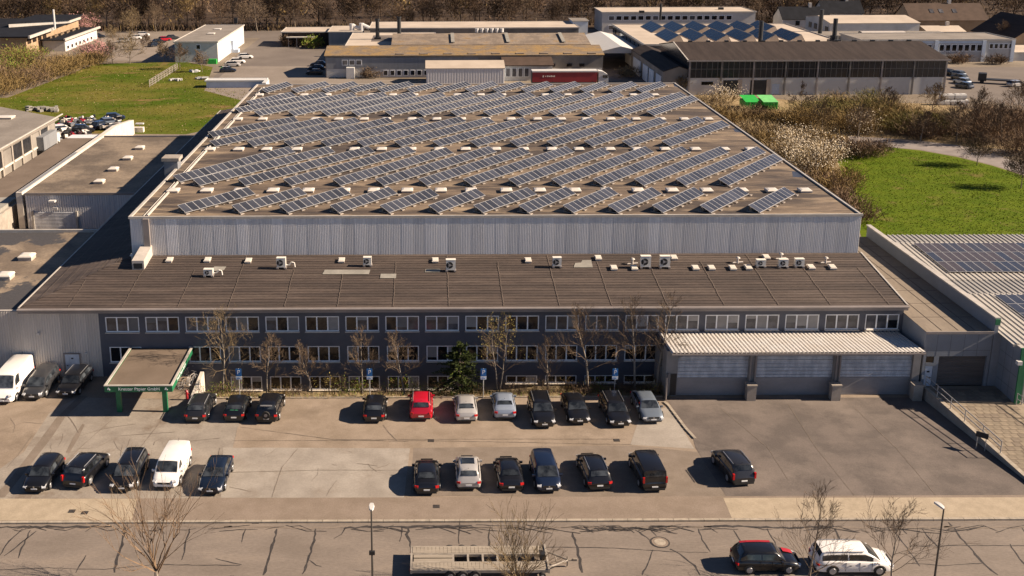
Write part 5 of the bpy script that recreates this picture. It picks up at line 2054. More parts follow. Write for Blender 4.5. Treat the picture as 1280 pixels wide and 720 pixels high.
# ------------------------------------------------------------------ small far cars
def far_car(px, py, col, rz, lab, name='parked_car', group='cars far behind the hall', z=.02):
    c = G(px, py)
    t = thing(name, (c.x, c.y, z), lab, 'car', group, rz)
    L, hw = 4.1, .92
    b = MB()
    rows = []
    for (s, w_, zt) in ((-.5, .76, .6), (-.47, .9, .85), (-.2, 1, .9), (.2, 1, .88), (.42, .93, .72), (.5, .72, .5)):
        y, w2 = s * L, hw * w_
        rows.append([(w2, y, .22), (w2, y, zt - .1), (w2 * .85, y, zt), (-w2 * .85, y, zt), (-w2, y, zt - .1), (-w2, y, .22)])
    b.grid(rows, closed=True)
    b.face(rows[0][::-1])
    b.face(rows[-1])
    b.box(-hw * .66, hw * .66, -.32 * L, .1 * L, 1.3, 1.38)
    b.build('body', P[col], t, smooth=True, shift=False)
    b = MB()
    rows = []
    for (s, w_, z_) in ((-.46, .82, .86), (-.33, .68, 1.3), (.1, .68, 1.3), (.27, .84, .86)):
        rows.append([(hw * .86, s * L, .84), (hw * w_, s * L, z_), (-hw * w_, s * L, z_), (-hw * .86, s * L, .84)])
    b.grid(rows)
    b.build('windows', M['car_glass'], t, shift=False)
    for sx in (1, -1):
        for yy in (-.3, .3):
            b = MB()
            b.tube((sx * (hw + .01), yy * L, .31), (sx * (hw - .2), yy * L, .31), .31, n=12)
            b.build('wheel', M['rubber'], t, shift=False)
    return t


g1 = 'cars in the far left car park'
far_car(123, 47, 'night', -1.2, 'dark blue car parked at the corner of the flat roofed house far left', group=g1)
far_car(155, 53, 'silver', -1.3, 'silver car in the front of the far left car park', group=g1)
far_car(169, 49, 'white', -1.3, 'white car behind the silver one in the far left car park', group=g1)
far_car(179, 45, 'white', -1.4, 'white car farthest back in the far left car park', group=g1)
far_car(193, 58, 'night', -.6, 'dark car with a bright front in the far left car park', group=g1)
far_car(206, 51, 'red', -1.2, 'dark red car in the far left car park', group=g1)
far_car(199, 54, 'black', -1.0, 'black car between the dark one and the red one in the far left car park', group=g1)
far_car(216, 49, 'greymet', -1.2, 'grey car beside the blank wall of the white block', group=g1)
g2 = 'cars beside the white block'
far_car(285, 90, 'night', -1.45, 'dark car nearest the hall beside the white block', group=g2)
far_car(291, 83, 'silver', -1.45, 'silver car second from the hall beside the white block', group=g2)
far_car(297, 79, 'white', -1.45, 'white car third from the hall beside the white block', group=g2)
far_car(307, 73, 'white', -1.45, 'white car farthest from the hall beside the white block', group=g2)
g3 = 'dark cars in the shade of the moss roofed factory'
far_car(393, 93, 'black', 1.5, 'black car nearest the hall in the shade of the moss roofed factory', group=g3)
far_car(395, 87.5, 'night', 1.5, 'dark blue car in the middle of three in the shade of the moss roofed factory', group=g3)
far_car(398, 82.5, 'night', 1.5, 'dark blue car farthest back of three in the shade of the moss roofed factory', group=g3)
g4 = 'cars in a row right of the dark glazed hall'
for (px, py, c_, lb) in ((1205, 110, 'night', 'nearest car of the row right of the dark glazed hall'), (1202, 104.5, 'silverblue', 'second nearest car of the row right of the dark glazed hall'),
                         (1199, 99.5, 'greymet', 'third nearest car of the row right of the dark glazed hall'), (1196, 95, 'steel', 'farthest car of the row right of the dark glazed hall'),
                         (1183, 93, 'black', 'dark car alone at the corner of the dark glazed hall')):
    far_car(px, py, c_, .35, lb, group=g4)
far_car(1270, 108, 'silver', -1.3, 'silver car at the right edge beyond the brown bushes')
t = thing('low_loader', tuple(G(1253, 105)), 'dark flatbed truck standing beside the grey tent', 'truck', None, 1.1)
b = MB()
b.cbox((0, 0, .9), (2.3, 7, .25))
b.build('flatbed', M['black'], t, shift=False)
b = MB()
b.cbox((0, 4.2, 1.4), (2.2, 1.7, 1.7))
b.build('cab', M['black'], t, shift=False)
for sx in (-1, 1):
    for yy in (-2.4, -1.2, 4.2):
        b = MB()
        b.tube((sx * 1.0, yy, .45), (sx * 1.2, yy, .45), .45, n=12)
        b.build('wheel', M['rubber'], t, shift=False)

# ------------------------------------------------------------------ scrap yard
rs = random.Random(21)
for i, (px, py, c_, lb) in enumerate(((143, 150, 'night', 'dark blue wrecked car at the far corner of the scrap yard'), (137, 156, 'steel', 'blue wrecked car in the middle of the scrap yard'),
                                      (126, 160, 'blue', 'pale blue wrecked car by the end of the white wall'), (104, 165, 'black', 'black wrecked car before the brown shed'),
                                      (76, 165, 'white', 'white wrecked car with a missing bonnet by the workshop'))):
    t = far_car(px, py, c_, rs.uniform(-1.6, -.2), lb, 'wrecked_car', 'wrecked cars in the scrap yard')
    t.rotation_euler = (rs.uniform(-.06, .06), rs.uniform(-.06, .06), t.rotation_euler.z)
b = MB()
for i in range(330):
    px, py = rs.uniform(62, 150), 0
    py = rs.uniform(150, 174) if px > 75 else rs.uniform(160, 180)
    if px > 112 and py > 163:
        continue
    if px > 95 and py > 172:
        continue
    c = G(px, py)
    s = (rs.uniform(.2, 1.3), rs.uniform(.2, 1.1), rs.uniform(.1, .6))
    b.cbox((c.x, c.y, rs.uniform(.1, .9)), s, rs.choice([0, 0, 0, 0, 0, 4, 4, 1, 2, 2, 3]), Matrix.Rotation(rs.uniform(0, 3), 3, 'Z') @ Matrix.Rotation(rs.uniform(-.6, .6), 3, 'X'))
tag(b.build('scrap_metal', [M['black'], M['white'], M['chute'], M['red'], M['rim']]), 'heap of mixed scrap metal parts between workshop and white wall', 'scrap', None, 'stuff')
for (px, py, lb) in ((45, 138, 'pale rubble pile behind the workshop'),):
    b = MB()
    for i in range(26):
        c = G(px + rs.uniform(-10, 26), py + rs.uniform(-2, 2))
        b.cbox((c.x, c.y, rs.uniform(.1, .5)), (rs.uniform(.4, 1.8), rs.uniform(.4, 1.2), rs.uniform(.2, .7)), 0, Matrix.Rotation(rs.uniform(0, 3), 3, 'Z'))
    tag(b.build('rubble', M['patchgrey']), lb, 'rubble', None, 'stuff')
t = thing('garden_hut', tuple(G(173, 165)), 'small pale crate with a flat white lid at the meadow edge', 'crate')
c = parent_origin(t)
b = MB()
b.box(c.x - 1.0, c.x + 1.0, c.y - .5, c.y + .5, 0, .9)
b.build('crate', M['sill'], t)
b = MB()
b.box(c.x - .7, c.x + .7, c.y + .8, c.y + 1.6, 1.2, 1.4)
b.tube((c.x, c.y + 1.2, 0), (c.x, c.y + 1.2, 1.2), .08)
b.build('lid', M['white'], t)

# ------------------------------------------------------------------ far buildings
def flat_block(name, lab, x0, x1, y0, y1, z, wall, roof, edge='trim', wins=(), dom=(), mull=None, eh=.3):
    t = thing(name, ((x0 + x1) / 2, (y0 + y1) / 2, 0), lab, 'building')
    b = MB()
    b.box(x0, x1, y0, y1, 0, z)
    b.build('wall', M[wall], t)
    b = MB()
    b.box(x0 - .15, x1 + .15, y0 - .15, y1 + .15, z, z + .1)
    b.build('roof', M[roof], t)
    b = MB()
    for (a, c, d, e) in ((x0 - .3, x1 + .3, y0 - .3, y0 - .15), (x0 - .3, x1 + .3, y1 + .15, y1 + .3), (x0 - .3, x0 - .15, y0 - .15, y1 + .15), (x1 + .15, x1 + .3, y0 - .15, y1 + .15)):
        b.box(a, c, d, e, z - .12, z + eh)
    b.build('roof_edge', M[edge], t)
    for (a, c, d, e, m_) in wins:
        b = MB()
        b.box(a, c, y0 - .05, y0 + .1, d, e)
        wn = b.build('window', M['white_frame'], t)
        b = MB()
        b.box(a + .14, c - .14, y0 - .08, y0 - .04, d + .14, e - .14)
        b.build('pane', M[m_], wn)
    return t


# white block by the far left yard
t = flat_block('white_block', 'white two storey block with a grey flat roof behind the meadow', -66.2, -55.0, 277, 318, 5.3, 'white', 'flatroof2',
               wins=[(-60.6, -59.4, 3.4, 4.7, 'pane'), (-60.6, -59.4, .6, 2.0, 'pane')], eh=.25)
b = MB()
for k in range(13):
    for z in (1.0, 3.4):
        b = MB()
        y0 = 280 + k * 2.9
        b.box(-55.06, -54.9, y0, y0 + 1.7, z, z + 1.2)
        b.build('window', M['bluish'], t)
b = MB()
b.box(-54.99, -54.3, 296, 299.5, 0, 3.4)
b.box(-54.3, -53.0, 296, 298.5, 0, .9)
b.build('entrance', M['bluish'], t)
for (px, py) in ((264, 42.5), (272, 37)):
    p = G(px, py, 5.4)
    inst('skylight', sm, t, p - parent_origin(t), (0, 0, 0), (1.7, 1.7, 1))
p = G(295, 29, 5.4)
b = MB()
b.box(p.x - .5, p.x + .5, p.y - .6, p.y + .4, 5.41, 7.0)
b.build('chimney', M['black'], t)
p = G(266, 79)
p.y = 274.6
b = MB()
b.box(p.x - 1.3, p.x + 1.3, p.y - 1.0, p.y + .2, 0, 1.25)
tag(b.build('green_container', M['brightgreen']), 'small green container at the front of the white block', 'container')
b = MB()
b.box(p.x - 3.6, p.x - 1.4, p.y - 1.0, p.y + .2, 0, 1.2)
tag(b.build('grey_container', M['galv_dk']), 'dark grey container left of the small green container', 'container')
t = flat_block('long_shed', 'long low pale blue shed with a white flat roof behind the hall', -49.8, -36.6, 236, 239, 1.55, 'bluish', 'white', 'white', eh=.2)
b = MB()
b.box(-36.5, -35.6, 231, 236, 0, 1.9)
b.build('side_wall', M['white'], t)

# house with two flat roofs far left
t = thing('flat_roofed_house', (-120, 305, 0), 'large old house with stepped flat slate roofs behind bushes far left', 'building')
b = MB()
b.box(-150, -109.5, 289, 334, 0, 5.4)
b.build('wall', M['brick'], t)
b = MB()
b.prism([(-152, 287), (-108, 287), (-108.6, 306), (-109.5, 337), (-152, 337)], 5.4, 5.75)
b.build('roof', M['navyroof'], t)
b = MB()
b.prism([(-108, 286.8), (-107.5, 286.8), (-108.2, 309), (-108.7, 309)], 5.2, 5.95)
b.prism([(-122, 310), (-108.2, 322), (-108.6, 334), (-122.5, 334)], 5.76, 6.8)
b.build('roof_edge', M['trim'], t)
b = MB()
b.prism([(-122.3, 309.6), (-107.7, 321.6), (-108.1, 335), (-123, 335)], 6.8, 7.1)
b.build('upper_roof', M['navyroof'], t)
b = MB()
b.box(-109, -102.7, 300, 330, 0, 3.3)
b.build('side_wing_wall', M['palewall'], t)
b = MB()
b.box(-109, -102, 298, 331, 3.3, 3.55)
b.build('side_wing_roof', M['navyroof'], t)
b = MB()
b.box(-102.3, -101.8, 298, 331, 3.2, 3.85)
b.build('roof_edge', M['trim'], t)
for k in range(7):
    b = MB()
    b.box(-102.75, -102.6, 301 + k * 3.6, 303.2 + k * 3.6, .4, 1.6)
    wn = b.build('window', M['white_frame'], t)
    b = MB()
    b.box(-102.65, -102.55, 301.3 + k * 3.6, 302.9 + k * 3.6, .55, 1.45)
    b.build('pane', M['pane'], wn)
for k in range(4):
    b = MB()
    b.box(-109.6, -109.3, 290 + k * 4, 292.4 + k * 4, 3.4, 4.8)
    b.build('window', M['pane_warm'], t)
p = GY(67.5, 22, 306)
b = MB()
b.tube((p.x, 306, 5.8), (p.x, 306, p.z + 2.3), .3, n=8)
b.build('chimney', M['white'], t)
b = MB()
for k in range(10):
    b.box(-107.6 + (k % 2) * .4, -107 + (k % 2) * .4, 301 + k * 2.6, 302.4 + k * 2.6, 3.56, 4.1)
b.build('roof_plants', M['twig'], t)

# moss-roofed factory right behind the hall
t = thing('mossy_factory', (9, 258, 0), 'long factory with two moss covered gable roofs and sooty walls behind the hall', 'building')
b = MB()
b.gable(-24.2, 41.6, 250, 266, 0, 5.2, 6.5, 'x', 0, 1, .3)
b.build('front_bay', [M['dirtywall'], M['mossroof']], t)
b = MB()
b.gable(-9, 41.0, 266.35, 290, 0, 5.6, 7.1, 'x', 0, 1, .1)
b.build('rear_bay', [M['dirtywall'], M['greyroof']], t)
b = MB()
b.box(-24.0, 41.4, 249.9, 249.98, .1, 2.1)
b.build('plinth_band', M['palewall'], t)
b = MB()
b.box(-24.0, 12, 249.86, 249.96, 2.12, 4.75)
b.build('upper_band', M['galv_dk'], t)
for k in range(14):
    x = -.5 + k * 1.6 - 10
    b = MB()
    b.box(x, x + 1.1, 249.82, 249.9, .5, 1.8)
    wn = b.build('window', M['white_frame'], t)
    b = MB()
    b.box(x + .12, x + .98, 249.79, 249.82, .62, 1.68)
    b.build('pane', M['pane'], wn)
for x in (-20.3, -18.6, -17.0):
    b = MB()
    b.box(x, x + 1.4, 249.78, 249.86, 3.0, 4.3)
    wn = b.build('window', M['white_frame'], t)
    b = MB()
    b.box(x + .12, x + 1.28, 249.74, 249.78, 3.12, 4.18)
    b.build('pane', M['pane_blind'], wn)
b = MB()
for k in range(9):
    x = -7.5 + k * 5.7
    b.box(x, x + 1.9, 250.4, 252.4, 5.48, 5.62)
b.build('roof_light', M['greyroof'], t)
b = MB()
b.box(-19.2, -17.3, 248.2, 249.8, 0, 2.6)
b.build('white_cabinet', M['white'], t)
for k in range(3):
    b = MB()
    x = 6 + k * 14
    b.box(x, x + .9, 267.6, 277.2, 6.2, 6.35)
    o = b.build('roof_strip', M['patchgrey'], t)
    for v in o.data.vertices:
        v.co.z += (v.co.y + 258 - 266.35) / 11.8 * 1.5 - .25
for (x, nm) in ((33.0, 1), (29, 1), (36, 1)):
    b = MB()
    b.box(x, x + 1.2, 249.8, 249.9, 2.5, 3.2)
    b.build('window', M['pane'], t)
t = thing('lean_to', (23, 246, 0), 'white lean-to office with a brown roof and tall windows beside the red lorry', 'building')
b = MB()
b.box(17.6, 29, 244.5, 249.7, 0, 3.6)
b.build('wall', M['palewall'], t)
b = MB()
b.face([(17.4, 243.9, 3.7), (29.3, 243.9, 3.7), (29.3, 249.75, 4.9), (17.4, 249.75, 4.9)])
b.face([(17.4, 243.9, 3.5), (29.3, 243.9, 3.5), (29.3, 243.9, 3.7), (17.4, 243.9, 3.7)])
b.build('roof', M['redroof'], t)
for k in range(4):
    x = 18.1 + k * 1.45
    b = MB()
    b.box(x, x + 1.15, 244.4, 244.5, .9, 3.0)
    wn = b.build('window', M['white_frame'], t)
    b = MB()
    b.box(x + .12, x + 1.03, 244.36, 244.4, 1.0, 2.9)
    b.build('pane', M['pane_blind'], wn)
t = thing('pale_shed', (9, 242, 0), 'pale corrugated shed with a cream gable roof in the middle behind the hall', 'building')
b = MB()
b.gable(-.3, 17.4, 238.8, 247.5, 0, 3.75, 4.9, 'x', 0, 1, .2)
b.build('shell', [M['bluish'], M['creamroof']], t)
b = MB()
b.corr((-.3, 238.75), (17.4, 238.75), 0, 3.7, .6, .06)
b.build('cladding', M['galv'], t)

# red lorry
c0 = G(664.5, 106)
t = thing('red_lorry', (c0.x + 7.5, 238, 0), 'articulated lorry with a dark red tarpaulin trailer and white cab behind the hall', 'lorry')
x0 = c0.x
b = MB()
b.box(x0, x0 + 14.6, 237, 239.5, .85, 3.1)
tp = b.build('tarpaulin', M['lorryred'], t)
b = MB()
b.box(x0 - .05, x0 + 14.7, 236.9, 239.6, 3.1, 3.42)
b.build('roof', M['white'], t)
b = MB()
b.box(x0 - .12, x0 - .01, 237, 239.5, .5, 3.1)
b.box(x0, x0 + 14.5, 237.2, 239.3, .5, .84)
b.build('chassis', M['black'], t)
b = MB()
rows = []
for (x, z) in ((14.95, 3.35), (15.9, 3.2), (17.0, 2.5), (17.2, 1.6), (17.2, .4)):
    rows.append([(x0 + x, 237.1, z), (x0 + x, 239.4, z)])
b.grid(rows)
for yy in (237.1, 239.4):
    b.face([(x0 + 14.95, yy, .4), (x0 + 17.2, yy, .4), (x0 + 17.2, yy, 1.6), (x0 + 17.0, yy, 2.5), (x0 + 15.9, yy, 3.2), (x0 + 14.95, yy, 3.35)])
b.face([(x0 + 14.95, 237.1, .4), (x0 + 14.95, 239.4, .4), (x0 + 14.95, 239.4, 3.35), (x0 + 14.95, 237.1, 3.35)])
b.build('cab', M['white'], t)
b = MB()
b.box(x0 + 15.9, x0 + 17.0, 237.04, 237.09, 1.75, 2.4)
b.build('side_window', M['car_glass'], t)
for xx in (2.2, 3.4, 4.6, 13.6, 16.3):
    b = MB()
    b.tube((x0 + xx, 236.95, .48), (x0 + xx, 239.5, .48), .48, n=14)
    b.build('wheel', M['rubber'], t)
b = MB()
for k, (dx, w_) in enumerate(((2.3, .28), (2.9, .2), (3.3, .3), (3.7, .3), (4.1, .3), (4.5, .28), (4.85, .22))):
    b.box(x0 + dx, x0 + dx + w_, 236.96, 236.995, 2.02 if k else 1.95, 2.3 if k % 2 else 2.36)
b.build('faded_lettering', M['sill'], tp)

# rear rows of factory
t = flat_block('dark_pavilion', 'low dark building with a pale flat roof and front canopy behind the far yard', -42.5, -28.5, 310, 322, 4.1, 'darkroof', 'creamroof', eh=.2)
b = MB()
b.box(-41, -33.0, 307.6, 310, 2.7, 2.9)
b.build('canopy', M['trim'], t)
for k in range(4):
    b = MB()
    b.box(-40.5 + k * 2.4, -40.3 + k * 2.4, 307.8, 308.0, 0, 2.7)
    b.build('post', M['gutter'], t)
t = flat_block('tall_cube', 'dark cube shaped building with a cream flat roof right of the dark pavilion', -28.2, -19, 303, 318, 4.9, 'galv_dk', 'creamroof', eh=.15)
t = flat_block('cream_roof_block', 'low cream flat roof block in front of the two black chimney stacks', -21, 2, 268, 302, 4.6, 'palewall', 'creamroof', eh=.2)
b = MB()
b.box(-15, -5, 282, 296, 4.7, 4.74)
b.build('roof_well', M['yard'], t)
t = flat_block('long_rear_hall', 'long rear hall with a cream roof in front of the forest', -16.7, 44, 309, 326, 5.2, 'dirtywall', 'creamroof', eh=.2)
b = MB()
b.box(20, 42, 308.85, 308.95, 1.8, 3.6)
b.build('window_band', M['glassband'], t)
b = MB()
for k in range(6):
    x = 14 + k * 1.4
    b.tube((x, 300, 5.0), (x, 300, 6.1), .55, n=8)
tag(b.build('roof_fans', M['white']), 'row of white roof fans on the rear factory', 'fan')
t = flat_block('rear_hut', 'small white rooftop hut at the right end of the long rear hall', 43.5, 48, 318, 326, 6.2, 'bluish', 'flatroof2', eh=.15)
for (px, py, h_, lb) in ((472, 50, 10.2, 'left one of the two black chimney stacks on the rear factory'), (499, 50, 10.8, 'right one of the two black chimney stacks on the rear factory')):
    p = G(px, py, 4.5)
    b = MB()
    b.tube((p.x, p.y, 3), (p.x, p.y, h_), .55, .5, n=10)
    b.tube((p.x, p.y, h_ - .4), (p.x, p.y, h_), .62, n=10)
    b.box(p.x - .9, p.x + .9, p.y - .9, p.y + .9, 3, 5.2)
    tag(b.build('chimney_stack', M['black']), lb, 'chimney', 'black chimney stacks')
p = G(440, 46, 5)
for (px, h_, lb) in ((440, 2.0, 'white bent air duct on the tall cube roof, left one'), (452, 2.2, 'white bent air duct on the rear roof, right one')):
    p = G(px, 38, 5)
    b = MB()
    b.tube((p.x, p.y, 4.9), (p.x, p.y, 4.9 + h_), .7, n=8)
    b.tube((p.x, p.y, 4.9 + h_ - .4), (p.x + 2.2, p.y, 4.9 + h_ - 1.4), .55, n=8)
    tag(b.build('air_duct', M['white']), lb, 'duct')

# white tent roof between the factories
t = thing('loading_tent', (48, 275, 0), 'white tent roof spanning the lane between two factories', 'tent')
b = MB()
b.gable(42.2, 53.6, 262, 295, 4.0, 4.2, 5.6, 'y', 0, 1, .2)
b.build('tent_roof', [M['white'], M['white']], t)
b = MB()
for x in (42.4, 53.4):
    for y in (262.3, 278, 294.7):
        b.box(x - .12, x + .12, y - .12, y + .12, 0, 4.0)
b.build('post', M['gutter'], t)
c = G(796, 85)
t = thing('box_trailer', c, 'cream box trailer with an open dark side in the lane', 'trailer')
b = MB()
b.box(c.x - 1.7, c.x + 1.6, c.y - 1.2, c.y + 7, .6, 3.1)
b.build('box_body', M['canopy'], t)
b = MB()
b.box(c.x - 1.8, c.x + 1.7, c.y - 1.3, c.y + 7.1, 3.1, 3.25)
b.build('roof', M['bluish'], t)
b = MB()
b.box(c.x - 1.4, c.x + 1.4, c.y - 1, c.y + 6.8, 0, .59)
b.build('wheels', M['rubber'], t)

# sawtooth building
t = flat_block('sawtooth_factory', 'cream flat roofed factory with two rows of blue sawtooth roof lights', 54, 104, 262, 309, 5.9, 'dirtywall', 'creamroof', eh=.35)
for k in range(8):
    b = MB()
    y0 = 264 + k * 5.6
    b.box(53.7, 53.69, y0, y0 + 4.6, 4.0, 5.2)
    b.box(53.68, 53.9, y0, y0 + 4.6, 4.0, 5.2)
    b.build('window', M['pane'], t)
for (pxs, y0, y1) in (((818, 845, 872, 902, 928, 954), 288, 304), ((838, 869, 896, 927, 955, 986), 268, 284)):
    for px in pxs:
        xa = GY(px, 40, (y0 + y1) / 2).x
        lt = MB()
        xl, xr, zt = xa - 2.5, xa + 1.7, 7.75
        lt.face([(xl, y0, 6.0), (xa + .6, y0, zt), (xr, y0, 6.0)][::-1])
        lt.face([(xl, y1, 6.0), (xa + .6, y1, zt), (xr, y1, 6.0)])
        lt.face([(xr, y0, 6.0), (xa + .6, y0, zt), (xa + .6, y1, zt), (xr, y1, 6.0)][::-1])
        lt.face([(xl, y0, 6.0), (xl, y1, 6.0), (xa + .6, y1, zt), (xa + .6, y0, zt)][::-1])
        hb = lt.build('roof_light', M['creamroof'], t)
        d = Vector((xa + .6 - xl, 0, zt - 6.0))
        n_ = Vector((-d.z, 0, d.x)).normalized() * .05
        for k in range(5):
            q = MB()
            ya, yc = y0 + .4 + k * (y1 - y0 - .8) / 5, y0 + .25 + (k + 1) * (y1 - y0 - .8) / 5
            pts = [Vector((xl, ya, 6.0)) + d * .08 + n_, Vector((xl, yc, 6.0)) + d * .08 + n_, Vector((xl, yc, 6.0)) + d * .93 + n_, Vector((xl, ya, 6.0)) + d * .93 + n_]
            q.face([tuple(v) for v in pts][::-1])
            q.build('pane', M['bluelight'], hb)
for (px, py, h_, lb) in ((950, 55, 10.6, 'thin black flue in front of the sawtooth roof lights'), (1025, 40, 11, 'tall black flue left of the white gabled office'), (1042, 55, 11.2, 'tall black flue with a thick foot right of the sawtooth factory')):
    p = G(px, py, 5.9)
    b = MB()
    b.tube((p.x, p.y, 5.5), (p.x, p.y, h_ + 1), .55, n=10)
    if px > 1030:
        b.tube((p.x, p.y, 5.5), (p.x, p.y, 8), 1.0, n=10)
        b.box(p.x - 1.4, p.x + 1.4, p.y - 1, p.y + 1, 5.5, 7.0)
    tag(b.build('flue', M['black']), lb, 'chimney', 'black flues on the factory roofs')
# grey gabled link in front of it
t = thing('link_building', (53, 250, 0), 'sooty grey link building with tall white doors left of the dark glazed hall', 'building')
b = MB()
b.gable(50.5, 57, 225, 261.8, 0, 4.9, 6.0, 'y', 0, 1, .1)
b.build('shell', [M['dirtywall'], M['darkroof']], t)
for (ya, yc) in ((226.5, 231.5), (234, 239), (240.5, 246), (249, 258)):
    b = MB()
    b.box(50.3, 50.45, ya, yc, .1, 3.7)
    b.build('door', M['bluish'], t)

# dark glazed hall
dx0, dx1, dy0, dy1 = 55.6, 110.5, 224, 252
t = thing('glazed_hall', (83, 238, 0), 'long dark hall with industrial glazing over a whitewashed base and a brown roof', 'building')
b = MB()
b.box(dx0, dx1, dy0, dy1, 0, 3.7)
b.build('base_wall', M['palewall'], t)
b = MB()
b.gable(dx0 + .05, dx1 - .05, dy0 + .05, dy1 - .05, 3.7, 7.5, 9.6, 'x', 0, 1, .45)
b.build('upper_shell', [M['glassband'], M['darkroof']], t)
for k in range(48):
    x = dx0 + .4 + k * (dx1 - dx0 - .8) / 47
    b = MB()
    b.box(x - .045, x + .045, dy0 - .03, dy0 + .04, 3.75, 7.4)
    b.build('mullion', M['mullion'], t)
for z in (5.6,):
    b = MB()
    b.box(dx0 + .1, dx1 - .1, dy0 - .02, dy0 + .045, z - .05, z + .05)
    b.build('transom', M['mullion'], t)
for k in range(9):
    x = dx0 + .15 + k * (dx1 - dx0 - .3) / 8
    b = MB()
    b.box(x - .16, x + .16, dy0 - .28, dy0 - .04, 0, 7.45)
    b.build('column', M['mullion'] if k % 2 else M['gutter'], t)
b = MB()
b.box(dx0 - .5, dx1 + .5, dy0 - .62, dy0 - .46, 7.25, 7.55)
b.build('gutter', M['gutter'], t)
b = MB()
b.face([(dx0 - .47, dy0 - .5, 7.62), (dx0 - .2, dy0 - .5, 7.62), (dx0 - .2, 238, 9.78), (dx0 - .47, 238, 9.78)])
b.build('verge', M['trim'], t)
for (pa, pb) in ((904, 922), (938, 958)):
    xa, xb = GY(pa, 105, dy0).x, GY(pb, 105, dy0).x
    b = MB()
    b.box(xa, xb, dy0 - .06, dy0 + .05, 0, 3.2)
    b.build('gateway', M['black'], t)
    b = MB()
    b.box(xb + .02, xb + .9, dy0 - .1, dy0 + .05, 0, 3.4)
    b.build('gate_post', M['creamroof'], t)
b = MB()
xa = GY(965, 112, dy0).x
b.box(xa, xa + 1.5, dy0 - .05, dy0 + .05, .2, 2.3)
b.build('door', M['doorblue'], t)
b = MB()
b.box(58.5, 61, dy0 - .05, dy0 + .05, 2.2, 2.9)
b.build('window', M['pane'], t)
b = MB()
for k in range(13):
    x = dx0 + 3 + k * 4.1
    b.box(x, x + .8, 237.6, 238.4, 9.72, 10.0)
b.build('ridge_vent', M['black'], t)

# white long office top right
t = flat_block('white_office', 'long white two storey office in front of the forest', 56, 105, 341, 357, 6.5, 'palewall', 'creamroof', 'trim', eh=.25,
               wins=[(58 + k * 2.35, 59.9 + k * 2.35, 4.0, 5.5, rw.choice(['pane', 'pane_blind', 'pane_warm', 'pane'])) for k in range(17)] +
                    [(58 + k * 2.35, 59.9 + k * 2.35, 1.0, 2.5, 'pane_blind') for k in range(4)])
for (px, py) in ((802, 16), (901, 12)):
    p = G(px, py, 6.6)
    b = MB()
    b.box(p.x - .8, p.x + .8, p.y - .5, p.y + .5, 6.61, 7.3)
    b.build('roof_vent', M['black'], t)
p = GY(822.5, 31, 335)
b = MB()
b.tube((p.x, 332, 5), (p.x, 332, 10.0), .35, n=8)
tag(b.build('flue', M['black']), 'thin dark flue in front of the long white office', 'chimney', 'black flues on the factory roofs')
# right strip-window building and neighbours
wl_ = []
for k in range(12):
    x = 124 + k * 1.62 if k < 12 else 0
    wl_.append((x, x + 1.35, 2.7, 4.5, 'pane'))
for k in range(5):
    x = 145 + k * 1.25
    wl_.append((x, x + 1.05, 3.3, 4.7, 'pane'))
t = flat_block('strip_window_block', 'long pale building with a strip of windows right of the dark glazed hall', 112, 151.3, 273, 287.5, 5.6, 'palewall', 'flatroof2', eh=.3, wins=wl_)
for x in (131.2, 143.5, 151):
    b = MB()
    b.box(x - .45, x + .45, 272.6, 272.98, 0, 5.5)
    b.build('pier', M['bluish'], t)
b = MB()
b.box(113, 143, 272.85, 272.95, 4.75, 5.45)
b.build('frieze', M['bluish'], t)
t = thing('gabled_office', (126, 300, 0), 'white building with a shallow cream gable roof beside the black flues', 'building')
b = MB()
b.gable(113, 138, 298, 318, 0, 7.3, 8.5, 'x', 0, 1, .2)
b.build('shell', [M['palewall'], M['creamroof']], t)
for k in range(4):
    b = MB()
    b.box(112.85, 113.05, 299.5 + k * 4.4, 301.6 + k * 4.4, 4.6, 6.2)
    b.build('window', M['pane'], t)
t = flat_block('grey_roof_extension', 'flat grey roofed extension with a long roof light in front of the gabled office', 108, 143, 288.2, 297.7, 5.0, 'palewall', 'flatroof2', eh=.15)
b = MB()
rows = []
for (y, z) in ((290, 5.15), (291, 5.8), (292.6, 5.8), (293.6, 5.15)):
    rows.append([(119, y, z), (131, y, z)])
b.grid(rows)
b.build('roof_light', M['chute'], t)


def house(name, lab, x0, x1, y0, y1, ze, zr, axis, wall, roof, wins=()):
    t = thing(name, ((x0 + x1) / 2, (y0 + y1) / 2, 0), lab, 'house')
    b = MB()
    b.gable(x0, x1, y0, y1, 0, ze, zr, axis, 0, 1, .4)
    b.build('shell', [M[wall], M[roof]], t)
    b = MB()
    xm, ym = (x0 + x1) / 2, (y0 + y1) / 2
    b.box(xm + 2, xm + 2.9, ym - .4, ym + .5, zr - .8, zr + 1.3)
    b.build('chimney', M['whiteconc'], t)
    for (a, c, d, e) in wins:
        b = MB()
        b.box(a, c, y0 - .1, y0 + .05, d, e)
        b.build('window', M['pane'], t)
    return t


house('slate_house', 'white house with a dark slate roof beside the tall black flue', 114, 129, 341, 351, 4.2, 7.6, 'x', 'palewall', 'navyroof', [(118, 119.3, 2.2, 3.6)])
house('slate_house', 'dark slate roofed house half hidden by the gabled office, near the forest', 131, 144, 352, 362, 5, 8.6, 'x', 'palewall', 'navyroof')
t = house('brown_house', 'long brown tiled house with three roof windows at the top right', 153, 177, 336, 350, 4.2, 8.8, 'x', 'brick', 'redroof')
sl = atan2(4.6, 7)
for x in (160.5, 163.5, 167.8):
    b = MB()
    b.cbox((x, 339.6, 4.2 + 3.6 / 7 * 4.6 + .2), (1.3, 1.9, .12), rot=Matrix.Rotation(sl, 3, 'X'))
    b.build('roof_window', M['pane_blind'], t)
house('garage', 'small cream roofed outbuilding in front of the brown tiled house', 150, 161, 318, 328, 2.6, 3.8, 'x', 'brick', 'creamroof')
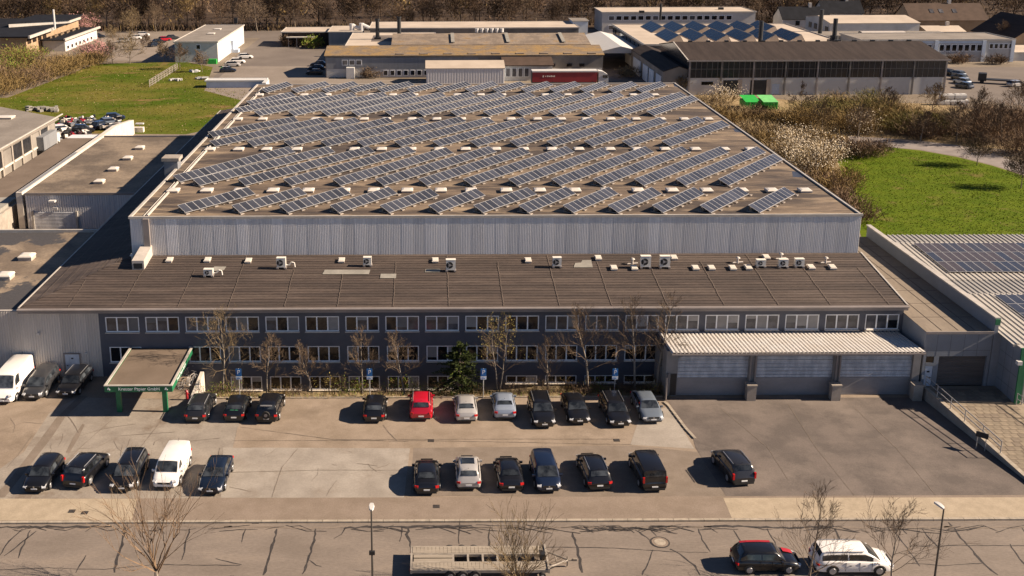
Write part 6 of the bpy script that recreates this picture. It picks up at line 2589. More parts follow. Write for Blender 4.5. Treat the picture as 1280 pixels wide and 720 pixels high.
house('dark_roofed_house', 'dark roofed house with a brick gable at the right edge', 160, 176, 290, 312, 3.6, 9.0, 'y', 'brick', 'darkroof')
t = thing('grey_tent', (150, 236, 0), 'round topped pale grey storage tent at the right edge', 'tent')
b = MB()
rows = []
for k in range(13):
    a = pi * k / 12
    rows.append([(144 + 6.5 * (1 - cos(a)), 228, 5.0 * sin(a) + .02), (144 + 6.5 * (1 - cos(a)), 246, 5.0 * sin(a) + .02)])
b.grid(rows)
b.face([r_[0] for r_ in rows])
b.build('tarpaulin', M['bluish'], t, smooth=True)
c = G(1275, 76)
flat_block('cream_garage', 'cream flat roofed garage behind the grey tent at the right edge', c.x - 3, c.x + 14, c.y, c.y + 14, 2.2, 'palewall', 'creamroof', eh=.1)

# green skips and white bags
for (px, lb) in ((940, 'bright green skip with a closed lid, the left one before the gateways'), (962, 'bright green skip with a pale lid, the right one before the gateways')):
    c = G(px, 136)
    t = thing('green_skip', c, lb, 'skip', 'green skips before the dark glazed hall')
    b = MB()
    b.prism([(c.x - 1.6, c.y - 1.2), (c.x + 1.2, c.y - 1.2), (c.x + 1.2, c.y + 3.4), (c.x - 1.6, c.y + 3.4)], .15, 1.55)
    for k in range(5):
        b.box(c.x - 1.5 + k * .62, c.x - 1.38 + k * .62, c.y - 1.3, c.y - 1.21, .2, 1.5)
    b.build('body', M['brightgreen'], t)
    b = MB()
    b.face([(c.x - 1.7, c.y - 1.3, 1.58), (c.x + 1.3, c.y - 1.3, 1.58), (c.x + 1.3, c.y + 3.5, 2.2), (c.x - 1.7, c.y + 3.5, 2.2)])
    b.build('lid', M['greenlight'] if px > 950 else M['brightgreen'], t)
rb = random.Random(9)
for k, (dx, dy, dz) in enumerate(((-2.4, 0, 0), (-1.1, 0, 0), (.2, 0, 0), (1.5, .1, 0), (2.7, .2, 0), (-1.8, 0, 1.15), (-.4, .1, 1.15), (1.0, .1, 1.15), (2.2, .2, 1.15))):
    c = G(1189, 131)
    b = MB()
    rows = []
    for (s, z) in ((.9, 0), (1.05, .3), (1.05, .8), (.9, 1.08), (.4, 1.12)):
        rows.append([(c.x + dx + sx * .58 * s, c.y + dy + sy * .58 * s, z + dz) for (sx, sy) in ((-1, -1), (1, -1), (1, 1), (-1, 1))])
    b.grid(rows, closed=True)
    b.face(rows[-1])
    tag(b.build('bulk_bag', M['white']), 'white bulk bag, %s from the left in the %s layer of the stack' % (ORD[k if k < 5 else k - 5], 'lower' if k < 5 else 'upper'), 'sack', 'white bulk bags')

# meadow fence, lattice panels one after the other
t = thing('meadow_fence', tuple(G(204, 95)), 'rusty wire fence at the right side of the meadow', 'fence')
fa, fb = G(187, 109), G(222, 87)
for k in range(11):
    p = fa.lerp(fb, k / 10)
    b = MB()
    b.tube((p.x, p.y, 0), (p.x, p.y, 1.7), .09, n=6)
    b.build('post', M['rail'], t)
for z in (.3, .8, 1.3, 1.65):
    b = MB()
    b.tube((fa.x, fa.y, z), (fb.x, fb.y, z), .04, n=4)
    b.build('wire', M['rail'], t)
b = MB()
for k in range(60):
    p = fa.lerp(fb, k / 59)
    b.tube((p.x, p.y, .1), (p.x, p.y, 1.6), .02, n=3)
tag(b.build('mesh', M['rail'], t), kind='stuff')
for (px, py, lb) in ((243, 90, 'grey rubbish pile on the grass right of the meadow fence'), (219, 101, 'white tarpaulin heap on the grass right of the meadow fence'), (252, 99, 'pale bench shaped block on the grass by the long shed')):
    c = G(px, py)
    b = MB()
    for i in range(6):
        b.cbox((c.x + rb.uniform(-1, 1), c.y + rb.uniform(-.6, .6), rb.uniform(.15, .5)), (rb.uniform(.5, 1.6), rb.uniform(.5, 1.3), rb.uniform(.2, .6)), 0, Matrix.Rotation(rb.uniform(0, 3), 3, 'Z'))
    tag(b.build('rubbish_pile', M['white'] if px != 243 else M['galv']), lb, 'rubbish')

# ------------------------------------------------------------------ vegetation
def frame_of(d):
    a = d.orthogonal().normalized()
    return a, d.cross(a)


def stick(mb, p, q, r0, r1, mi=0):
    """three-sided tapering branch piece"""
    d = (q - p)
    if d.length < 1e-5:
        return
    d.normalize()
    a, c = frame_of(d)
    n = len(mb.v)
    for (pt, r) in ((p, r0), (q, r1)):
        for k in range(3):
            t_ = 2.0944 * k
            w = pt + (a * cos(t_) + c * sin(t_)) * r
            mb.v.append((w.x, w.y, w.z))
    for k in range(3):
        j = (k + 1) % 3
        mb.f.append((n + k, n + j, n + 3 + j, n + 3 + k))
        mb.m.append(mi)


def branch(mb, rr, p, d, L, r, depth, spread=.6, up=.25, kids=3, leaves=None, thin=.010):
    segs = 3 if depth > 1 else 2
    pts = [p]
    dd = d.copy()
    for k in range(segs):
        dd = (dd + Vector((rr.gauss(0, .13), rr.gauss(0, .13), rr.gauss(0, .08) + up * .12))).normalized()
        p2 = pts[-1] + dd * (L / segs)
        ra = r * (1 - .6 * k / segs)
        rb_ = r * (1 - .6 * (k + 1) / segs)
        stick(mb, pts[-1], p2, max(thin, ra), max(thin * .8, rb_))
        pts.append(p2)
    if depth <= 0:
        if leaves is not None:
            leaves.append(pts[-1])
            if rr.random() < .6:
                leaves.append(pts[1])
        return
    n = kids + (1 if rr.random() < .5 else 0)
    for k in range(n):
        f = rr.uniform(.25, 1.0) if k else 1.0
        i = min(segs - 1, int(f * segs))
        q = pts[i].lerp(pts[i + 1], min(1, f * segs - i))
        a, c = frame_of(dd)
        t_ = rr.uniform(0, 2 * pi)
        sp = spread * rr.uniform(.6, 1.3)
        nd = (dd * cos(sp) + (a * cos(t_) + c * sin(t_)) * sin(sp) + Vector((0, 0, up * .5))).normalized()
        branch(mb, rr, q, nd, L * rr.uniform(.5, .75), r * .5, depth - 1, spread, up, kids, leaves, thin)


def leaf_quads(mb, rr, pts, size, per, jit, mi=1):
    for p in pts:
        for _ in range(per):
            c = p + Vector((rr.gauss(0, jit), rr.gauss(0, jit), rr.gauss(0, jit)))
            a = Vector((rr.gauss(0, 1), rr.gauss(0, 1), rr.gauss(0, 1))).normalized()
            b_ = a.orthogonal().normalized()
            s = size * rr.uniform(.6, 1.3)
            mb.face([c - a * s, c + b_ * s * .5, c + a * s, c - b_ * s * .5], mi)


def bare_tree(loc, height, seed, label, group, crown_mat='twig', trunk_mat='bark_pale', spread=.55, up=.3, levels=4, clear=.3, width=1.0,
              limbs=22, name='bare_tree', leaf=None, leaf_size=.07, leaf_per=1, r0=None, kids=3, lean=0, multi=1, thin=.0075, vase=0, fuzz=0, fb=.028):
    rr = random.Random(seed)
    t = thing(name, loc, label, 'tree', group)
    tm, cm = MB(), MB()
    lv = [] if leaf else None
    if vase:                                             # short trunk, then long limbs fanning out and up
        top = Vector((rr.uniform(-.08, .08), rr.uniform(-.08, .08), height * clear))
        r = r0 or height * .016
        tm.tube((0, 0, -.3), top, r, r * .8, n=7)
        for k in range(vase):
            az = k * 2.4 + rr.uniform(-.4, .4)
            tilt = (.10 + .50 * sqrt((k + .5) / vase)) * spread / .5
            d = Vector((cos(az) * sin(tilt), sin(az) * sin(tilt), cos(tilt)))
            q = Vector((0, 0, height * clear * rr.uniform(.72, 1.0)))
            branch(cm, rr, q, d, height * (1 - clear) * rr.uniform(.40, .54) * width, r * .42, levels - 1, .38, up, kids, lv, thin)
        multi = 0
    for k in range(fuzz):                                # outermost twigs
        a_, f = rr.uniform(0, 2 * pi), rr.uniform(-1, 1)
        g_ = rr.random() ** .4
        rad = height * .30 * width
        c = Vector((cos(a_) * sqrt(1 - f * f) * rad * g_, sin(a_) * sqrt(1 - f * f) * rad * g_, height * .64 + f * height * .34 * g_))
        d = Vector((c.x * .5 / rad + rr.gauss(0, .5), c.y * .5 / rad + rr.gauss(0, .5), rr.uniform(-.1, 1))).normalized()
        e = Vector((rr.gauss(0, 1), rr.gauss(0, 1), rr.gauss(0, 1))).normalized() * fb
        L = height * rr.uniform(.06, .15)
        cm.face([c - e, c + e, c + d * L])
    for s in range(multi):
        d0 = Vector((rr.gauss(0, .05) + (rr.uniform(-.25, .25) if multi > 1 else 0) + lean, rr.gauss(0, .05) + (rr.uniform(-.2, .2) if multi > 1 else 0), 1)).normalized()
        r = (r0 or height * .016) * (1 if multi == 1 else .7)
        pts = [Vector((rr.uniform(-.1, .1) * (multi > 1), rr.uniform(-.1, .1) * (multi > 1), -.3))]
        n = 9
        for k in range(n):
            d0 = (d0 + Vector((rr.gauss(0, .05), rr.gauss(0, .05), .03))).normalized()
            pts.append(pts[-1] + d0 * (height * (1 - .12 * 0) / n))
        for k in range(n):
            tm.tube(pts[k], pts[k + 1], max(.015, r * (1 - k / n * .9)), max(.012, r * (1 - (k + 1) / n * .9)), n=6, cap=False)
        for k in range(limbs):
            f = clear + (1 - clear) * (k + rr.random()) / limbs
            f = min(.985, f)
            i = int(f * n)
            q = pts[i].lerp(pts[i + 1], f * n - i)
            az = k * 2.4 + rr.uniform(-.5, .5)
            tilt = rr.uniform(.55, .95) * (1.25 - .75 * (f - clear) / (1 - clear))
            d = Vector((cos(az) * sin(tilt), sin(az) * sin(tilt), cos(tilt)))
            L = height * .25 * width * (1.15 - .78 * (f - clear) / (1 - clear)) * rr.uniform(.75, 1.15)
            branch(cm, rr, q, d, L, r * .34 * (1.1 - .6 * f), levels - 1, spread, up, kids, lv, thin)
    tm.build('trunk', M[trunk_mat], t, smooth=True, shift=False)
    if leaf:
        leaf_quads(cm, rr, lv, leaf_size, leaf_per, .12, 1)
        cm.build('crown', [M[crown_mat], M[leaf]], t, shift=False)
    else:
        cm.build('crown', M[crown_mat], t, shift=False)
    return t


gT = 'bare trees in front of the office wing'


def base(px, py, Y):
    p = GY(px, py, Y)
    return Vector((p.x, Y, p.z))


def bedz(y, x):
    e = -1.45 if x < 5 else -1.45 + min(1, (x - 5) / 5) * .45
    t_ = (y - BY0) / (BY1 - BY0)
    return e * min(1, max(0, (t_ - .12) * 1.5))


TREES = [  # px base x, px top row, width, seed, label, options
    (278, 398, 1.25, 31, 'wide golden brown bare tree right of the entrance canopy', dict(crown_mat='twig_gold', limbs=18, levels=4, clear=.3, spread=.7, up=.05, thin=.007)),
    (334, 418, .85, 32, 'small bare tree behind the boxy black off road car', dict()),
    (391, 424, .8, 33, 'thin bare tree standing between the third and fourth basement windows', dict()),
    (453, 412, .8, 34, 'bare tree directly left of the parking sign behind the lone black hatchback', dict()),
    (506, 415, .85, 35, 'bare tree behind the red suv', dict()),
    (622, 400, .95, 36, 'tree with yellowish spring buds right of the dark conifer', dict(leaf='bud', leaf_size=.05, leaf_per=1, multi=2, levels=3, limbs=18)),
    (684, 418, .8, 37, 'small bare tree behind the black suv with bright rails', dict()),
    (735, 388, 1.1, 38, 'tall wide bare tree in front of the right half of the dark facade', dict(limbs=22)),
    (794, 386, .95, 39, 'tall slim bare tree just left of the loading canopy', dict(limbs=20)),
    (822, 376, .85, 40, 'tallest bare tree at the left corner of the loading canopy', dict(limbs=20, clear=.3)),
]
for (px, top, wd, sd, lb, kw) in TREES:
    Y = 81.3
    p = G(px, 492)
    zb_ = bedz(Y, p.x)
    loc = Vector((GY(px, 486, Y).x, Y, zb_))
    h = GY(px, top, Y).z - zb_
    bare_tree(loc, h, sd, lb, gT, width=wd, **kw)
# street trees on the near pavement
gS = 'bare street trees on the near pavement'
for (px, top, sd, lb, kw) in ((197, 606, 51, 'large bare street tree in front of the white delivery van', dict(width=1.22, vase=10, levels=4, clear=.2, spread=.5, up=.25, crown_mat='brush2', r0=.13, thin=.007)),
                              (1010, 618, 53, 'slender bare tree left of the white minivan', dict(width=1.15, limbs=18, clear=.2, spread=.5, r0=.085, trunk_mat='bark', crown_mat='twig', thin=.007, kids=3)),
                              (1112, 640, 54, 'slender bare tree in front of the white minivan', dict(width=1.3, limbs=16, clear=.25, spread=.55, r0=.075, crown_mat='twig', thin=.007, kids=3))):
    Y = 54.2
    loc = Vector((GY(px, 730, Y).x, Y, .1))
    bare_tree(loc, GY(px, top, Y).z, sd, lb, gS, **kw)
loc = Vector((GY(648, 730, 54.0).x, 54.0, .1))
bare_tree(loc, GY(645, 655, 54.0).z, 52, 'dense bushy tree with golden twigs in front of the car trailer', gS, crown_mat='twig_gold', trunk_mat='twig_gold', width=1.05, vase=16, levels=4,
          clear=.12, spread=.5, up=.3, r0=.09, kids=3, thin=.009)

# conifer
loc = Vector((GY(575, 494, 80.9).x, 80.9, bedz(80.9, 2.4)))
t = thing('conifer', loc, 'small dark green conifer in front of the office wing', 'tree')
rr = random.Random(77)
hC = GY(575, 428, 80.9).z - loc.z
b = MB()
b.tube((0, 0, -.2), (0, 0, hC * .95), .11, .02, n=6)
b.build('trunk', M['bark'], t, shift=False)
b = MB()
for k in range(210):
    f = rr.random() ** .95
    z = hC * (.05 + .93 * f)
    az = rr.uniform(0, 2 * pi)
    rad = (1 - f) ** .7 * 2.0 * rr.uniform(.45, 1.2) * (1 + .28 * sin(az * 2 + 1) + .18 * sin(az * 5 + f * 7)) + .1
    dv = Vector((cos(az), sin(az), -.18 + .5 * f))
    p0 = Vector((0, 0, z))
    p1 = p0 + dv * rad
    stick(b, p0, p1, .025, .008)
    for q in range(9):
        g_ = .3 + .7 * q / 8
        c = p0.lerp(p1, g_)
        for s in range(5):
            a_ = Vector((rr.gauss(0, 1), rr.gauss(0, 1), rr.gauss(0, .5))).normalized()
            a_ = (a_ * .7 + dv * .6).normalized()
            e = a_.orthogonal().normalized()
            L = rr.uniform(.14, .3)
            b.face([c - e * .05, c + a_ * L, c + e * .05], 1 if rr.random() < .93 else 2)
b.build('crown', [M['bark'], M['conifer'], M['leafgreen']], t, shift=False)


def shrub(loc, rx_, ry_, h, seed, label, group, m='brush', n=900, blade=.035, leaf=None, nleaf=0, leaf_size=.08, name='shrub', stems=14, tl=.5, cat='shrub'):
    """many upright twigs fanning out of the ground, built through the whole volume of the shrub"""
    rr = random.Random(seed)
    t = thing(name, loc, label, cat, group)
    b = MB()
    sp = []
    for k in range(stems):
        az = rr.uniform(0, 2 * pi)
        rad = sqrt(rr.random())
        p0 = Vector((cos(az) * rad * rx_ * .45, sin(az) * rad * ry_ * .45, -.15))
        hh = h * rr.uniform(.55, 1.0) * (1 - .35 * rad)
        p1 = Vector((cos(az) * rad * rx_ * .95, sin(az) * rad * ry_ * .95, hh))
        pm = p0.lerp(p1, .5) + Vector((0, 0, hh * .12))
        stick(b, p0, pm, h * .014, h * .009)
        stick(b, pm, p1, h * .009, h * .003)
        sp.append((p0, pm, p1))
    b.build('stems', M['twig'] if m != 'brush2' else M['twig_dk'], t, shift=False)
    b = MB()
    lv = []
    for k in range(n):
        p0, pm, p1 = sp[rr.randrange(stems)]
        f = rr.uniform(.15, 1)
        c = (p0.lerp(pm, f * 2) if f < .5 else pm.lerp(p1, f * 2 - 1)) + Vector((rr.gauss(0, rx_ * .2), rr.gauss(0, ry_ * .2), rr.gauss(0, h * .09)))
        if c.z < .02:
            c.z = rr.uniform(.02, .2 * h)
        d = Vector((rr.gauss(c.x / max(rx_, .1) * .6, .55), rr.gauss(c.y / max(ry_, .1) * .6, .55), rr.uniform(.2, 1.2))).normalized()
        L = tl * rr.uniform(.5, 1.3)
        e = d.orthogonal().normalized()
        a_ = rr.uniform(0, pi)
        e = (e * cos(a_) + d.cross(e) * sin(a_)) * blade
        b.face([c - e, c + e, c + d * L + e * .25, c + d * L - e * .25])
        if rr.random() < .5:
            lv.append(c + d * L)
    mats = [M[m]]
    if leaf:
        rr.shuffle(lv)
        leaf_quads(b, rr, lv[:nleaf] if nleaf < len(lv) else lv, leaf_size, max(1, nleaf // max(1, len(lv))), tl * .35, 1)
        mats.append(M[leaf])
    b.build('foliage', mats, t, shift=False)
    return t


def nth(i):
    return ORD[i] if i < 16 else ['seventeenth', 'eighteenth', 'nineteenth', 'twentieth', 'twenty first', 'twenty second', 'twenty third', 'twenty fourth'][i - 16]


def rank(lst, i, key=lambda e: e[0]):
    return sorted(range(len(lst)), key=lambda j: key(lst[j])).index(i)


# low shrubs along the planting bed
gP = 'low shrubs in the planting bed'
rr = random.Random(15)
BED = [(268, 497, 1.1, .8, 'leafgreen'), (283, 493, 1.2, .9, 'leafgreen'), (310, 497, 1.0, .5, None), (350, 497, 1.1, .6, None), (372, 494, .9, .7, None),
       (418, 488, 1.6, 1.9, 'bud'), (432, 486, 1.4, 1.8, 'leafgreen'), (447, 493, 1.1, .9, 'leafgreen'), (480, 496, 1.2, .6, None), (498, 489, 1.2, 1.3, 'leafgreen'),
       (520, 492, 1.3, 1.0, 'leafgreen'), (545, 495, 1.2, .9, None), (556, 492, 1.1, 1.3, None), (592, 497, .9, .5, None), (640, 496, 1.2, .8, None), (660, 492, 1.3, 1.2, None),
       (690, 494, 1.3, 1.0, None), (708, 492, 1.2, 1.1, None), (726, 495, 1.1, .9, None), (748, 490, 1.2, 1.1, 'leafgreen'), (780, 494, 1.2, 1.0, None), (800, 492, 1.3, 1.2, None), (815, 495, 1.1, .8, 'bud')]
for i, (px, py, r_, h, lf) in enumerate(BED):
    Y = 80.6 if py > 493 else 81.6
    x = GY(px, py, Y).x
    shrub(Vector((x, Y, bedz(Y, x))), r_, .8, h + .35, 100 + i, 'low %s shrub, %s from the left in the planting bed' % ('leafy green' if lf == 'leafgreen' else 'budding yellowish' if lf == 'bud' else 'brown leafless', nth(rank(BED, i))),
          gP + (' with green leaves' if lf == 'leafgreen' else ' with yellow buds' if lf else ' without leaves'), 'brush' if i % 2 else 'twig_dk', 260, .016, lf, 170, .07, stems=9, tl=.35, name='bed_shrub')
b = MB()
rr = random.Random(16)
for k in range(5200):                                  # dry grass and litter in the bed
    x = rr.uniform(BX0 + .1, BX1 + 1.2)
    y = BY0 - .1 + 3.6 * rr.random() ** 1.5
    z = bedz(y, x) if x < BX1 else 0
    c = Vector((x, y, z))
    d = Vector((rr.gauss(0, .5), rr.gauss(0, .5), 1)).normalized()
    e = d.orthogonal().normalized() * .02
    L = rr.uniform(.12, .42)
    b.face([c - e, c + e, c + d * L], 0 if rr.random() < .62 else 1 if rr.random() < .6 else 2)
tag(b.build('dry_grass', [M['reed'], M['brush'], M['leafgreen']]), 'dry grass and litter covering the planting bed', 'grass', None, 'stuff')

# lawn and meadow grass tufts
def tufts(name, label, poly, n, size, mats, wts, seed):
    rr = random.Random(seed)
    P_ = [G(*q) for q in poly]
    x0, x1 = min(p.x for p in P_), max(p.x for p in P_)
    y0, y1 = min(p.y for p in P_), max(p.y for p in P_)

    def inside(x, y):
        c = False
        for i in range(len(P_)):
            a, d = P_[i], P_[i - 1]
            if (a.y > y) != (d.y > y) and x < (d.x - a.x) * (y - a.y) / (d.y - a.y) + a.x:
                c = not c
        return c
    b = MB()
    k = 0
    while k < n:
        x, y = rr.uniform(x0, x1), rr.uniform(y0, y1)
        if not inside(x, y):
            continue
        k += 1
        s = size * rr.uniform(.5, 1.5)
        c = Vector((x, y, 0))
        mi = 0
        r_ = rr.random()
        acc = 0
        for i, w in enumerate(wts):
            acc += w
            if r_ < acc:
                mi = i
                break
        for j in range(2):
            d = Vector((rr.gauss(0, .8), rr.gauss(0, .8), 1)).normalized()
            e = Vector((-d.y, d.x, 0)).normalized() * s * .5
            b.face([c - e, c + e, c + d * s + e * .3, c + d * s - e * .3], mi)
    tag(b.build(name, mats), label, 'grass', None, 'stuff')


tufts('lawn_grass', 'bright green grass of the lawn on the right', [(1048, 193), (1075, 189), (1110, 186), (1150, 190), (1195, 198), (1240, 209), (1300, 228), (1320, 298), (1120, 300), (1082, 290)],
      16000, .085, [M['lawn'], mat('lawn_blade', (.075, .105, .006), c2=(.115, .13, .012), scale=.5, spec=.05), M['reed']], (.5, .47, .03), 61)
tufts('meadow_grass', 'dry and green grass of the meadow on the left', [(-60, 126), (10, 124), (60, 106), (120, 84), (225, 80), (262, 86), (254, 110), (308, 113), (318, 140), (232, 166), (150, 166), (50, 140), (-60, 150)],
      7000, .14, [M['meadow'], M['reed'], M['leafgreen']], (.75, .17, .08), 62)

# trees on the lawn and shrubs around it
bare_tree(G(1221, 207), 4.5, 71, 'small round bare tree on the lawn beside the footpath', 'bare trees on the lawn', crown_mat='twig_dk', trunk_mat='pole', width=1.7, limbs=16, clear=.2, spread=.8, thin=.024, fuzz=1500, fb=.04)
bare_tree(G(1276, 235), 4.8, 72, 'bare tree on the lawn at the right edge', 'bare trees on the lawn', crown_mat='twig_dk', trunk_mat='bark', width=1.6, limbs=16, clear=.25, spread=.8, thin=.024, fuzz=1500, fb=.04)
gR = 'brown bushes between the lawn and the dark glazed hall'
SHR = [  # px, py base, rx, ry, h, mat, n
    (1000, 160, 5, 6, 4.6, 'brush', 1700), (1030, 152, 6, 6, 5.2, 'brush', 2000), (1060, 165, 6, 5, 4.6, 'brush', 1800), (1075, 150, 6, 6, 4.8, 'brush2', 1800), (1100, 160, 6, 5, 4.8, 'brush', 1800),
    (1120, 150, 6, 6, 4.4, 'brush', 1700), (1130, 166, 6, 5, 4.6, 'brush2', 1800), (1155, 160, 6, 5, 4.2, 'brush', 1700), (1150, 172, 5, 4, 4.2, 'brush2', 1600), (1175, 168, 5, 5, 4.4, 'brush2', 1700),
    (1210, 168, 7, 6, 5.6, 'brush2', 2100), (1240, 160, 7, 6, 6.0, 'brush2', 2200), (1265, 172, 7, 6, 6.0, 'brush2', 2200), (1285, 160, 7, 6, 5.6, 'brush2', 1800), (1230, 178, 5, 4, 4.2, 'brush2', 1500), (1275, 192, 6, 4, 4.4, 'brush2', 1500),
    (1060, 196, 6, 3.6, 3.4, 'brush2', 1500), (1085, 194, 4.5, 3, 3.0, 'brush2', 1200), (1035, 190, 4, 4, 3.6, 'brush', 1200), (985, 158, 4, 4, 3.6, 'brush', 1100), (1050, 138, 5, 4, 4.5, 'brush', 1300), (1090, 136, 5, 4, 4.2, 'brush', 1300)]
WORDS = ['dense', 'bushy', 'spreading', 'tangled', 'rounded', 'ragged', 'low', 'tall']
for i, (px, py, a, c, h, m_, n) in enumerate(SHR):
    if i in (1, 3, 6, 9, 21):
        m_ = 'brush3'
    shrub(G(px, py), a, c, h, 200 + i, ('%s brown leafless bush, %s from the left in the thicket around the footpath' % ({'brush': 'olive', 'brush3': 'yellowish'}.get(m_, 'russet'), nth(rank(SHR, i)))),
          gR if m_ == 'brush' else 'russet bushes around the footpath', m_, int(n * 1.7), .038, stems=26, tl=.8, name='bush')
THK = ((1028, 168, 5.8, 'twig_gold'), (1072, 172, 5.4, 'twig'), (1108, 150, 5.8, 'twig'), (1150, 178, 5.0, 'twig_dk'), (1195, 178, 6.4, 'twig'), (1222, 165, 7.0, 'twig'), (1252, 182, 6.6, 'twig_dk'), (1270, 150, 7.0, 'twig'), (1165, 142, 5.5, 'twig_gold'))
for i, (px, py, h, cm_) in enumerate(THK):
    bare_tree(G(px, py), h, 700 + i, 'bare tree rising from the thicket around the footpath, %s from the left' % nth(rank(THK, i)), 'bare trees in the thicket around the footpath', crown_mat=cm_, trunk_mat='bark_pale' if i % 2 else 'bark',
              width=1.3, limbs=14, clear=.2, spread=.7, thin=.028, kids=3, r0=.12, fuzz=350, fb=.035)
gB2 = 'white blossoming shrubs at the corner of the hall'
for i, (px, py, a, c, h, n) in enumerate(((1018, 222, 3.6, 3.6, 6.0, 1500), (1000, 205, 3.2, 3.2, 5.4, 1100), (1032, 208, 3.0, 3.0, 5.2, 1000), (985, 190, 2.6, 2.6, 4.2, 700), (1078, 168, 2.8, 2.6, 3.6, 700), (905, 128, 3.2, 3, 3.0, 600))):
    lb = ['largest white blossoming shrub beside the right edge of the hall roof', 'white blossoming shrub left of the largest one', 'white blossoming shrub right of the largest one',
          'small white blossoming shrub up along the hall edge', 'pale blossoming shrub on the far side of the footpath', 'pale blossoming shrub at the gateways of the dark glazed hall'][i]
    shrub(G(px, py), a, c, h, 300 + i, lb, gB2, 'brush', int(n * .45), .04, 'blossom', int(n * 1.5), .115, 'blossoming_shrub', stems=26, tl=1.5)
gE = 'brambles along the right side of the hall'
BRM = ((880, 132, 2.2, 'reed'), (900, 142, 2.5, 'reed'), (915, 156, 2.6, 'brush'), (925, 146, 2.0, 'reed'), (940, 168, 2.6, 'reed'), (950, 156, 2.2, 'brush'), (960, 184, 2.8, 'brush'),
                                     (965, 170, 2.4, 'reed'), (985, 176, 2.4, 'reed'), (975, 200, 3.0, 'reed'), (1040, 245, 3.4, 'brush'), (1055, 262, 3.2, 'brush2'), (1066, 276, 2.8, 'brush2'), (1050, 232, 3.4, 'brush'), (1030, 240, 3, 'brush2'), (895, 150, 2.6, 'brush'),
                                     (945, 145, 1.8, 'brush2'), (970, 150, 1.6, 'reed'), (1005, 178, 2.2, 'reed'))
for i, (px, py, h, m_) in enumerate(BRM):
    shrub(G(px, py), 3.4, 3.6, h, 400 + i, '%s bramble bush, %s from the left along the right side of the hall' % ({'reed': 'straw coloured', 'brush': 'olive brown', 'brush2': 'russet'}[m_], nth(rank(BRM, i))),
          gE + ', ' + m_.replace('brush2', 'russet').replace('brush', 'olive').replace('reed', 'straw'), m_, 1000, .045, stems=16, tl=.9, name='bramble')
bare_tree(G(1002, 152), 7.0, 73, 'thin white stemmed bare birch before the dark glazed hall', None, crown_mat='twig', trunk_mat='bark_pale', width=.9, limbs=12, clear=.25, spread=.6, thin=.03, r0=.14)
bare_tree(G(948, 152), 3.6, 74, 'small dark bare fruit tree near the green skips', None, crown_mat='twig_dk', trunk_mat='bark', width=1.3, limbs=10, clear=.3, spread=.8, thin=.025)

# left bushes and trees round the meadow
gL = 'bushes at the left end of the meadow'
LFB = ((8, 112, 7, 6, 5.5, 'brush', None), (30, 108, 7, 6, 5.4, 'brush2', None), (55, 100, 7, 6, 5.4, 'brush', None), (80, 92, 7, 6, 5.0, 'brush', None), (100, 84, 6, 5, 4.2, 'brush', None),
                                              (20, 85, 6, 5, 6.4, 'brush', 'leafgreen'), (38, 80, 5, 5, 5.4, 'brush', 'leafgreen'), (10, 98, 6, 5, 5.6, 'brush', 'leafgreen'), (118, 79, 4.5, 4, 3.2, 'brush', None), (-10, 104, 7, 6, 6, 'brush2', None),
                                              (62, 84, 5, 5, 4.4, 'twig', None), (-15, 120, 8, 6, 5, 'brush', None))
for i, (px, py, a, c, h, m_, lf) in enumerate(LFB):
    shrub(G(px, py), a, c, h, 500 + i, '%s bush, %s from the left at the left end of the meadow' % ('spring green leafed' if lf else 'brown leafless', nth(rank(LFB, i))), gL + (' with new leaves' if lf else ' without leaves'), m_, 2300, .045, lf, 900, .2, 'bush', stems=22, tl=.9)
for i, (px, py, h, lb) in enumerate(((108, 30, 7.0, 'large pink blossoming tree behind the flat roofed house'), (120, 72, 4.6, 'pink blossoming shrub before the side wing of the house'))):
    shrub(G(px, py + (10 if i == 0 else 0)), 5.5, 4, h, 540 + i, lb, None, 'twig', 700, .06, 'pinkbl', 1500, .2, 'blossoming_tree', stems=16, tl=1.1, cat='tree')
for i, (px, py, h, wd, cm_, lb) in enumerate(((141, 80, 5.5, 1.3, 'twig', 'leftmost bare tree at the back edge of the meadow'), (162, 80, 6.8, 1.5, 'twig_gold', 'broad golden bare tree at the back edge of the meadow'),
                                             (205, 78, 4.8, 1.1, 'twig', 'slim bare tree at the back edge of the meadow in the block shadow'), (225, 87, 5.5, 1.3, 'twig_dk', 'bare tree at the end of the meadow fence'), (253, 90, 5.2, .9, 'twig', 'thin bare tree before the white block'),
                                             (143, 58, 5.6, 1.2, 'twig_gold', 'golden bare tree at the near corner of the far left car park'), (183, 62, 4, 1.2, 'twig_dk', 'small dark bare tree in the far left car park'),
                                             (322, 40, 11, 1.0, 'twig', 'tall bare tree with a pale trunk right of the white block'), (165, 46, 8, 1.2, 'twig_gold', 'golden bare tree behind the far left car park'), (195, 40, 8.5, 1.1, 'twig', 'bare tree on the far verge left of the white block'),
                                             (578 + 275, 118, 4, 1.1, 'twig_gold', 'bare bush like tree by the tall white doors'))):
    bare_tree(G(px, py), h, 560 + i, lb, 'bare trees beyond the meadow', crown_mat=cm_, trunk_mat='bark', width=wd * 1.2, limbs=12, clear=.2, spread=.75, thin=.03, r0=h * .02, kids=3, fuzz=700)
shrub(G(390, 60), 3, 2.4, 3.2, 590, 'bright green clipped shrub before the dark pavilion', None, 'brush', 400, .07, 'leafgreen', 900, .22, 'green_shrub', stems=12, tl=.8)
shrub(G(357, 58), 1.6, 1.6, 4.2, 591, 'dark upright shrub left of the bright green clipped shrub', None, 'twig_dk', 700, .06, None, 0, .2, 'dark_shrub', stems=12, tl=.8)
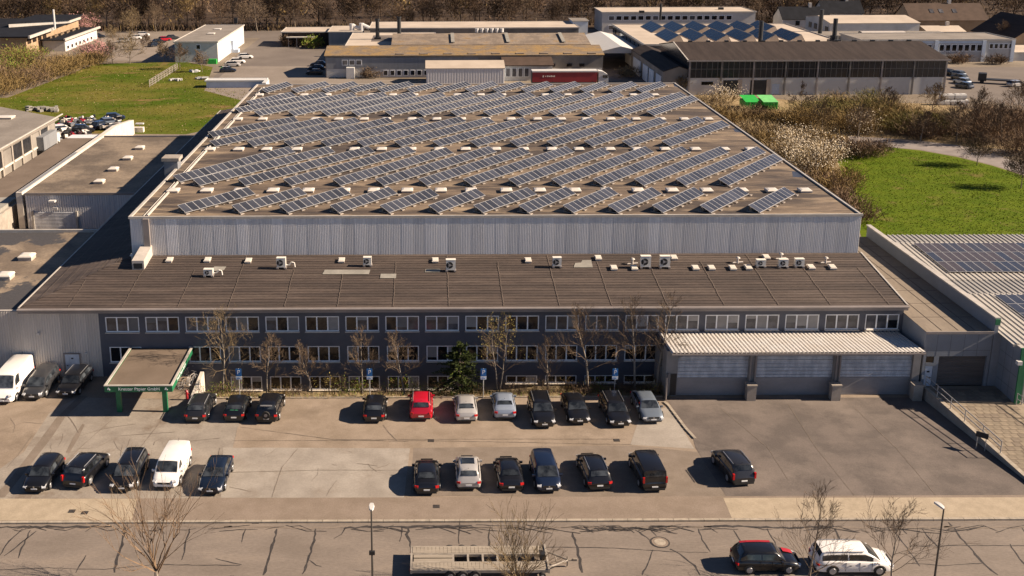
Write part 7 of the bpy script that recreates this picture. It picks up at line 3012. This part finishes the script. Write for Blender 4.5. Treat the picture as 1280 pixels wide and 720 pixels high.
for i, (px, py, m_, lb) in enumerate(((365, 58, 'brush2', 'small brown shrub at the corner of the dark pavilion'), (463, 97, 'twig', 'pale leafless shrub before the moss roofed factory'), (425, 95, 'brush2', 'brown leafless shrub by the white cabinet of the factory'),
                                   (730, 104, 'twig_gold', 'golden leafless shrub before the red lorry'), (787, 97, 'twig_gold', 'golden leafless shrub in the dark lane'), (1010, 44, 'brush2', 'brown bush between the slate house and the black flues'), (1203, 40, 'twig_dk', 'dark bush behind the strip window block'),
                                   (1150, 80, 'brush2', 'brown hedge bush before the strip window block, left one'), (1245, 80, 'twig_dk', 'dark hedge bush before the strip window block, right one'), (1200, 79, 'brush2', 'brown hedge bush before the strip window block, middle one'))):
    shrub(G(px, py), 3.2, 2.4, 2.8, 600 + i, lb, None, m_, 700, .06, stems=12, tl=.9, name='shrub')
for i, (px, py, h, cm_, lb) in enumerate(((1215, 35, 9, 'twig_gold', 'golden bare tree at the right end of the brown tiled house'), (1180, 33, 7, 'twig', 'bare tree before the brown tiled house'), (1255, 60, 7, 'brush2', 'bare tree beside the dark roofed house'))):
    bare_tree(G(px, py), h, 650 + i, lb, 'bare trees beside the houses', crown_mat=cm_ if cm_ in M else 'twig', trunk_mat='bark', width=1.3, limbs=12, clear=.2, spread=.75, thin=.03, r0=.16, kids=3, fuzz=800)

# forest: the front row as trees of their own, the depth behind as one mass
protos = []
for k in range(7):
    t0 = bare_tree((0, 0, 0), 12.5 + k * .7, 800 + k, 'tall bare brown tree in the front row of the forest', 'bare trees along the front edge of the forest',
                   crown_mat=['forest2', 'forest2', 'twig_dk', 'forest2', 'brush', 'forest2', 'twig'][k], trunk_mat='bark' if k % 2 else 'twig_dk', width=.8 + .08 * (k % 3), limbs=15, clear=.12, spread=.6, levels=3,
                   kids=3, thin=.04, r0=.2, name='forest_tree', fuzz=1000, fb=.08)
    protos.append(t0)
rr = random.Random(99)
used = set()
for i in range(96):
    k = i % 7 if i < 7 else rr.choice([0, 1, 2, 3, 5, 0, 1, 3, 5, 4, 6])
    x = -185 + i * 4.6 + rr.uniform(-1.6, 1.6)
    y = 352 + rr.uniform(0, 9) + (9 if -120 < x < 60 else 0) * 0
    if 50 < x < 110:
        y += 12
    if 110 < x < 190:
        y += 14
    o = protos[k] if k not in used else copy_tree(protos[k])
    used.add(k)
    o.location = (x, y, 0)
    o.rotation_euler.z = rr.uniform(0, 6.28)
    s = rr.uniform(.6, 1.2)
    o.scale = (s, s, s * rr.uniform(.9, 1.1))
b = MB()
for i in range(620):
    x = rr.uniform(-260, 280)
    y = 356 + 145 * rr.random() ** 1.3
    if 50 < x < 190:
        y += 14
    h = rr.uniform(11, 17)
    g_ = rr.random()
    mi = 0 if g_ < .66 else 1 if g_ < .78 else 2
    if i % 4 == 0:
        stick(b, Vector((x, y, 0)), Vector((x + rr.uniform(-.5, .5), y, h * .85)), .2, .06, 3)
    for s in range(240):
        f = rr.random() ** .75
        z = h * (.04 + 1.0 * f)
        rad = h * .25 * sqrt(max(.02, 1 - ((f - .45) / .6) ** 2)) * sqrt(rr.random())
        az = rr.uniform(0, 2 * pi)
        cx, cy = x + cos(az) * rad, y + sin(az) * rad
        L = rr.uniform(.7, 1.9)
        dx, dy, dz = (cos(az) * .6 + rr.gauss(0, .6)) * L * .7, (sin(az) * .6 + rr.gauss(0, .6)) * L * .7, L * rr.uniform(-.1, .9)
        ex, ey = rr.gauss(0, .16), rr.gauss(0, .16)
        b.face([(cx - ex, cy - ey, z), (cx + ex, cy + ey, z), (cx + dx, cy + dy, z + dz)], mi)
tag(b.build('forest', [M['forest'], M['brush'], M['brush2'], M['twig_dk']]), 'bare brown forest filling the top of the picture', 'forest', None, 'stuff')
b = MB()
for i in range(9000):                                  # undergrowth at the forest edge
    x = rr.uniform(-190, 260)
    y = rr.uniform(350.5, 360) + (13 if 50 < x < 190 else 0)
    c = Vector((x, y, 0))
    d = Vector((rr.gauss(0, .4), rr.gauss(0, .4), 1)).normalized()
    L = rr.uniform(.8, 3.6)
    e = Vector((rr.gauss(0, 1), rr.gauss(0, 1), 0)).normalized() * .16
    b.face([c - e, c + e, c + d * L], 0 if rr.random() < .8 else 1)
tag(b.build('undergrowth', [M['twig_dk'], M['brush']]), 'dark brown undergrowth along the forest edge', 'undergrowth', None, 'stuff')
